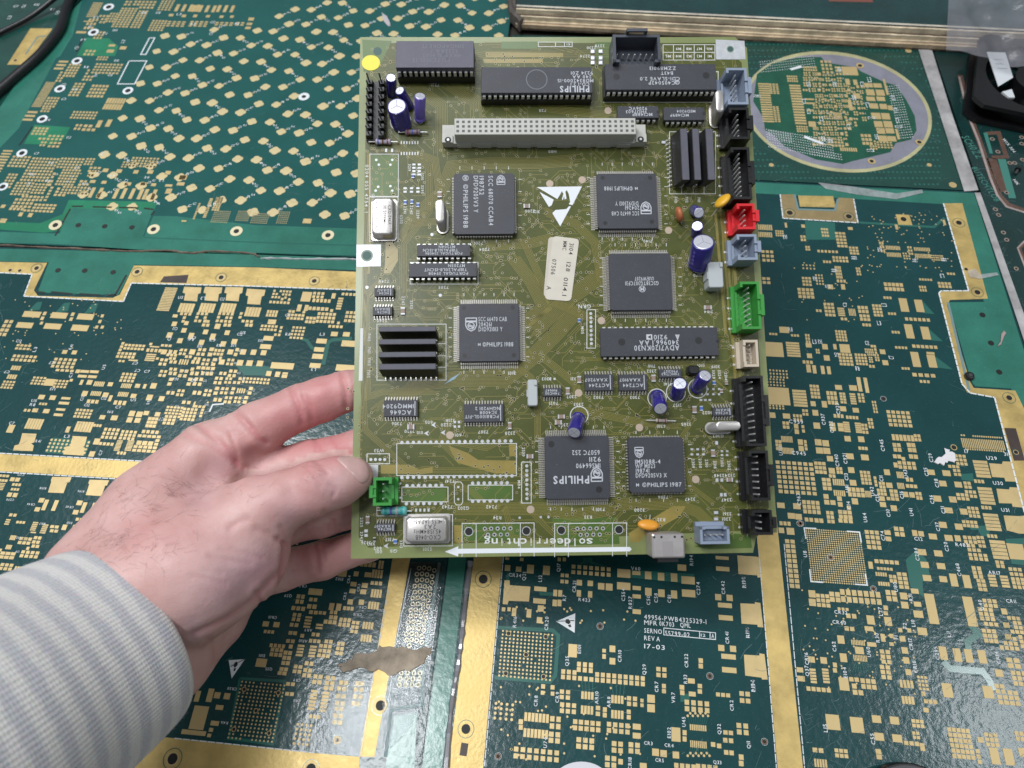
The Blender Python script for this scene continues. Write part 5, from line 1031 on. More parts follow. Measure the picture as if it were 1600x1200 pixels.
def disc_cap(px, py, h, rx, ry, m, tilt, leads):
    c = np.array([*BP(px, py, h), h]); mb = MB(); n = 20; a, e = tilt
    ax = np.array([math.cos(e)*math.cos(a), math.cos(e)*math.sin(a), math.sin(e)]); u = np.cross(ax, [0, 0, 1]); u /= np.linalg.norm(u); v = np.cross(u, ax)
    R = []
    for t, q in ((-1, .35), (-.8, .75), (-.4, .97), (0, 1), (.4, .97), (.8, .75), (1, .35)): R.append([tuple(c+ax*t*1.4+rx*q*math.cos(2*math.pi*k/n)*u+ry*q*math.sin(2*math.pi*k/n)*v) for k in range(n)])
    mb.rings(R); o = part('disc_capacitor', mb, m, BOARD, True)
    lw = MB()
    for lx, ly in leads:
        b = np.array([*BP(lx, ly), 0]); lw.tube([tuple(c-v*ry*.8), tuple((c+b)/2+[0, 0, .6]), tuple(b)], .28, 6)
    part('lead_wire', lw, M_TIN, o)
def axial(a, b, bl, br, cols, body, name='axial_resistor'):
    A = np.array([*BP(*a), 0]); B = np.array([*BP(*b), 0]); d = (B-A)/np.linalg.norm(B-A); c = (A+B)/2+[0, 0, br+.3]
    mb = MB(); n = 14
    prof = [(-1, .35), (-.95, .85), (-.78, 1.05), (-.6, .95), (-.45, .86), (.45, .86), (.6, .95), (.78, 1.05), (.95, .85), (1, .35)]
    mb.tube([tuple(c+d*bl*t) for t, q in prof], [br*q for t, q in prof], n); o = part(name, mb, body, BOARD, True)
    for k, cm in enumerate(cols):
        t = -.62+1.24*k/max(1, len(cols)-1); q = MB(); q.tube([tuple(c+d*bl*(t-.09)), tuple(c+d*bl*(t+.09))], br*1.02 if abs(t) > .5 else br*.93, n); part('colour_band', q, cm, o)
    lw = MB(); lw.tube([tuple(A), tuple(A+[0, 0, br+.2]), tuple(c-d*bl*.95)], .3, 6); lw.tube([tuple(c+d*bl*.95), tuple(B+[0, 0, br+.2]), tuple(B)], .3, 6); part('lead_wire', lw, M_TIN, o)
def smd(px, py, L, W, horiz, kind='c'):
    c = BP(px, py, .6); l, w_ = (L/2, W/2) if horiz else (W/2, L/2); m = {'c': M_BROWNC, 'r': M_BLUEC, 'k': M_CHIPD, 'g': M_CAPT}[kind]
    mb = MB(); h = .9 if kind == 'c' else .55; mb.box(c[0]-l, c[1]-w_, .08, c[0]+l, c[1]+w_, h); o = part('chip_capacitor' if kind == 'c' else 'chip_resistor', mb, m, BOARD)
    e = MB(); q = L*.17
    for s in (-1, 1):
        if horiz: e.box(c[0]+s*(l-q), c[1]-w_-.03, .06, c[0]+s*(l+.06), c[1]+w_+.03, h+.03)
        else: e.box(c[0]-w_*0-l-.03, c[1]+s*(w_-q), .06, c[0]+l+.03, c[1]+s*(w_+.06), h+.03)
    part('end_caps', e, M_TINW, o, kind='stuff')
def tinpads(px, py, nx, ny, dx, dy, w_, h_):
    for i in range(nx):
        for j in range(ny):
            p = BP(px+(i-(nx-1)/2)*dx, py+(j-(ny-1)/2)*dy); PADS.box(p[0]-w_/6.8, p[1]-h_/6.8, .04, p[0]+w_/6.8, p[1]+h_/6.8, .13)

# ---- chips
o, r = dip('tall_socketed_chip', (619, 64, 740, 105.5), 11.0, 14, (), True, 5.4, mat('chip_top_violet', (.085, .082, .115), .5, var=.1, vscale=120, bump=.08, bscale=2600, speck=.4), notch=False)
marks(o, r, 11.0, [('M27C1001-15', .45, .72, 2.0, 180), ('9K83M1L4G1T', .58, .55, 1.8, 180), ('9233AA 7', .62, .38, 1.8, 180), ('SINGAPORE 1T', .6, .2, 1.8, 180)], M_MARKD)
o, r = dip('dual_inline_chip', (752, 105, 925, 145), 8.5, 20, [('PHILIPS', .84, .86, 2.9, 180, True, 13.5), ('CD-I 2.1', .89, .67, 1.6, 180), ('MD8342000-15', .85, .53, 1.6, 180), ('240 AA', .91, .38, 1.6, 180), ('9234 Z01', .91, .23, 1.6, 180)], True, 3.6, notch=False)
q = MB(); c = (r[0]+(r[2]-r[0])*.5, r[3]+(r[1]-r[3])*.48); q.ring(c[0], c[1], 8.53, 4.5, 4.95, 36); part('moulding_mark', q, M_MARKD, o)
o, r = dip('dual_inline_chip', (946, 100, 1119, 140), 8.0, 20, [('2C405042P', .52, .74, 1.7, 180), ('CDI-SLAVE 2.0', .49, .58, 1.7, 180), ('B43T', .555, .36, 1.6, 180), ('ZZM89013', .52, .17, 1.7, 180)], True, 3.6, dim=[(.10, .5), (.91, .45)], notch=False)
q = MB(); q.ring(r[0]+(r[2]-r[0])*.645, r[3]+(r[1]-r[3])*.72, 8.03, .75, 1.1, 16); part('emblem', q, M_MARK, o)
o, r = dip('dual_inline_chip', (938.5, 512, 1122, 556), 4.6, 20, [('ADV7120KN30', .475, .72, 2.3, 180, False, 20), ('340966.1 AA', .495, .53, 2.1, 180, False, 17.5), ('9210', .51, .34, 2.1, 180), ('\u0394', .655, .34, 2.1, 180)], thick=3.8, dim=[(.18, .5), (.835, .47)])
q = MB(); x, y = r[0]+(r[2]-r[0])*.415, r[3]+(r[1]-r[3])*.33; q.box(x-1.3, y-1.2, 4.6, x+1.3, y+1.2, 4.63); k = part('emblem', q, M_MARK, o); q = MB(); q.poly([(x+.7, y+.8), (x-.8, y), (x+.7, y-.8)], 4.65); part('emblem', q, M_CHIPD, o)
dip('dual_inline_chip', (652, 382, 734.5, 400), 4.6, 10, [('PORTUGAL 234086', .5, .78, 1.15, 180), ('TIBPAL16L8-15CN', .44, .5, 1.25, 180), ('M7204N', .56, .2, 1.25, 180)], dim=None)
dip('dual_inline_chip', (639, 411, 745, 432), 4.6, 12, [('PORTUGAL 39408', .58, .78, 1.3, 180), ('TIBPAL20L8-15CNT', .54, .5, 1.35, 180), ('M7205N', .70, .2, 1.3, 180)])
dip('dual_inline_chip', (965, 166, 1029, 184), 4.6, 7, [('MC1488P', .6, .72, 1.5, 180), ('FHU7603', .45, .48, 1.5, 180), ('9206VC', .5, .2, 1.5, 180)])
dip('dual_inline_chip', (1037, 168, 1101, 187.5), 4.6, 7, [('MC1489P', .38, .62, 1.4, 180), ('MED9204', .55, .3, 1.3, 180)])
for px, n, ln, bar in (((585, 449.5, 615, 463), 7, [('HC04', .5, .65, 1.1, 180), ('DAA17', .45, .3, 1.1, 180)], .85), ((582.5, 479, 612.5, 492.5), 7, [('HC74', .5, .65, 1.1, 180), ('DAA92', .45, .3, 1.1, 180)], .85),
        ((600, 625, 652.5, 651), 12, [('AC646', .5, .75, 1.9, 180), ('1MMQ9204', .42, .38, 1.8, 180)], .92), ((725, 631, 786.5, 659.5), 14, [('PCB8100SL-F1T', .45, .7, 1.4, 180), ('3C4008', .62, .48, 1.4, 180), ('NGH9201 2', .6, .26, 1.4, 180)], .93),
        ((848.5, 606, 877.5, 619.5), 7, [('74HC00', .5, .65, 1.1, 180), ('9HN47', .45, .3, 1.1, 180)], None), ((914, 584.5, 958, 610.5), 10, [('ACT244', .5, .68, 1.5, 180), ('XAA9207', .4, .35, 1.4, 180)], .9), ((967, 584.5, 1011, 610.5), 10, [('ACT244', .5, .68, 1.5, 180), ('XAA9107', .4, .35, 1.4, 180)], .9),
        ((1030, 576.5, 1065, 590), 8, [('74HCT163', .5, .6, 1.1, 180), ('P9021ST', .5, .28, 1.1, 180)], None), ((1114, 636.5, 1144, 650), 7, [('VC20A', .45, .65, 1.1, 180), ('DAA90', .5, .3, 1.1, 180)], .88), ((587, 818, 617, 831.5), 7, [('HC74A', .45, .65, 1.1, 180), ('XAA207', .35, .3, 1.1, 180)], .9)):
    soic(px, n, ln, 2.3, 1.6, bar)
# the big square chips
o, r = plcc('plastic_leaded_carrier_chip', (709, 271, 804, 365.5), 21, 4.3, [('SCC 68070 CCAB4', .61, .45, 2.0, -90, False, 23.5), ('198752', .46, .2, 2.0, -90, False, 9), ('DFD9205V3 Y', .365, .345, 2.0, -90, False, 17.5), ('\u00a9PHILIPS 1988', .195, .54, 2.1, -90, False, 20.5), ('M', .195, .075, 1.5, -90)])
q = MB(); q.ring(r[0]+(r[2]-r[0])*.195, r[3]+(r[1]-r[3])*.075, 4.33, 1.15, 1.4, 18); part('emblem', q, M_MARK, o); shield(o, r, 4.3, .78, .11, 3.6, True)
o, r = qfp('quad_flat_chip', (933.5, 271, 1026.5, 357), 30, 3.5, [('SCC 66470 CAB', .46, .73, 1.9, 180, False, 12.5), ('204261', .58, .63, 1.9, 180, False, 6.5), ('DfD9230I3 Y', .49, .55, 1.9, 180, False, 10.5), ('\u00a9PHILIPS 1988', .36, .275, 1.9, 180, False, 13), ('M', .66, .275, 1.3, 180)]); shield(o, r, 3.5, .81, .63, 4.6, True); dimple(o, r, 3.5, [(.1, .08), (.9, .08), (.12, .9), (.9, .88)], 1.0)
o, r = qfp('quad_flat_chip', (953, 396, 1049, 484.5), 34, 3.5, [('GSC38TG307CF31', .52, .53, 1.8, 180, False, 15), ('UUEW9207', .56, .45, 1.7, 180, False, 8.6), ('M', .52, .63, 1.7, 180, True)])
q = MB(); q.ring(r[0]+(r[2]-r[0])*.52, r[3]+(r[1]-r[3])*.63, 3.53, 1.25, 1.5, 20); part('emblem', q, M_MARK, o)
o, r = qfp('quad_flat_chip', (717.5, 474.5, 811, 564.5), 30, 3.5, [('SCC 66470 CAB', .56, .27, 1.9, 0, False, 12.6), ('204261', .435, .36, 1.9, 0, False, 5.8), ('DfD92I0I3 Y', .525, .445, 1.9, 0, False, 10.6), ('\u00a9PHILIPS 1988', .645, .71, 1.9, 0, False, 13.5), ('M', .335, .71, 1.2, 0)]); shield(o, r, 3.5, .2, .36, 4.8, False); dimple(o, r, 3.5, [(.08, .07), (.9, .07), (.09, .9), (.91, .9)], 1.0)
o, r = qfp('quad_flat_chip', (852, 681, 952, 779.5), 34, 3.5, [('PHILIPS', .40, .70, 3.2, 180, True, 15.5), ('IMS66490', .67, .48, 2.0, 180, False, 10.5), ('9211', .78, .38, 2.0, 180, False, 5), ('6507C 252', .64, .27, 2.0, 180, False, 12)]); shield(o, r, 3.5, .8, .62, 4.8, True); dimple(o, r, 3.5, [(.1, .13), (.83, .86)], 1.4)
o, r = plcc('plastic_leaded_carrier_chip', (983, 683.5, 1069, 769.5), 17, 4.0, [('IMS1088-4', .34, .44, 1.8, 0, False, 11), ('WP M023', .29, .52, 1.8, 0, False, 8.6), ('198741', .24, .605, 1.8, 0, False, 5.8), ('DFD9205V3 X', .395, .69, 1.8, 0, False, 13.5), ('\u00a9PHILIPS 1987', .58, .86, 1.8, 0, False, 17), ('M', .14, .86, 1.3, 0)]); shield(o, r, 4.0, .19, .27, 3.6, False)
# upright memory chips
def upright(px, h, n, side):
    r = rect(px, h); x0, y0, x1, y1 = r; mb = MB(); sx_, sy_ = (-3.0, .0) if side == 'L' else (.6, -2.6); L3 = lambda z, i_=0: (x0+sx_*(1-z/h)+i_, y0+sy_*(1-z/h)+i_, x1+sx_*(1-z/h)-i_, y1+sy_*(1-z/h)-i_, z); mb.frus([L3(2.0, .1), L3(2.2), L3(h-.1), L3(h, .1)])
    o = part('upright_memory_chip', mb, M_CHIPD, BOARD)
    tb = MB(); L = x1-x0 > y1-y0
    if L: tb.box(x0+.1, y0+.25, h, x1-.1, y1-.25, h+.03)
    else: tb.box(x0+.25, y0+.1, h, x1-.25, y1-.1, h+.03)
    x0 += sx_; x1 += sx_; y0 += sy_; y1 += sy_
    part('top_face', tb, mat('chip_top_slate', (.085, .085, .11), .55, var=.1, vscale=200), o)
    pn = MB()
    for i in range(n):
        if L:
            x = x0+(x1-x0)*(i+.5)/n; pn.box(x-.25, y0-.3, 0, x+.25, y0+.3, 2.3); pn.box(x-.25, y0-.8, 0.05, x+.25, y0-.2, .7)
        else:
            y = y0+(y1-y0)*(i+.5)/n; pn.box(x0-.3, y-.25, 0, x0+.3, y+.25, 2.3); pn.frus([(x0-1.2, y-.4, x0-.3, y+.4, 0), (x0-1.0, y-.2, x0-.5, y+.2, .8)])
    part('pins', pn, M_TIN, o, kind='stuff')
for y0, y1 in ((510, 518), (529.5, 538), (549.5, 558), (568, 577.5)): upright((592, y0, 681, y1), 9.5, 11, 'B')
for x0, x1 in ((1064, 1076), (1083, 1094), (1104, 1116)): upright((x0, 201, x1, 281), 9.5, 12, 'L')
# ---- capacitors, crystals, cans
cap((611, 121.5), (613, 147), 8.3, 11.5); cap((624.5, 141.5), (640, 167), 8.0, 11); cap((620, 165.5), (628, 195), 16, 12.5, vent=3); cap((656.5, 150), (656, 187), 9, 12, m=M_LPUR)
cap((1092, 332.5), (1085, 329), 9, 8.0, vent=2); cap((1089.5, 353), (1088, 366), 9.3, 8, vent=2); cap((1099, 378), (1092, 414), 17.5, 13.5, vent=3)
cap((1102, 586.5), (1088, 607), 10.5, 10, vent=4); cap((1062.5, 599), (1057, 617), 11, 9.5, vent=4); cap((1032, 638.5), (1026, 618), 10.8, 9.0, vent=4); cap((897, 676), (904, 652), 11, 8.0, vent=4)
q = BP(1080, 580); mb = MB(); mb.frus([(q[0]-2.6, q[1]-2, q[0]+2.6, q[1]+2, .1), (q[0]-2.6, q[1]-2, q[0]+2.6, q[1]+2, 3.6), (q[0]-2, q[1]-1.5, q[0]+2, q[1]+1.5, 4.4)], .8); part('small_transistor', mb, M_BLK, BOARD)
crystal((687, 329), (692, 346), 10.8, False, 8); crystal((1139, 665), (1122, 669), 10.8, True, 6); crystal((1125, 157), (1116, 182), 10.8, False, 12)
mk = mat('ink_dark', (.03, .028, .028), .6)
can((581.5, 309, 613.5, 366), 6.0, [('CXO-046A', .85, .47, 1.45, -90, False, 9), ('30.2098MHz', .60, .5, 1.4, -90, False, 10), ('2A3', .40, .5, 1.3, -90), ('KSS JAPAN', .2, .55, 1.4, -90, False, 10), ('\u2022', .2, .12, 1.6, 0)])
can((634, 809, 697.5, 846.5), 6.0, [('CXO-046B', .55, .82, 1.9, 180, False, 10.5), ('45.1584MHz', .53, .58, 1.8, 180, False, 11.5), ('2A3', .6, .38, 1.8, 180), ('KSS JAPAN', .52, .17, 1.7, 180, False, 11), ('\u2022', .87, .17, 1.8, 0)])
# ---- the three row socket
r = rect((710, 184.5, 993.5, 210), 11.0); x0, y0, x1, y1 = r
mb = MB(); mb.frus([(x0+.1, y0+.2, x1-.1, y1-.2, 2.5), (x0, y0, x1, y1, 3.6), (x0, y0, x1, y1, 10.8), (x0+.2, y0+.2, x1-.2, y1-.2, 11)])
mb.box(x0-6, y0-.6, .3, x1+6, y1+.6, 4.0); mb.box(x0-6, y0-.6, 4.0, x0-1.2, y1-4.6, 5.2); mb.box(x1+1.2, y0-.6, 4.0, x1+6, y1-4.6, 5.2)
for i in range(9):
    x = x0+4+i*(x1-x0-8)/8; mb.box(x-3.2, y0-1.0, .3, x+3.2, y0-.6, 3.0)
so = part('three_row_socket', mb, M_BEIGE, BOARD)
hb = MB()
for i in range(32):
    for j in range(3):
        x = (x0+x1)/2+(i-15.5)*2.54; y = (y0+y1)/2+(j-1)*2.2; hb.quad(x-.62, y-.58, x+.62, y+.58, 11.02)
part('contact_holes', hb, mat('socket_hole', (.09, .09, .085), .6), so, kind='stuff')
hh = MB()
for x in (x0-3.3, x1+3.3): hh.disc(x, (y0+y1)/2-3.4, 5.23, 1.5, 14)
part('screw_hole', hh, M_HOLE, so); rv = MB()
for x in (x0-3.3, x1+3.3): rv.disc(x, (y0+y1)/2-3.2, 5.26, .6, 10)
part('rivet', rv, M_TIN, so)
# ---- headers
header((958, 54, 1032, 97), 11, 7, 'hdr_slate', 'T', pinh=.6, wall=1.3)
header((1136, 106, 1168, 163), 12, 6, 'hdr_grey', 'R'); header((1140, 168, 1171, 217), 11.5, 5, 'hdr_black', 'R', low=.6); header((1144, 230, 1173, 311), 11.5, 10, 'hdr_black', 'R', low=.6)
header((1152, 318, 1180, 358), 10.5, 4, 'hdr_red', 'R'); header((1152, 366, 1183, 406), 10.5, 4, 'hdr_grey', 'R'); header((1158, 440, 1188, 514), 10.5, 8, 'hdr_green', 'R'); header((1162, 531, 1185, 573), 7, 5, 'hdr_cream', 'R', latch=False, low=.9, floor=2)
header((1164, 587, 1195, 697), 10.5, 10, 'hdr_black', 'R', low=.5); header((1172, 704, 1202, 782), 10.5, 7, 'hdr_black', 'R', low=.5); header((1176, 797, 1207, 836), 10.5, 3, 'hdr_black', 'R', low=.5)
header((583, 746, 612, 790), 10, 3, 'hdr_green', 'L', wall=1.2); header((1094, 823, 1140, 850), 9, 4, 'hdr_grey', 'B', latch=False, low=.7)
# tall two row black pin header at the upper left
r = rect((571, 122, 601, 214), 5.5); x0, y0, x1, y1 = r
mb = MB(); mb.box(x0, y0, .2, x1, y1, 2.6)
for i in range(8):
    y = y0+(y1-y0)*(i+.5)/8
    for x in (x0+1.6, x1-1.6): mb.frus([(x-1.6, y-1.3, x+1.6, y+1.3, 2.6), (x-1.2, y-1.0, x+1.2, y+1.0, 5.5)])
ho = part('pin_header', mb, M_BLK, BOARD); pn = MB()
for i in range(8):
    y = y0+(y1-y0)*(i+.5)/8
    for x in (x0+1.6, x1-1.6): pn.tube([(x, y, 5), (x, y, 12.0), (x, y, 12.6)], [.36, .36, .12], 4)
part('contact_pins', pn, mat('dark_pins', (.12, .12, .12), .35, .6), ho, kind='stuff')
# round metal jack at the bottom edge
r = rect((1019, 834, 1070, 872), 12.5); x0, y0, x1, y1 = r
mb = MB(); mb.frus([(x0+.2, y0+.1, x1-.2, y1, .3), (x0, y0, x1, y1, 1.2), (x0, y0, x1, y1, 12.0), (x0+.6, y0+.6, x1-.6, y1-.4, 12.5)], .5); o = part('metal_jack', mb, mat('jack_shell', (.50, .47, .46), .38, .6, var=.12, vscale=120, bump=.04), BOARD)
q = MB(); q.box(x0+2.5, y0-1.8, .4, x1-2.5, y0, 11); part('jack_front', q, M_BLK, o)
q = MB(); q.box((x0+x1)/2-2.4, y0+.8, 12.5, (x0+x1)/2+1.8, y1-3, 12.58); part('pressed_panel', q, mat('jack_shell_dull', (.36, .34, .34), .5, .5), o)
q = MB()
for x in (x0+1.0, x1-1.0, x0+4, x1-4): q.disc(x, y1-1.3, 12.56, .5, 10)
part('shell_holes', q, M_HOLE, o, kind='stuff')
# ---- little things
M_NYL = mat('white_nylon', (.50, .54, .55), .4, trans=.15)
for px, hh in (((1107, 409, 1130, 449), 7), ((824.5, 593, 840, 634), 5)):
    r = rect(px, hh); x0, y0, x1, y1 = r; mb = MB(); mb.frus([(x0, y0, x1, y1, .2), (x0, y0, x1, y1, hh-.3), (x0+.3, y0+.3, x1-.3, y1-.3, hh)], .6); mb.box(x0-.4, y0+(y1-y0)*.35, .3, x0+.2, y0+(y1-y0)*.62, hh-.6); mb.box(x1-1.4, y1-2.5, hh, x1-.3, y1-.5, hh+.8); part('nylon_clip', mb, M_NYL, BOARD)
disc_cap(1129, 314, 8, 4.2, 3.6, mat('cap_yellow', (.72, .40, .03), .35), (2.4, .5), [(1112, 318), (1112, 338)])
disc_cap(1061, 335, 4, 3.4, 3.4, mat('cap_orange', (.42, .13, .05), .45), (.2, .1), [(1056, 340), (1065, 350)])
disc_cap(1013, 820, 5, 4.6, 2.5, mat('cap_amber', (.70, .30, .03), .35), (1.5, .9), [(998, 808), (1016, 805)])
MB1, MB2, MB3, MB4 = mat('band_red', (.35, .05, .05), .4), mat('band_blue', (.10, .12, .40), .4), mat('band_grey', (.4, .4, .44), .4), mat('band_brown', (.14, .06, .03), .4)
axial((623, 209), (668, 209), 3.6, 1.3, [MB1, MB2, MB4], mat('res_lilac', (.25, .2, .24), .45)); axial((577, 224), (622, 224), 3.6, 1.3, [MB2, MB4, MB1], mat('res_pale', (.45, .42, .50), .45))
axial((590, 797), (644, 798), 5.6, 1.9, [mat('band_teal', (.02, .30, .30), .4), MB2, MB3, MATS['band_teal']], mat('choke_teal', (.12, .42, .40), .4), 'axial_choke'); axial((1010, 657), (1055, 658), 2.6, .9, [MB4, MB1], mat('diode_glass', (.45, .40, .36), .2), 'glass_diode')
for x, y, L, W, hz, k in ((687, 304, 2.6, 1.9, False, 'c'), (823, 322, 2.8, 1.9, True, 'c'), (629.5, 486, 3.2, 1.8, False, 'c'), (641.5, 662, 1, 1, True, 'c'), (642, 667, 2.9, 2.2, True, 'c'), (796.5, 665, 3.0, 1.5, False, 'c'), (872.5, 660, 2.8, 1.9, True, 'c'), (877, 651, 2.9, 1.7, True, 'c'), (905, 593, 3, 1.7, False, 'c'), (887, 611, 3, 1.7, False, 'c'), (1021, 591, 3, 1.8, False, 'c'), (1106, 480.5, 3.3, 1.8, True, 'c'), (1085, 640, 3, 1.8, False, 'c'), (1114, 708, 3, 1.6, False, 'c'), (1140, 749.5, 2.6, 1.7, True, 'c'), (828, 713, 2.8, 1.8, True, 'c'), (574.5, 812, 3, 1.6, False, 'c'), (1135, 598, 1.6, 1.3, False, 'c'), (1127, 611, 1.6, 1.3, False, 'c'),
        (633, 316, 2, 1.3, False, 'r'), (643.5, 315, 2, 1.3, False, 'r'), (653, 320, 2, 1.3, False, 'r'), (645, 275, 1.8, 1.3, False, 'r'), (905, 500.5, 1.7, 1.2, False, 'r'), (1116, 598, 1.8, 1.3, False, 'r'), (1096, 638, 2, 1.4, False, 'r'), (617.5, 846, 1.8, 1.5, False, 'r'), (926, 80, 1.8, 1.7, False, 'g'), (938.5, 80, 1.8, 1.7, False, 'g'), (926, 90, 1.8, 1.7, False, 'g'), (938.5, 90, 1.8, 1.7, False, 'g'), (926, 97.5, 1.8, 1.7, False, 'g'), (938.5, 97.5, 1.8, 1.7, False, 'g'), (1119, 801, 1.7, 1.2, True, 'g'), (1119, 811, 1.7, 1.2, True, 'g'), (1120, 692, 1.5, 1.1, False, 'g'), (1037, 222, 1.6, 1.2, True, 'g'), (585, 843, 1.6, 1.1, False, 'k')): smd(x, y, L, W, hz, k)
tinpads(640, 223, 7, 1, 4.3, 1, 1.6, 5); tinpads(640, 240, 7, 1, 4.3, 1, 1.6, 5); tinpads(608, 235, 2, 1, 9.5, 1, 3.4, 5.5)
tinpads(651, 265, 2, 4, 8.5, 5.2, 5, 3); tinpads(643, 297, 3, 2, 10, 5.5, 5, 3); tinpads(1090, 706, 3, 2, 9, 8, 4, 3); tinpads(1132, 708, 2, 2, 8, 6, 3.5, 3); tinpads(1124, 750, 2, 1, 7.5, 1, 4, 5); tinpads(1130, 773, 2, 1, 6, 1, 4, 5); tinpads(1110, 612, 4, 2, 9, 8, 3.5, 3); tinpads(1102, 625, 3, 1, 7, 1, 4, 3); tinpads(572, 833, 1, 2, 1, 7, 5, 4); tinpads(712, 810, 1, 1, 1, 1, 1, 1); tinpads(660, 797, 4, 1, 6.5, 1, 3, 4.5); tinpads(863, 592, 2, 1, 7, 1, 3.2, 3.2); tinpads(714, 663, 2, 2, 6.5, 7, 3.5, 3.5)
# empty footprints with solder dots
for i in range(20): SD(628+i*8.97, 691.5-i*.13, 2.6); SD(628+i*9.05, 746-i*.13, 2.6)
for i in range(7): SD(636+i*9.05, 759-i*.1, 2.6); SD(635+i*9.05, 787-i*.1, 2.6); SD(738.5+i*9, 755-i*.1, 2.6); SD(738.5+i*9.1, 783-i*.1, 2.6)
for i in range(8): SD(823+i*.05, 728+i*7.3, 2.4); SD(923+i*.15, 490+i*6.7, 2.4)
for i in range(4): SD(579.5+i*7.2, 718, 2.3)
for x, y in ((716, 761), (716, 780), (812, 809), (845, 808), (857, 808)): SD(x, y, 1.8)
for x, y in ((588, 250), (613, 250), (592, 257.5), (610, 257.5), (591, 292), (610, 291), (587, 298), (613, 298)): SD(x, y, 2.0)
for x, y in ((573.5, 449), (675, 366.5), (688, 461.5)): SD(x, y, 2.6)
part('tinned_pads', PADS, M_TINW, BOARD, kind='stuff')
fid = MB()
for x, y in ((859, 287), (909.5, 281), (1044.5, 360), (939.5, 501), (904, 614), (999, 668), (1087, 749), (829, 796), (703, 680), (950, 173)): p = BP(x, y); fid.disc(p[0], p[1], .12, 1.1, 14); fid.ring(p[0], p[1], .1, 1.1, 1.7, 14)
part('fiducial_marks', fid, mat('fiducial', (.45, .36, .28), .5, .2), BOARD, kind='stuff')
hol = MB(); hrg = MB()
for x, y in ((732.5, 830.5), (822.5, 829.5), (877, 828.5), (967, 827.5)): p = BP(x, y); hol.disc(p[0], p[1], .13, 1.65, 20); hrg.ring(p[0], p[1], .13, 1.65, 1.95, 20)
for x0 in (757.5, 902):
    for i in range(5): p = BP(x0+i*10, 826-.1*i); hol.disc(p[0], p[1], .13, .5, 10); hrg.ring(p[0], p[1], .13, .5, .85, 12)
    for i in range(4): p = BP(x0+5+i*10, 835.5-.1*i); hol.disc(p[0], p[1], .13, .5, 10); hrg.ring(p[0], p[1], .13, .5, .85, 12)
for i in range(4):
    for y in (1,): pass
part('drill_holes', hol, M_HOLE, BOARD, kind='stuff'); part('hole_rings', hrg, M_TINW, BOARD, kind='stuff')
# tinned mounting corners
def plate(pts, hole, rr):
    mb = MB(); mb.slab([tuple(BP(*p)) for p in pts][::-1], .02, .12); o = part('mounting_pad', mb, M_TINW, BOARD)
    p = BP(*hole); q = MB(); q.disc(p[0], p[1], .16, rr, 22); part('mounting_hole', q, mat('see_through_hole', (.03, .09, .08), .5), o); q = MB(); q.ring(p[0], p[1], .15, rr, rr*1.35, 22); part('hole_rim', q, mat('rim_green', (.20, .26, .20), .5), o)
plate([(1118, 62), (1163, 64), (1165, 93), (1119, 93)], (1141, 77), 1.3); plate([(557, 382.5), (595.5, 382), (595, 416), (557, 417)], (573.5, 399.5), 2.0); plate([(556, 726), (591, 726), (590, 765), (554, 765)], (566, 745), 2)
p = BP(590, 80); q = MB(); q.disc(p[0], p[1], .12, 2.0, 20); part('mounting_hole', q, mat('see_through_hole', (.03, .09, .08)), BOARD)
p = BP(579.5, 98, .3); q = MB(); q.rings([[(p[0]+4.3*math.cos(2*math.pi*k/30), p[1]+3.9*math.sin(2*math.pi*k/30), z) for k in range(30)] for z in (.13, .25)]); part('round_sticker', q, mat('sticker_yellow', (.80, .70, .06), .5), BOARD)
# paper label
def lab(pts, z, m):
    P = [BP(*p) for p in pts]; R = []
    for i in range(4):
        a, b, c = P[i-1], P[i], P[(i+1) % 4]; u = (a-b)/np.linalg.norm(a-b); v = (c-b)/np.linalg.norm(c-b); rr = 2.0
        for t in np.linspace(0, 1, 6): R.append(tuple((b+u*rr)*(1-t)**2+2*b*t*(1-t)+(b+v*rr)*t*t))
    mb = MB(); mb.slab(R, z, z+.12); return part('paper_label', mb, m, BOARD)
M_PAP = mat('paper_cream', (.60, .56, .48), .75, var=.05, vscale=200); M_PAP2 = mat('paper_cream_old', (.55, .50, .42), .8, var=.06, vscale=150)
lab([(857, 370), (898, 375), (886, 469), (849, 464)], .14, M_PAP2); lo = lab([(864, 369), (905, 374), (892, 471), (851, 468)], .28, M_PAP)
tb = MB()
for t, x, y, hh, wd in (('3104', 892.5, 389, 1.9, 5.4), ('128', 888, 417, 1.9, 4.4), ('0114.1', 883, 448, 1.9, 8.6), ('MMC', 882.5, 384, 1.8, 4.3), ('07506', 865, 417, 1.9, 7.3), ('A', 857.5, 450, 2.0, 1.8)): p = BP(x, y, .4); text(tb, t, p[0], p[1], hh, .43, -97, .5, False, False, wd)
part('lettering', tb, mk, lo)
# printed warning triangle with the hand left open
tri = MB(); P = lambda x, y: tuple(BP(820+x*.1751, 270+y*.1751))
for pl in ([(108, 128), (510, 122), (425, 290), (392, 280), (405, 260), (392, 190), (375, 155), (362, 170), (372, 230), (355, 240), (350, 205), (340, 245), (330, 235), (345, 190), (330, 165), (312, 200), (290, 235)], [(132, 172), (258, 240), (240, 290), (215, 305)], [(275, 332), (370, 325), (395, 298), (412, 300), (316, 478), (245, 360)]):
    q = [P(*a) for a in pl]; a = sum(q[i][0]*q[(i+1) % len(q)][1]-q[(i+1) % len(q)][0]*q[i][1] for i in range(len(q))); tri.poly(q if a > 0 else q[::-1], .1)
part('warning_triangle', tri, mat('triangle_white', (.72, .75, .78), .55), BOARD)
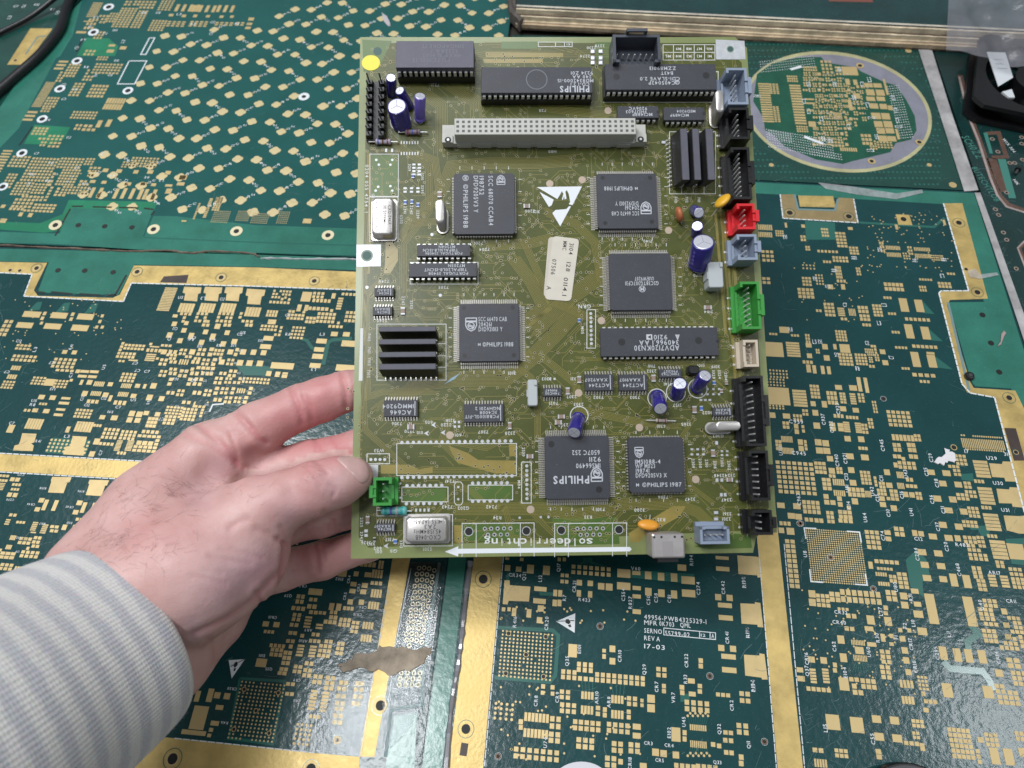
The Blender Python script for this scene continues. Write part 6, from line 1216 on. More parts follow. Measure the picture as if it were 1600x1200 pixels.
# solder direction arrow and lettering
ar = MB(); q = [BP(*p) for p in ((695, 862), (716, 853.5), (716, 857.5), (984, 854.5), (987, 858), (984, 861.5), (716, 865), (716, 869.5))]; ar.poly([tuple(a) for a in q][::-1], .11); part('solder_arrow', ar, mat('triangle_white', (.72, .75, .78)), BOARD)
x = 926
for ch in 'soldeerrichting': 
    p = BP(x-5, 847.3); text(SK, ch, p[0], p[1], 3.3, .105, 180, .5, False, False, 2.7 if ch not in 'lirt' else {'i': .5, 'l': .5}.get(ch, 1.7)); x -= 11.4
for x0, xa, xb, x1 in ((722, 744, 813, 834.5), (866.5, 888, 957, 979)): SL([(x0, 870), (x0, 818), (x1, 817), (x1, 869)], 1); SL([(xa, 818), (xa, 870)], .9); SL([(xb, 818), (xb, 869)], .9)
SR(578, 241, 622.5, 307); SR(620, 693, 807, 743); SR(628, 761, 700, 784); SR(731.5, 758, 801, 781); SR(815, 722, 830, 786); SR(917, 484, 930.5, 544); SR(573.5, 709, 608.5, 724.5); SR(589, 506.5, 697, 594); SR(631, 804, 707, 853); SR(577, 308, 622, 377); SR(641, 410, 747, 444); SR(943, 112, 1122, 160); SR(1046, 206, 1118, 303); SR(589, 793, 634, 806)
for y in (537, 556, 574): SL([(682, y), (697, y)], .9)
for x in (1065, 1083, 1100): SL([(x, 290), (x, 303)], .9)
SL([(709, 753), (720, 753), (723, 757), (723, 785), (720, 789), (713, 789), (710, 785), (710, 757), (713, 753)], .9)
for c in ((905, 649, 14), (1026.5, 622, 14.5), (1056, 613, 15), (1090, 607, 15), (626, 190, 17), (1093, 410, 18), (655, 187, 8)): SC(*c)
# reference table at the top right
SR(1036, 70, 1117, 94); SL([(1036, 82), (1117, 82)])
for i in range(1, 5): SL([(1036+i*16.2, 70), (1036+i*16.2, 94)])
for k, t in enumerate(['M5', 'M4', 'M3', 'M2', 'M1']): S(t, 1044+k*16.2, 88, 4.5)
for k, t in enumerate(['M9', 'M8', 'M7', 'M0']): S(t, 1060+k*16.2, 76.5, 4.5)
SR(841, 66, 894, 73); SL([(868, 66), (868, 73)]); SL([(882, 66), (882, 73)]); S('K1', 888, 69.5, 4)
sl = [BP(*p) for p in ((563, 513), (567.5, 513), (566.5, 595), (560.5, 595))]; SK.poly([tuple(a) for a in sl][::-1], SZ)
for t, x, y in (('7221', 680, 133), ('7211', 848, 173), ('7204', 757, 390), ('7205', 693, 449), ('7201', 748, 380), ('7306', 620, 662), ('7307', 755, 675), ('2328', 797, 677), ('2320', 640, 674), ('7101', 800, 583), ('7021', 865, 630), ('7302', 935, 621), ('7303', 992, 621), ('7110', 1018, 572), ('7141', 1043, 600), ('2303', 904, 632), ('2302', 893, 620), ('2331', 898, 592), ('2332', 1018, 580), ('2157', 1058, 633), ('6301', 1033, 666), ('G302', 1122, 681), ('3265', 1072, 663), ('7301', 938, 796), ('R33', 919, 808), ('R34', 777, 809), ('R32', 1033, 812), ('7306', 1036, 777), ('7242', 768, 792), ('G202', 724, 794), ('7243', 699, 792), ('7241', 703, 752), ('W53', 592.5, 704), ('S301', 668, 858), ('7317', 609, 843), ('G10', 615, 861), ('2170', 1090, 430), ('2104', 1107, 487), ('3121', 838, 331), ('0101', 1095, 571), ('3019', 1118, 573), ('3303', 854, 592), ('601/2', 712, 680), ('605', 670, 660), ('010', 656, 676), ('7248', 600, 440), ('7240', 597, 501), ('2200', 828, 330), ('7140', 1012, 377), ('H00', 863, 237), ('2398', 880, 664), ('2220', 697, 664), ('3218', 704, 657), ('3022', 1105, 645), ('M1', 1137, 395), ('2347', 1135, 781), ('23242348', 1132, 743), ('2301', 1135, 811), ('3361', 1136, 803), ('3247', 1078, 780), ('M22', 1101, 817), ('3200', 999, 797), ('2230', 924, 75), ('2278', 937, 72), ('2274', 914, 88)): S(t, x, y, 4.6, 180)
for t, x, y in (('2247', 630, 470), ('3253', 643, 476), ('3298', 653, 268), ('3219', 640, 262), ('3210', 660, 276), ('3295', 660, 296), ('2240', 643, 328), ('2239', 653, 335), ('2241', 633, 328), ('5202', 627, 343), ('7102', 577, 527), ('7101', 577, 547), ('7103', 577, 565), ('7105', 576, 584), ('2330', 818, 706), ('M04', 811, 757), ('M26', 1152, 284), ('M51', 1153, 219), ('M05', 910, 516), ('3329', 1115, 585), ('3324', 1124, 585), ('2314', 1134, 588), ('3325', 1145, 600), ('2325', 565, 816), ('2343', 565, 838), ('M10', 1158, 745), ('M12', 1144, 495), ('2341', 623, 763), ('2309', 1083, 724), ('2300', 1094, 724), ('2310', 1104, 724), ('2318', 1117, 726), ('7300', 1128, 722), ('2302', 1139, 727), ('M23', 1160, 815), ('M9', 1153, 640), ('3313', 627, 850), ('7113', 1056, 312), ('7112', 1073, 312), ('7111', 1092, 312), ('M0A', 1157, 556), ('G205', 583, 310)): S(t, x, y, 4.2, -90)
S('0204 055 4754.1', 573, 295, 5.2, -90, 80, mono=True); S('GRN.', 912, 479, 6, 180); S('YEL', 1148, 542, 5.5, 180); S('RS232', 1152, 635, 4.5, -90); S('602', 590, 857, 4.6); S('001', 592, 862, 4.6); S('3313', 580, 850, 4.4); S('3326', 572, 848, 4.4)
for (x0, y0, x1, y1, n) in ((717, 474, 811, 565, 6), (933, 270, 1027, 357, 6), (953, 396, 1049, 484, 6), (852, 681, 952, 779, 6), (709, 271, 804, 365, 5), (983, 684, 1069, 770, 4)):
    for i in range(n):
        t = (i+.5)/n; o_ = 11 if n == 6 else 6
        SL([(x0+(x1-x0)*t, y0-o_-5), (x0+(x1-x0)*t, y0-o_)], .9); SL([(x0+(x1-x0)*t, y1+o_+3), (x0+(x1-x0)*t, y1+o_+8)], .9); SL([(x0-o_-5, y0+(y1-y0)*t), (x0-o_, y0+(y1-y0)*t)], .9); SL([(x1+o_, y0+(y1-y0)*t), (x1+o_+5, y0+(y1-y0)*t)], .9)
for x, y0, y1 in ((1137, 108, 160), (1138, 170, 222), (1139, 236, 312), (1150, 462, 525), (1157, 590, 700), (1163, 706, 785), (1166, 800, 838)): SL([(x, y0), (x+(y1-y0)*.05, y1)], 1.1)
part('board_lettering', SK, M_BSILK, BOARD, kind='stuff')
gl = MB(); p = BP(563, 700); text(gl, '8204 055 4753', *BP(563, 680), 1.7, .09, -90, .5, False, True, 26); part('etched_lettering', gl, M_OTRACE, BOARD)
gate = MB()
for x, y in ((678, 664), (667, 677), (693, 676), (604, 853)): p = BP(x, y); gate.poly([(p[0]-1.3, p[1]), (p[0]+.9, p[1]-1.2), (p[0]+.3, p[1]), (p[0]+.9, p[1]+1.2)], .115)
part('solder_jumpers', gate, M_TINW, BOARD, kind='stuff')
bl = MB(); a, b = BP(694, 601), BP(719, 583); d = (b-a)/np.linalg.norm(b-a); e = np.array([-d[1], d[0]]); bl.poly([tuple(a), tuple(a+(b-a)*.6-e*.7), tuple(b), tuple(a+(b-a)*.45+e*.5)], .12); part('pale_scrape', bl, mat('scrape_blue', (.25, .38, .45), .6), BOARD)

# ------------------------------------------------------------------ the hand: one continuous skin meshed from a distance field (board coordinates, mm)
PERSON = bpy.data.objects.new('person', None); COL.objects.link(PERSON); PERSON.matrix_world = Matrix(_b4.tolist()); PERSON.empty_display_size = .01
tag(PERSON, 'bare left hand in a striped knit sleeve pinching the board edge', 'person')
def J(px, py, h): b = BP(px, py, h); return np.array([b[0], b[1], h])
VOX = 1.0
C0 = J(192, 996, 22); dirp = J(40, 1122, 22)-C0; dirp /= np.linalg.norm(dirp); AX = dirp*.52+np.array([0, 0, .85]); AX /= np.linalg.norm(AX)      # the forearm's line
def rcone(P, a, b, ra, rb):
    ba = b-a; l2 = ba@ba; t = np.clip(((P-a)@ba)/l2, 0, 1); return np.linalg.norm(P-a-t[:, None]*ba, axis=1)-(ra+(rb-ra)*t)
def smin(a, b, k): h = np.maximum(k-np.abs(a-b), 0)/k; return np.minimum(a, b)-h*h*k*.25
def chain(P, js, k=3.0):
    d = None
    for (a, ra), (b, rb) in zip(js, js[1:]):
        e = rcone(P, a, b, ra, rb); d = e if d is None else smin(d, e, k)
    return d
HJ = dict(
 index=[(J(335, 712, -8), 13.5), (J(405, 668, -9), 11.4), (J(470, 636, -11), 10.0), (J(505, 624, -11.5), 9.9), (J(540, 611, -11.5), 8.9), (J(600, 596, -10.5), 7.5)],
 middle=[(J(345, 772, -17), 13), (J(425, 737, -17), 10.4), (J(485, 722, -16), 9.8), (J(560, 703, -13), 9.0), (J(630, 685, -11), 7.6)],
 ring=[(J(360, 835, -22), 13), (J(440, 820, -22), 9.8), (J(500, 808, -19), 9.0), (J(570, 792, -15), 8.4), (J(640, 790, -11), 7.4)],
 little=[(J(365, 908, -30), 12.5), (J(440, 890, -30), 9.5), (J(505, 875, -27), 8.6), (J(575, 850, -20), 7.6), (J(630, 830, -11), 6.8)],
 thumb=[(J(290, 858, 8), 21), (J(352, 826, 11), 17.0), (J(405, 797, 13), 13.4), (J(450, 779, 13), 11.6), (J(492, 764, 12.0), 11.0), (J(530, 752, 10.0), 10.2), (J(553, 745, 8.2), 8.2)])
PALM = [([(J(165, 905, 14), 23), (J(245, 800, 2), 20), (J(325, 715, -8), 15)], 8), ([(J(190, 945, 10), 26), (J(270, 860, -4), 24), (J(345, 765, -15), 15)], 8),
        ([(J(225, 985, 2), 27), (J(300, 910, -12), 23), (J(360, 835, -22), 14)], 8), ([(J(245, 1015, -7), 23), (J(320, 955, -21), 18), (J(368, 905, -30), 13.0)], 7),
        ([(J(215, 925, 17), 27), (J(300, 890, 15), 25), (J(375, 848, 11), 19), (J(398, 815, 11), 14)], 4.5), ([(J(295, 922, 12), 22), (J(382, 884, 8), 16)], 4.5),
        ([(J(345, 735, -8), 11), (J(385, 700, -12), 9)], 6), ([(C0+AX*50, 20), (J(190, 955, 11), 25)], 10), ([(C0+AX*50+np.array([3, -6, -6]), 18), (J(235, 1010, 0), 24)], 10)]
def hand_sdf(P):
    palm = None
    for js, k in PALM:
        e = chain(P, js, 5); palm = e if palm is None else smin(palm, e, k)
    f = None
    for nm in ('index', 'middle', 'ring', 'little'):
        e = chain(P, HJ[nm]); f = e if f is None else smin(f, e, 1.0)
    th = chain(P, HJ['thumb'])
    return smin(smin(palm, f, 7), smin(palm, th, 7), .8)
allj = np.array([j for v in HJ.values() for j, r in v]+[j for js, k in PALM for j, r in js])
lo = allj.min(0)-32; hi = allj.max(0)+32
n3 = np.ceil((hi-lo)/VOX).astype(int)
gx = [lo[i]+VOX*np.arange(n3[i]) for i in range(3)]
# coarse pass to find the occupied cells, then fine distance only near the skin
F = np.full(n3, 9.0, np.float32); B_ = 8
for i0 in range(0, n3[0], B_):
    for j0 in range(0, n3[1], B_):
        for k0 in range(0, n3[2], B_):
            ii, jj, kk = [np.arange(s, min(s+B_, n3[q])) for q, s in enumerate((i0, j0, k0))]
            c = np.array([[gx[0][ii].mean(), gx[1][jj].mean(), gx[2][kk].mean()]]); dc = hand_sdf(c)[0]
            if abs(dc) > B_*VOX*.5*1.75+2: F[ii[0]:ii[-1]+1, jj[0]:jj[-1]+1, kk[0]:kk[-1]+1] = dc; continue
            G = np.stack(np.meshgrid(gx[0][ii], gx[1][jj], gx[2][kk], indexing='ij'), -1).reshape(-1, 3)
            F[ii[0]:ii[-1]+1, jj[0]:jj[-1]+1, kk[0]:kk[-1]+1] = hand_sdf(G).reshape(len(ii), len(jj), len(kk))
def surface_nets(F, lo, vox):
    s = F < 0; c = np.zeros(tuple(np.array(F.shape)-1), np.int32)
    for dx in (0, 1):
        for dy in (0, 1):
            for dz in (0, 1): c += s[dx:F.shape[0]-1+dx, dy:F.shape[1]-1+dy, dz:F.shape[2]-1+dz]
    act = (c > 0) & (c < 8); idx = -np.ones(act.shape, np.int64); cells = np.argwhere(act); idx[act] = np.arange(len(cells))
    acc = np.zeros((len(cells), 3)); cnt = np.zeros(len(cells)); I = cells
    cor = [(a, b, d) for a in (0, 1) for b in (0, 1) for d in (0, 1)]
    for p in cor:
        for ax in range(3):
            if p[ax]: continue
            q = list(p); q[ax] = 1
            f0 = F[I[:, 0]+p[0], I[:, 1]+p[1], I[:, 2]+p[2]]; f1 = F[I[:, 0]+q[0], I[:, 1]+q[1], I[:, 2]+q[2]]
            m = (f0 < 0) != (f1 < 0); t = np.where(m, f0/(f0-f1+1e-12), 0); pt = np.array(p, float)[None].repeat(len(I), 0); pt[:, ax] = t
            acc[m] += pt[m]; cnt[m] += 1
    V = lo+vox*(I+acc/np.maximum(cnt, 1)[:, None]); Q = []
    for ax in range(3):
        a1, a2 = [(1, 2), (2, 0), (0, 1)][ax]
        sl0 = [slice(None)]*3; sl1 = [slice(None)]*3; sl0[ax] = slice(0, -1); sl1[ax] = slice(1, None)
        d = s[tuple(sl0)].astype(int)-s[tuple(sl1)].astype(int); E_ = np.argwhere(d != 0)
        ok = (E_[:, a1] > 0) & (E_[:, a2] > 0) & (E_[:, a1] < F.shape[a1]-1) & (E_[:, a2] < F.shape[a2]-1); E_ = E_[ok]; sg = d[tuple(E_.T)]
        o1 = np.zeros(3, int); o1[a1] = 1; o2 = np.zeros(3, int); o2[a2] = 1
        A, B2, C2, D2 = [idx[tuple(x.T)] for x in (E_-o1-o2, E_-o2, E_, E_-o1)]
        q = np.stack([A, B2, C2, D2], 1); q[sg < 0] = q[sg < 0][:, ::-1]; Q.append(q)
    return V, np.concatenate(Q)
HV, HF = surface_nets(F, lo, VOX)
def vnormals(V, Fq):
    n = np.cross(V[Fq[:, 2]]-V[Fq[:, 0]], V[Fq[:, 3]]-V[Fq[:, 1]]); N = np.zeros_like(V)
    for k in range(4): np.add.at(N, Fq[:, k], n)
    return N/(np.linalg.norm(N, axis=1)[:, None]+1e-12)
# smooth once or twice, then press creases where the photograph shows them
ed = np.concatenate([HF[:, [0, 1]], HF[:, [1, 2]], HF[:, [2, 3]], HF[:, [3, 0]]]); deg = np.bincount(ed.ravel(), minlength=len(HV))
def relax(V, it, lam=.5):
    for _ in range(it):
        s = np.zeros_like(V); np.add.at(s, ed[:, 0], V[ed[:, 1]]); np.add.at(s, ed[:, 1], V[ed[:, 0]]); V = V+lam*(s/deg[:, None]-V)
    return V
HV = relax(HV, 4)
N = vnormals(HV, HF); W_ = b2w(HV); PX = w2px(W_); view = (CAMP-W_); view /= np.linalg.norm(view, axis=1)[:, None]; Nw = N @ BR.T; facing = (Nw*view).sum(1)
depth = ((W_-CAMP) @ RT.T)[:, 2]
zb = {}                                        # which skin is nearest to the camera (coarse)
key = (PX/6).astype(int)
for i, (a, b) in enumerate(map(tuple, key)):
    if facing[i] > 0 and depth[i] < zb.get((a, b), 9): zb[(a, b)] = depth[i]
near = np.array([facing[i] > .05 and depth[i] < min(zb.get((a+u, b+v), 9) for u in (-1, 0, 1) for v in (-1, 0, 1))+.016 for i, (a, b) in enumerate(map(tuple, key))])
def seg_dist(P, poly):
    d = np.full(len(P), 1e9)
    for a, b in zip(poly, poly[1:]):
        a = np.array(a, float); b = np.array(b, float); ba = b-a; t = np.clip(((P-a)@ba)/(ba@ba), 0, 1); d = np.minimum(d, np.linalg.norm(P-a-t[:, None]*ba, axis=1))
    return d
CREASE = [  # photo polyline, depth mm, width px
 ([(452, 602), (462, 625), (470, 650), (472, 662)], .7, 4), ([(474, 618), (484, 636), (488, 655)], .55, 4), ([(533, 583), (539, 605), (541, 635)], .8, 4), ([(492, 684), (496, 700), (497, 715)], .5, 4), ([(518, 680), (522, 700)], .35, 3),
 ([(370, 645), (388, 665), (405, 685), (416, 692)], 1.0, 5), ([(305, 660), (330, 680), (358, 705), (372, 728)], .8, 6), ([(360, 675), (367, 700), (372, 722)], .5, 4), ([(290, 680), (322, 690), (350, 712), (385, 735)], .6, 6),
 ([(448, 852), (434, 842)], .9, 4), ([(434, 842), (418, 834), (400, 827)], .35, 5), ([(447, 840), (438, 824)], .45, 4), ([(385, 812), (372, 816), (360, 826)], .4, 5),
 ([(516, 757), (524, 765), (521, 775)], .4, 3), ([(490, 720), (500, 728), (512, 740)], .3, 3), ([(478, 732), (490, 742), (500, 760)], .3, 4), ([(508, 800), (512, 815), (513, 828)], .6, 4), ([(518, 802), (522, 826)], .5, 4), ([(490, 846), (496, 870), (497, 892)], .7, 5), ([(503, 850), (507, 875)], .4, 3),
 ([(445, 865), (440, 890), (418, 912), (395, 935), (350, 966), (300, 992)], .8, 5), ([(400, 925), (408, 945), (410, 958)], .8, 4), ([(325, 998), (335, 1010), (338, 1040)], .4, 5), ([(443, 850), (445, 880), (436, 920)], 1.0, 4),
 ([(250, 762), (300, 778), (330, 790)], .25, 8), ([(330, 870), (360, 876), (390, 880)], .3, 5), ([(345, 858), (380, 866), (410, 872)], .25, 4), ([(300, 900), (330, 905), (350, 912)], .2, 4), ([(318, 890), (345, 897)], .2, 3)]
disp = np.zeros(len(HV))
for poly, dp, wd in CREASE:
    d = seg_dist(PX, poly); disp -= dp*np.exp(-(d/wd)**2)*near; disp += dp*.30*np.exp(-((d-wd*2.2)/(wd*1.4))**2)*near
# soft landmarks: hollow of the snuff box, tendon ridge, knuckle bulges, thenar pad
for (x, y), a, s in (((325, 735), -2.2, 24), ((300, 765), -1.2, 30), ((420, 790), 1.4, 30), ((490, 745), 1.0, 22), ((350, 930), 1.5, 45), ((395, 715), -2.0, 16), ((360, 700), 1.2, 16), ((395, 690), 1.2, 14), ((455, 770), -.8, 18), ((250, 720), 1.0, 30), ((430, 640), .8, 22), ((505, 612), .6, 14)):
    disp += a*np.exp(-(((PX-np.array([x, y]))**2).sum(1))/s**2)*near
HV2 = HV+N*disp[:, None]
HV2 = relax(HV2, 1, .3)
me = bpy.data.meshes.new('hand'); me.from_pydata((HV2*1e-3).tolist(), [], HF.tolist())
for p in me.polygons: p.use_smooth = True
# skin tint attribute: redness of finger pads and folds, bluish veins, pale knuckles - properties of the skin itself
tint = np.zeros((len(HV), 4)); tint[:, 3] = 1
def blob(ch, x, y, s, a, ang=0, asp=1.0):
    d = PX-np.array([x, y]); c, sn = math.cos(ang), math.sin(ang); u = d[:, 0]*c+d[:, 1]*sn; v = (-d[:, 0]*sn+d[:, 1]*c)*asp
    tint[:, ch] += a*np.exp(-(u*u+v*v)/s**2)*near
for b in ((0, 480, 640, 60, .5), (0, 520, 600, 40, .45), (0, 505, 700, 60, .55), (0, 540, 710, 25, .4), (0, 380, 710, 50, .4), (0, 430, 660, 40, .3), (0, 490, 835, 70, .3), (0, 500, 880, 60, .2), (0, 420, 900, 30, .3), (0, 540, 735, 22, -.3), (0, 400, 985, 70, .25), (0, 290, 840, 60, .2), (0, 210, 830, 40, .25), (0, 260, 720, 40, .15), (0, 545, 870, 30, .15),
          (1, 375, 895, 55, .28, -.5, 1.3), (1, 410, 880, 34, .2), (1, 330, 930, 50, .2), (1, 345, 730, 22, .3), (1, 310, 770, 26, .25), (1, 520, 760, 24, .25), (1, 450, 800, 30, .2), (1, 300, 985, 22, .3)): blob(*b)
for poly, dp, wd in CREASE:
    d = seg_dist(PX, poly); tint[:, 0] += min(.5, dp*.5)*np.exp(-(d/(wd*.7))**2)*near
at = me.color_attributes.new('skin_tint', 'FLOAT_COLOR', 'POINT'); at.data.foreach_set('color', np.clip(tint, 0, 1).ravel())
ms = bpy.data.materials.new('skin'); ms.use_nodes = True; nt = ms.node_tree; L = nt.links; b = nt.nodes['Principled BSDF']
b.inputs['Roughness'].default_value = .46; b.inputs['Subsurface Weight'].default_value = .22; b.inputs['Subsurface Radius'].default_value = (.0032, .0012, .0007); b.inputs['Subsurface Scale'].default_value = 1.0; b.inputs['Specular IOR Level'].default_value = .42
ac = nt.nodes.new('ShaderNodeVertexColor'); ac.layer_name = 'skin_tint'; sp = nt.nodes.new('ShaderNodeSeparateColor'); L.new(ac.outputs['Color'], sp.inputs[0])
tc = nt.nodes.new('ShaderNodeTexCoord')
def noise(sc, det=4): n = nt.nodes.new('ShaderNodeTexNoise'); n.inputs['Scale'].default_value = sc; n.inputs['Detail'].default_value = det; L.new(tc.outputs['Object'], n.inputs['Vector']); return n
n1 = noise(70, 6); r1 = nt.nodes.new('ShaderNodeValToRGB'); r1.color_ramp.elements[0].position = .32; r1.color_ramp.elements[1].position = .68
r1.color_ramp.elements[0].color = (.52, .30, .275, 1); r1.color_ramp.elements[1].color = (.63, .405, .375, 1); L.new(n1.outputs['Fac'], r1.inputs['Fac'])
def mix(fac, c1, col2):
    m = nt.nodes.new('ShaderNodeMixRGB'); L.new(fac, m.inputs['Fac']); L.new(c1, m.inputs['Color1']); m.inputs['Color2'].default_value = (*col2, 1); return m.outputs['Color']
c = mix(sp.outputs[0], r1.outputs['Color'], (.54, .205, .21)); c = mix(sp.outputs[1], c, (.40, .285, .35)); L.new(c, b.inputs['Base Color'])
# fine skin lines: stretched cells plus pores
vo = nt.nodes.new('ShaderNodeTexVoronoi'); vo.inputs['Scale'].default_value = 900; vo.feature = 'DISTANCE_TO_EDGE'; mp = nt.nodes.new('ShaderNodeMapping'); mp.inputs['Scale'].default_value = (.55, 1.3, 1); mp.inputs['Rotation'].default_value = (0, 0, .6); L.new(tc.outputs['Object'], mp.inputs['Vector']); L.new(mp.outputs['Vector'], vo.inputs['Vector'])
n2 = noise(420, 5); ad = nt.nodes.new('ShaderNodeMath'); ad.operation = 'MULTIPLY_ADD'; ad.inputs[1].default_value = .6; L.new(vo.outputs['Distance'], ad.inputs[0]); L.new(n2.outputs['Fac'], ad.inputs[2])
bp = nt.nodes.new('ShaderNodeBump'); bp.inputs['Strength'].default_value = .20; bp.inputs['Distance'].default_value = .0008; L.new(ad.outputs[0], bp.inputs['Height']); L.new(bp.outputs['Normal'], b.inputs['Normal'])
n5 = noise(150, 3); mr = nt.nodes.new('ShaderNodeMapRange'); mr.inputs['To Min'].default_value = .36; mr.inputs['To Max'].default_value = .58; L.new(n5.outputs['Fac'], mr.inputs['Value']); L.new(mr.outputs['Result'], b.inputs['Roughness'])
me.materials.append(ms); HAND = link('hand', me, PERSON)
sub = HAND.modifiers.new('subdivision', 'SUBSURF'); sub.levels = 1; sub.render_levels = 1
# thumb nail: the skin patch inside the nail outline, lifted into a plate
nail = np.array([(526, 717), (536, 710), (549, 708.5), (561, 712), (570, 720), (575.5, 731), (577, 743), (573, 752), (565, 755.5), (556, 749), (546, 738), (535, 726)], float)
def inpoly(P, poly):
    r = np.zeros(len(P), bool); j = len(poly)-1
    for i in range(len(poly)):
        a, b2 = poly[i], poly[j]; m = ((a[1] > P[:, 1]) != (b2[1] > P[:, 1])) & (P[:, 0] < (b2[0]-a[0])*(P[:, 1]-a[1])/(b2[1]-a[1]+1e-12)+a[0]); r ^= m; j = i
    return r
NU = 13; cen = nail.mean(0); rings_ = []
tip_pts = near & (HV2[:, 2] > -2)
from mathutils.bvhtree import BVHTree
bvh = BVHTree.FromPolygons([tuple(v) for v in HV2], [tuple(f) for f in HF])
cam_b = BR.T @ (CAMP-BO)*1e3
def skin_hit(px, py):
    d = BR.T @ cam2w([(px-CX)/FPX, (py-CY)/FPX, 1.0]); h = bvh.ray_cast(Vector(cam_b), Vector(d).normalized()); return h
nb = MB(); R = []
fine = []
for i in range(len(nail)):
    p0, p1, p2, p3_ = nail[i-1], nail[i], nail[(i+1) % len(nail)], nail[(i+2) % len(nail)]
    for t in (0, .25, .5, .75): fine.append(.5*((2*p1)+(-p0+p2)*t+(2*p0-5*p1+4*p2-p3_)*t*t+(-p0+3*p1-3*p2+p3_)*t**3))
ok = True
for q, dz in ((1.0, -.15), (.97, .18), (.9, .32), (.7, .42), (.45, .46), (.2, .48)):
    ring_ = []
    for p in fine:
        h = skin_hit(*(cen+(np.array(p)-cen)*q))
        if h[0] is None or h[0].z < -1: h = skin_hit(*(cen+(np.array(p)-cen)*q*.9))
        if h[0] is None: ok = False; continue
        v = h[0]+h[1]*dz; ring_.append((v.x, v.y, v.z))
    R.append(ring_)
if ok and len(set(map(len, R))) == 1:
    nb.rings(R, False, True); no = part('fingernail', nb, mat('nail', (.56, .36, .335), .28, var=.08, vscale=300, coat=.25, coatr=.2), HAND, True)
# fine dark hairs on the wrist and the back of the thumb
hb = MB()
def hairs(cx, cy, sx, sy, n, ang, ln, bend=1.0):
    for _ in range(n):
        x, y = random.gauss(cx, sx), random.gauss(cy, sy); h = skin_hit(x, y)
        if h[0] is None: continue
        a = ang+random.gauss(0, .6); t = np.array([math.cos(a), math.sin(a), 0]); nn = np.array(h[1]); t = t-nn*(t@nn); t /= np.linalg.norm(t)+1e-9; s = np.cross(nn, t)*random.gauss(0, .8)*bend
        L_ = ln*random.uniform(.5, 1.4); p = np.array(h[0]); pts = []
        for k in range(6):
            u = k/5; pts.append(tuple(p+t*L_*u+s*L_*u*u*.6+nn*(.15+.9*math.sin(u*2.4)*.6)))
        hb.tube(pts, [.034*(1-.7*k/5) for k in range(6)], 3, False)
hairs(215, 790, 38, 28, 80, .3, 5.5); hairs(160, 850, 22, 18, 55, .4, 6); hairs(290, 765, 36, 16, 45, -.4, 5); hairs(360, 770, 30, 14, 18, .2, 4); hairs(485, 738, 9, 7, 16, -.7, 3.5); hairs(220, 860, 40, 18, 30, .6, 5)
part('hair', hb, mat('hair_dark', (.13, .075, .06), .5), PERSON, kind='stuff')

# ---- sleeve: a knitted tube, rings of the stripe across it
cu = np.array([0, 0, 1.])-AX*AX[2]; cu /= np.linalg.norm(cu); cv = np.cross(AX, cu)                # cu up, cv across
NS, NR = 96, 120; SV = []; SF = []; LEN = 135
def sleeve_pt(s, th, extra=0):
    ra = 38+s*.12+2.0*math.exp(-((s-60)/40)**2); rb = 32+s*.10
    fold = .7*math.sin(s*.11+2.2*math.sin(th*1.0))+.5*math.sin(s*.06+3*th)
    q = min(1, s/5); lip = -1.0*(1-q)**2
    r_a, r_b = ra+fold+lip+extra, rb+fold+lip+extra
    return C0+AX*(s-3.0*math.cos(th)*math.exp(-s/30)*0)+cv*r_a*math.cos(th)+cu*r_b*math.sin(th)
sv = MB(); rr = []
for i in range(NR+1):
    s = LEN*i/NR; rr.append([tuple(sleeve_pt(s, 2*math.pi*k/NS)) for k in range(NS)])
inn = [[tuple(sleeve_pt(s, 2*math.pi*k/NS, -2.6)) for k in range(NS)] for s in (40, 12, 3, .2)]
sv.rings([r[::-1] for r in inn+rr], False, False)
mk_ = bpy.data.materials.new('striped_knit'); mk_.use_nodes = True; nt = mk_.node_tree; L = nt.links; b = nt.nodes['Principled BSDF']; b.inputs['Roughness'].default_value = .9; b.inputs['Sheen Weight'].default_value = .35; b.inputs['Sheen Roughness'].default_value = .5; b.inputs['Specular IOR Level'].default_value = .15
uvn = nt.nodes.new('ShaderNodeUVMap'); uvn.uv_map = 'knit'; sx = nt.nodes.new('ShaderNodeSeparateXYZ'); L.new(uvn.outputs['UV'], sx.inputs[0]); tcn = nt.nodes.new('ShaderNodeTexCoord')
nn1 = nt.nodes.new('ShaderNodeTexNoise'); nn1.inputs['Scale'].default_value = 260; nn1.inputs['Detail'].default_value = 4; L.new(tcn.outputs['Object'], nn1.inputs['Vector'])
def mth(op, a, bb=None, c_=None):
    m = nt.nodes.new('ShaderNodeMath'); m.operation = op
    for i, v in enumerate((a, bb, c_)):
        if v is None: continue
        if isinstance(v, (int, float)): m.inputs[i].default_value = v
        else: L.new(v, m.inputs[i])
    return m.outputs[0]
wob = mth('MULTIPLY_ADD', nn1.outputs['Fac'], 2.6, sx.outputs['X'])            # arm length in mm, slightly wobbly
st = mth('SINE', mth('MULTIPLY', wob, 2*math.pi/8.6)); ra_ = nt.nodes.new('ShaderNodeValToRGB'); ra_.color_ramp.elements[0].position = .22; ra_.color_ramp.elements[1].position = .78
ra_.color_ramp.elements[0].color = (.45, .45, .48, 1); ra_.color_ramp.elements[1].color = (.61, .595, .57, 1); L.new(mth('MULTIPLY_ADD', st, .5, .5), ra_.inputs['Fac'])
nn2 = nt.nodes.new('ShaderNodeTexNoise'); nn2.inputs['Scale'].default_value = 1500; nn2.inputs['Detail'].default_value = 3; L.new(tcn.outputs['Object'], nn2.inputs['Vector'])
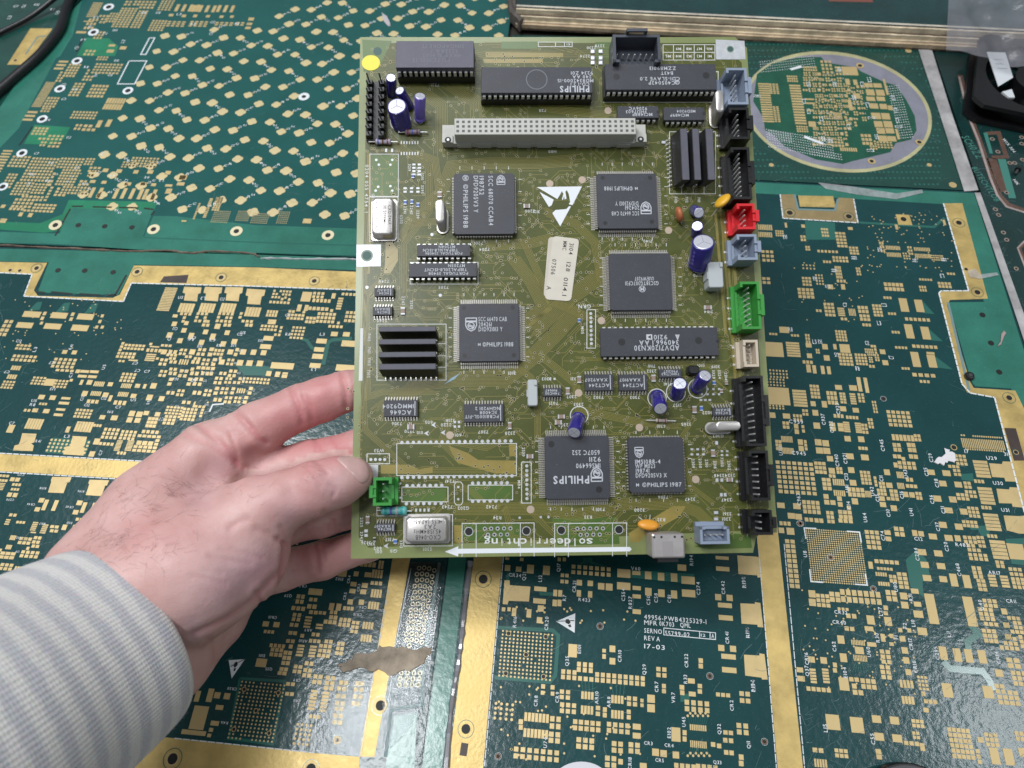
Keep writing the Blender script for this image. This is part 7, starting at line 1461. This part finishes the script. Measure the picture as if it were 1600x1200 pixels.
mxk = nt.nodes.new('ShaderNodeMixRGB'); mxk.blend_type = 'OVERLAY'; mxk.inputs['Fac'].default_value = .35; L.new(ra_.outputs['Color'], mxk.inputs['Color1']); L.new(nn2.outputs['Color'], mxk.inputs['Color2']); hs = nt.nodes.new('ShaderNodeHueSaturation'); hs.inputs['Saturation'].default_value = .8; L.new(mxk.outputs['Color'], hs.inputs['Color']); L.new(hs.outputs['Color'], b.inputs['Base Color'])
rib = mth('SINE', mth('MULTIPLY', sx.outputs['Y'], 2*math.pi/1.5)); row = mth('SINE', mth('MULTIPLY', sx.outputs['X'], 2*math.pi/1.1)); hgt = mth('ADD', mth('MULTIPLY', rib, .5), mth('ADD', mth('MULTIPLY', row, .18), mth('MULTIPLY', nn2.outputs['Fac'], 1.4)))
bpk = nt.nodes.new('ShaderNodeBump'); bpk.inputs['Strength'].default_value = .25; bpk.inputs['Distance'].default_value = .0008; L.new(hgt, bpk.inputs['Height']); L.new(bpk.outputs['Normal'], b.inputs['Normal'])
SLV = part('knit_sleeve', sv, mk_, PERSON, True)
uv = SLV.data.uv_layers.new(name='knit'); vsd = np.zeros((len(sv.v), 2))
ss_all = [40, 12, 3, .2]+[LEN*i/NR for i in range(NR+1)]
for i, s in enumerate(ss_all):
    for k in range(NS): vsd[i*NS+k] = (s if i > 3 else -s, (NS-1-k)/NS*235)
for lp in SLV.data.loops: uv.data[lp.index].uv = vsd[lp.vertex_index]
for p in SLV.data.polygons:                       # close the wrap of the ring coordinate
    ys = [uv.data[l].uv[1] for l in p.loop_indices]
    if max(ys)-min(ys) > 100:
        for l in p.loop_indices:
            if uv.data[l].uv[1] < 100: uv.data[l].uv[1] += 235
fz = MB()                                          # loose fibres along the cuff and silhouettes
for _ in range(2600):
    s = random.uniform(0, LEN*.7); th = random.uniform(0, 2*math.pi); p = sleeve_pt(s, th); q = sleeve_pt(s, th, 1)-p; t = np.cross(q, AX)*random.gauss(0, 1)+AX*random.gauss(0, 1); t /= np.linalg.norm(t)+1e-9; l = random.uniform(.5, 1.4)
    fz.tube([tuple(p), tuple(p+q*.4*l+t*.4*l), tuple(p+q*.6*l+t*1.1*l)], [.03, .025, .012], 3, False)
part('fibre_fuzz', fz, mat('fuzz', (.45, .45, .46), .9), SLV, kind='stuff')
jr = MB(); rj = [[tuple(sleeve_pt(s, 2*math.pi*k/48, e)) for k in range(48)][::-1] for s, e in ((92, 1.2), (92.3, 3.2), (94, 4.0), (110, 4.5), (135, 5))]; jr.rings(rj, False, False); part('jacket_sleeve', jr, mat('navy_cloth', (.012, .014, .06), .85, bump=.3, bscale=900), PERSON, True)

# ------------------------------------------------------------------ other things on the table
def thing(name, label, cat, px, z=0, group=None, rz=0):
    o = bpy.data.objects.new(name, None); COL.objects.link(o); p = TP(*px, z); o.location = (p[0]*1e-3, p[1]*1e-3, z*1e-3); o.rotation_euler = (0, 0, rz); o.empty_display_size = .01
    return tag(o, label, cat, group), p
def spline(pts, n=10):
    P = [np.array(p, float) for p in pts]; P = [2*P[0]-P[1]]+P+[2*P[-1]-P[-2]]; out = []
    for i in range(1, len(P)-2):
        for t in np.linspace(0, 1, n, endpoint=False):
            a, b, c, d = P[i-1:i+3]; out.append(.5*(2*b+(c-a)*t+(2*a-5*b+4*c-d)*t*t+(3*b-a-3*c+d)*t**3))
    return out+[P[-2]]
M_CABLE = mat('cable_rubber', (.010, .010, .012), .36, bump=.08, bscale=300, var=.2)
def cable(label, pxs, r):
    P = spline([np.array([*TP(x, y, r), r+dz]) for x, y, dz in pxs]); c = P[len(P)//2].copy(); c[2] = 0
    mb = MB(); mb.tube([tuple(p-c) for p in P], r, 14); return tag(part('cable', mb, M_CABLE, None, True, loc=tuple(c)), label, 'cable', 'black cables in the top left corner')
cable('thick black cable curving down to the left edge', [(132, -60, 0), (118, -20, 0), (103, 15, 0), (92, 48, 0), (62, 85, 0), (20, 122, 0), (-30, 165, 0), (-80, 205, 0)], 3.3)
cable('thin black cable crossing to the left edge above the thick one', [(160, -50, 3), (112, -8, 5.5), (92, 6, 5), (50, 27, 1), (0, 51, 0), (-50, 75, 0)], 1.9)

# the raised laminated board behind, its worn front edge facing the camera
def tp3(px, py, z): p = TP(px, py, z); return np.array([p[0], p[1], z])
rb_, c = thing('raised_shelf_board', 'worn beige laminated shelf edge behind the held board', 'shelf', (1100, 60))
A0, A1 = TP(806, 46), TP(1700, 92); dx = (A1-A0)/np.linalg.norm(A1-A0); dy = np.array([-dx[1], dx[0]]); LW = np.linalg.norm(A1-A0)
def shelf(name, z0, z1, inset, m, seed):
    rs = np.random.RandomState(seed); nseg = 120; fr = [A0+dx*LW*i/nseg+dy*(inset+rs.uniform(-.25, .25)) for i in range(nseg+1)]; bk = [A0+dx*LW*i/nseg+dy*260 for i in (nseg, 0)]
    mb = MB(); mb.slab([tuple(p-c) for p in fr+bk], z0, z1); return part(name, mb, m, rb_)
M_PLY = mat('ply_pale', (.68, .57, .41), .7, var=.35, vscale=60, bump=.5, bscale=180); M_PLY2 = mat('ply_dark', (.50, .38, .25), .75, var=.4, vscale=60, bump=.5, bscale=180); M_GRIME = mat('grime', (.16, .12, .085), .8, var=.5, vscale=90)
shelf('edge_layer', 0.0, 1.6, .2, M_GRIME, 1); shelf('edge_layer', 1.6, 4.6, 0, M_PLY2, 2); shelf('edge_layer', 4.6, 6.0, 1.6, M_PLY, 3); shelf('edge_layer', 6.0, 9.5, 2.6, M_PLY, 4); shelf('edge_layer', 9.5, 10.4, 3.8, M_GRIME, 5); shelf('edge_layer', 10.4, 14.0, 4.6, M_PLY, 6); sp_ = shelf('top_panel', 14.0, 15.2, 6.2, mat('solder_mask_dark_top', (.006, .04, .04), .3, var=.3, vscale=40, coat=.4, speck=.6), 7)
lip = MB(); P = [A0+dx*LW*i/40+dy*.3 for i in range(41)]; lip.line([p-c+dy*6.9 for p in P], 2.0, 15.25); part('worn_lip', lip, mat('lip_cream', (.55, .50, .42), .6, var=.3, vscale=80), rb_)
cpb = MB(); q0, q1 = TP(1295, 2, 15.3)-c, TP(1365, 6, 15.3)-c; cpb.box(q0[0], q0[1], 15.2, q1[0], q0[1]+14, 15.3); part('copper_patch', cpb, mat('copper_reddish', (.20, .07, .05), .5), rb_)
# broken laminate chips at the shelf's end
M_CHIPS = mat('broken_laminate', (.10, .085, .075), .7, var=.5, vscale=120, bump=.5, bscale=200)
def shard(label, pxs, z0, z1, m, name='debris', cat='debris', group=None, jag=True):
    P = [TP(x, y, z0) for x, y in pxs]; c = np.mean(P, 0); Q = []
    for i in range(len(P)):
        a, b = P[i], P[(i+1) % len(P)]; 
        for t in np.linspace(0, 1, 4, endpoint=False): Q.append(a+(b-a)*t+(rng.uniform(-.6, .6, 2)*(1.8 if name == 'paper_scrap' else 1) if jag else 0))
    mb = MB(); a = sum(Q[i][0]*Q[(i+1) % len(Q)][1]-Q[(i+1) % len(Q)][0]*Q[i][1] for i in range(len(Q))); Q = Q if a > 0 else Q[::-1]
    n = len(Q); zt = z1+rng.uniform(-.5, .5, n)*min(1.2, (z1-z0)*.4)
    mb.rings([[(*(p-c), z0) for p in Q], [(*((p-c)*.97), zt[i]) for i, p in enumerate(Q)], [(*((p-c)*.5), z1+.3*(z1-z0)*rng.uniform(.2, 1)) for i, p in enumerate(Q)]])
    return tag(part(name, mb, m, None, loc=(c[0], c[1], 0)), label, cat, group)
shard('dark broken laminate pieces wedged at the end of the shelf', [(792, 0), (806, 2), (808, 30), (818, 44), (812, 50), (796, 34)], 0.1, 9, M_CHIPS)
shard('pale triangular flake lying between clover pads above the board', [(596, 20), (604, 25), (611, 40), (607, 42), (600, 34)], .2, .6, mat('flake_pale', (.45, .42, .43), .6), 'flake', 'flake')
shard('white scrap of torn paper on the panel at right', [(1456, 722), (1468, 715), (1477, 703), (1488, 707), (1493, 716), (1490, 722), (1478, 722), (1472, 727)], .3, .9, mat('paper_white', (.70, .69, .70), .8, bump=.3), 'paper_scrap', 'paper')
shard('torn strip of brown backing paper below the held board', [(527, 1042), (545, 1034), (556, 1024), (580, 1020), (600, 1008), (640, 1013), (678, 1012), (676, 1022), (650, 1044), (618, 1054), (585, 1048), (560, 1042), (540, 1050)], .35, .9, mat('backing_paper', (.30, .25, .19), .85, var=.42, vscale=110, bump=.6, bscale=300), 'paper_scrap', 'paper')
shard('small pinkish flake stuck on the clear film at far right', [(1568, 517), (1573, 520), (1565, 538), (1560, 541)], .5, .8, mat('flake_pink', (.36, .27, .26), .6), 'flake', 'flake')
# clear film left between and over the panels
M_FILM = bpy.data.materials.new('clear_film'); M_FILM.use_nodes = True; nt = M_FILM.node_tree; nt.nodes.remove(nt.nodes['Principled BSDF'])
tr_ = nt.nodes.new('ShaderNodeBsdfTransparent'); tr_.inputs[0].default_value = (.96, .97, .975, 1); gl_ = nt.nodes.new('ShaderNodeBsdfGlossy'); gl_.inputs['Roughness'].default_value = .09; fr_ = nt.nodes.new('ShaderNodeFresnel'); fr_.inputs['IOR'].default_value = 1.55; mi_ = nt.nodes.new('ShaderNodeMixShader')
no_ = nt.nodes.new('ShaderNodeTexNoise'); no_.inputs['Scale'].default_value = 150; no_.inputs['Detail'].default_value = 3; bu_ = nt.nodes.new('ShaderNodeBump'); bu_.inputs['Strength'].default_value = .16; bu_.inputs['Distance'].default_value = .001
nt.links.new(no_.outputs['Fac'], bu_.inputs['Height']); nt.links.new(bu_.outputs['Normal'], gl_.inputs['Normal']); nt.links.new(bu_.outputs['Normal'], fr_.inputs['Normal']); nt.links.new(fr_.outputs[0], mi_.inputs[0]); nt.links.new(tr_.outputs[0], mi_.inputs[1]); nt.links.new(gl_.outputs[0], mi_.inputs[2]); nt.links.new(mi_.outputs[0], nt.nodes['Material Output'].inputs['Surface'])
M_FILM2 = mat('clear_film_milky', (.60, .60, .62), .3, alpha=.26, bump=.9, bscale=220, var=.3, vscale=150)
film('clear_film', 'clear film patch over the perforated strip below the board', [(640, 878), (694, 880), (668, 1080), (640, 1140), (600, 1180), (598, 1100)], M_FILM, .5, .1, 'film')
film('clear_film', 'glossy clear film over the pads at bottom left of the gold strip', [(545, 1058), (584, 1062), (566, 1182), (492, 1174), (500, 1110)], M_FILM, .5, .1, 'film')
film('clear_film', 'torn milky film strip along the edge above the gold block', [(1278, 286), (1330, 292), (1400, 303), (1440, 297), (1442, 302), (1400, 312), (1340, 305), (1290, 296)], M_FILM2, .4, .15, 'film')
film('clear_film', 'crumpled white film shred across the right gold band', [(1511, 425), (1522, 421), (1530, 430), (1556, 427), (1559, 431), (1530, 437), (1514, 434)], M_FILM2, .5, .5, 'film')
def seam_line(name, label, pts, r, m):
    P = [np.array([*TP(x, y), .25]) for x, y in pts]; Q = spline(P, 6); c = Q[len(Q)//2].copy(); mb = MB(); rs = np.random.RandomState(len(pts)); mb.tube([tuple(p-c+np.array([0, rs.uniform(-.25, .25), 0])) for p in Q], [r*rs.uniform(.5, 1.2) for p in Q], 6); return tag(part(name, mb, m, None, loc=tuple(c)), label, 'glue')
seam_line('glue_bead', 'dirty brown glue line in the joint left of the board', [(0, 383), (60, 386), (120, 389), (200, 393), (260, 392), (300, 396), (330, 393), (390, 396), (405, 402)], .9, mat('glue_dirty', (.13, .10, .075), .7, var=.5, vscale=150))
seam_line('glue_bead', 'shiny clear glue bead beside the green strip below the board', [(735, 878), (728, 930), (722, 990), (716, 1040), (706, 1100), (697, 1200)], 1.5, mat('glue_clear', (.20, .20, .22), .12, coat=1, coatr=.03))
seam_line('glue_bead', 'pale silicone bead in the joint reaching the board edge', [(408, 404), (440, 404), (480, 405), (540, 405), (560, 406)], .7, mat('silicone_pale', (.45, .47, .48), .3))
# small screws
def screw(label, px, r, z):
    t, p = thing('screw', label, 'screw', px, 0, 'black screws'); mb = MB()
    def ringz(rr, z_): return [(rr*math.cos(2*math.pi*k/20), rr*math.sin(2*math.pi*k/20), z_) for k in range(20)]
    mb.rings([ringz(r, z), ringz(r, z+r*.5), ringz(r*.8, z+r*.8), ringz(r*.5, z+r*.85)]); part('screw_head', mb, M_BLK, t)
    q = MB(); q.disc(0, 0, z+r*.86, r*.42, 6); part('socket_recess', q, mat('screw_recess', (.12, .12, .12), .3, .6), t)
screw('black socket screw at the corner of the plain green tab', (1513, 589), 2.6, .2); 
t, p = thing('screw', 'tiny black screw lying on the dark panel below the fan', 'screw', (1587, 270), 0, 'black screws'); mb = MB(); mb.tube([(-1.5, -2, 1.2), (.6, 1.0, 1.6)], .8, 8); part('screw_shank', mb, mat('dark_pins', (.12, .12, .12)), t); q = MB(); q.tube([(.6, 1.0, 1.6), (1.4, 2.2, 1.8)], [2.0, 1.8], 14); part('screw_head', q, M_BLK, t)
# fan at the right edge, under a plastic bag
fan, p = thing('cooling_fan', 'black plastic cooling fan with a white label at the top right edge', 'fan', (1600, 150), 0, rz=-.28)
M_FAN = mat('fan_plastic', (.008, .008, .009), .35, bump=.03, bscale=400); S_ = 40; RI = 34; Hf = 15
mb = MB(); n = 64; out = []; inn = []
for k in range(n):
    a = 2*math.pi*k/n; s = max(abs(math.cos(a)), abs(math.sin(a))); q = S_/s; q = min(q, S_*1.30); out.append((q*math.cos(a), q*math.sin(a))); inn.append((RI*math.cos(a), RI*math.sin(a)))
for a, b in ((0, 3), (Hf-3, Hf)): 
    vs = [(x, y, a) for x, y in out]+[(x, y, b) for x, y in out]+[(x, y, a) for x, y in inn]+[(x, y, b) for x, y in inn]; fs = []
    for k in range(n): j = (k+1) % n; fs += [(k, j, n+j, n+k), (2*n+j, 2*n+k, 3*n+k, 3*n+j), (n+k, n+j, 3*n+j, 3*n+k), (j, k, 2*n+k, 2*n+j)]
    mb.add(vs, fs)
vs = [(x*1.04, y*1.04, z) for z in (3, Hf-3) for x, y in inn]+[(x, y, z) for z in (3, Hf-3) for x, y in inn]; fs = []
for k in range(n): j = (k+1) % n; fs += [(k, j, n+j, n+k), (2*n+j, 2*n+k, 3*n+k, 3*n+j)]
mb.add(vs, fs); part('fan_frame', mb, M_FAN, fan)
hb_ = MB(); hb_.tube([(0, 0, 1), (0, 0, Hf-.8)], 14, 32); ho_ = part('fan_hub', hb_, M_FAN, fan)
for k in range(7):
    a0 = 2*math.pi*k/7; mb = MB(); R = []
    for i in range(7):
        r = 13.5+(RI-1.5-13.5)*i/6; a = a0+.12*i; tw = .95-.05*i; w_ = 9+i*.8; d = np.array([-math.sin(a), math.cos(a)]); c2 = np.array([r*math.cos(a), r*math.sin(a)])
        row = []
        for s, dz in ((-1, -.4), (0, .5), (1, -.4), (1, -1.2), (0, -.4), (-1, -1.2)): row.append((*(c2+d*s*w_*.5*math.cos(tw)), Hf*.5+s*w_*.5*math.sin(tw)*.7+dz))
        R.append(row[::-1])
    mb.rings(R); part('fan_blade', mb, M_FAN, fan, True)
for a in (.6, 2.2, 3.8, 5.4): mb = MB(); d = np.array([math.cos(a), math.sin(a), 0]); mb.obox(d*24+np.array([0, 0, 1.0]), d, np.array([-d[1], d[0], 0]), np.array([0, 0, 1.]), 11, 1.6, .8); part('motor_strut', mb, M_FAN, fan)
# white label with a code block and wires over the fan
q = [tp3(1542, 81, 15.5)-np.array([*p, 0]), tp3(1571, 82, 15.5)-np.array([*p, 0]), tp3(1583, 121, 15.5)-np.array([*p, 0]), tp3(1560, 135, 15.5)-np.array([*p, 0])]
ct, st_ = math.cos(.28), math.sin(.28); rot2 = lambda v: (v[0]*ct-v[1]*st_, v[0]*st_+v[1]*ct, v[2])
lb = MB(); Q = [rot2(a) for a in q]; lb.rings([[(a[0], a[1], Hf+.1) for a in Q][::-1], [(a[0], a[1], Hf+.5) for a in Q][::-1]]); lo_ = part('fan_label', lb, mat('label_white', (.62, .65, .68), .5), fan)
lp = MB(); A_, B_2, D_ = [np.array(Q[i][:2]) for i in (0, 1, 3)]
for i in range(3): s0 = A_+(D_-A_)*(.22+.13*i)+(B_2-A_)*.25; lp.line([s0, s0+(B_2-A_)*random.uniform(.35, .6)], .45, Hf+.55)
part('label_print', lp, mat('ink_grey', (.2, .2, .22), .6), lo_)
mb = MB(); Q2 = [rot2(tp3(x, y, 15.5)-np.array([*p, 0])) for x, y in ((1566, 143), (1581, 139), (1586, 152), (1577, 152))]; mb.rings([[(a[0], a[1], 14) for a in Q2][::-1], [(a[0], a[1], 15.4) for a in Q2][::-1]]); part('plug', mb, mat('label_white', (.62, .65, .68)), fan)
# plastic bag: a thin crumpled sheet standing over the fan
bagp = [tp3(1478, 78, 22), tp3(1483, -20, 34), tp3(1640, -20, 40), tp3(1640, 108, 26)]; nb_ = 26; c = np.mean([b_[:2] for b_ in bagp], 0); V = []; 
for layer in (0, .35):
    for i in range(nb_):
        for j in range(nb_):
            u, v = i/(nb_-1), j/(nb_-1); a = bagp[0]*(1-u)*(1-v)+bagp[1]*(1-u)*v+bagp[2]*u*v+bagp[3]*u*(1-v)
            w_ = 2.2*math.sin(u*7+v*3)+1.4*math.sin(v*11-u*4)+.9*math.sin(u*17+v*9); V.append((a[0]-c[0], a[1]-c[1], a[2]+w_*min(1, 4*u)+layer))
fs = []; K = nb_*nb_
for i in range(nb_-1):
    for j in range(nb_-1): a = i*nb_+j; q = (a, a+nb_, a+nb_+1, a+1); fs += [tuple(K+x for x in q), q[::-1]]
mb = MB(); mb.add(V, fs); tag(part('plastic_bag', mb, mat('bag_plastic', (.36, .36, .40), .25, alpha=.19, coat=.4, coatr=.1, bump=1.0, bscale=60, var=.3, vscale=40), None, True, loc=(c[0], c[1], 0)), 'crumpled see-through plastic bag over the fan in the top right corner', 'plastic bag')
# dark rounded rim and a white round sticker peeping in at the bottom edge
t, p = thing('black_round_lid', 'black round rim just showing at the bottom right edge', 'lid', (1425, 1290)); r = np.linalg.norm(TP(1425, 1290)-TP(1425, 1192, 6)); mb = MB(); R = [[(q*math.cos(2*math.pi*k/72), q*math.sin(2*math.pi*k/72), z) for k in range(72)] for q, z in ((r*.96, .3), (r, 1.2), (r, 4.8), (r*.975, 6), (r*.9, 6.2), (r*.88, 5.2))]; mb.rings(R); o = part('lid_shell', mb, M_BLK, t); smooth_by_angle(o, 40)
q = MB(); q.ring(0, 0, 6.25, r*.905, r*.95, 72); part('lid_groove', q, mat('lid_grey', (.05, .05, .055), .4), t)
film('round_sticker', 'white round sticker at the bottom edge below the lettering', [(908+44*math.cos(a)*1.0, 1222+32*math.sin(a)) for a in np.linspace(0, 2*math.pi, 40, endpoint=False)], mat('sticker_white', (.62, .62, .66), .6), .35, .15, 'sticker')
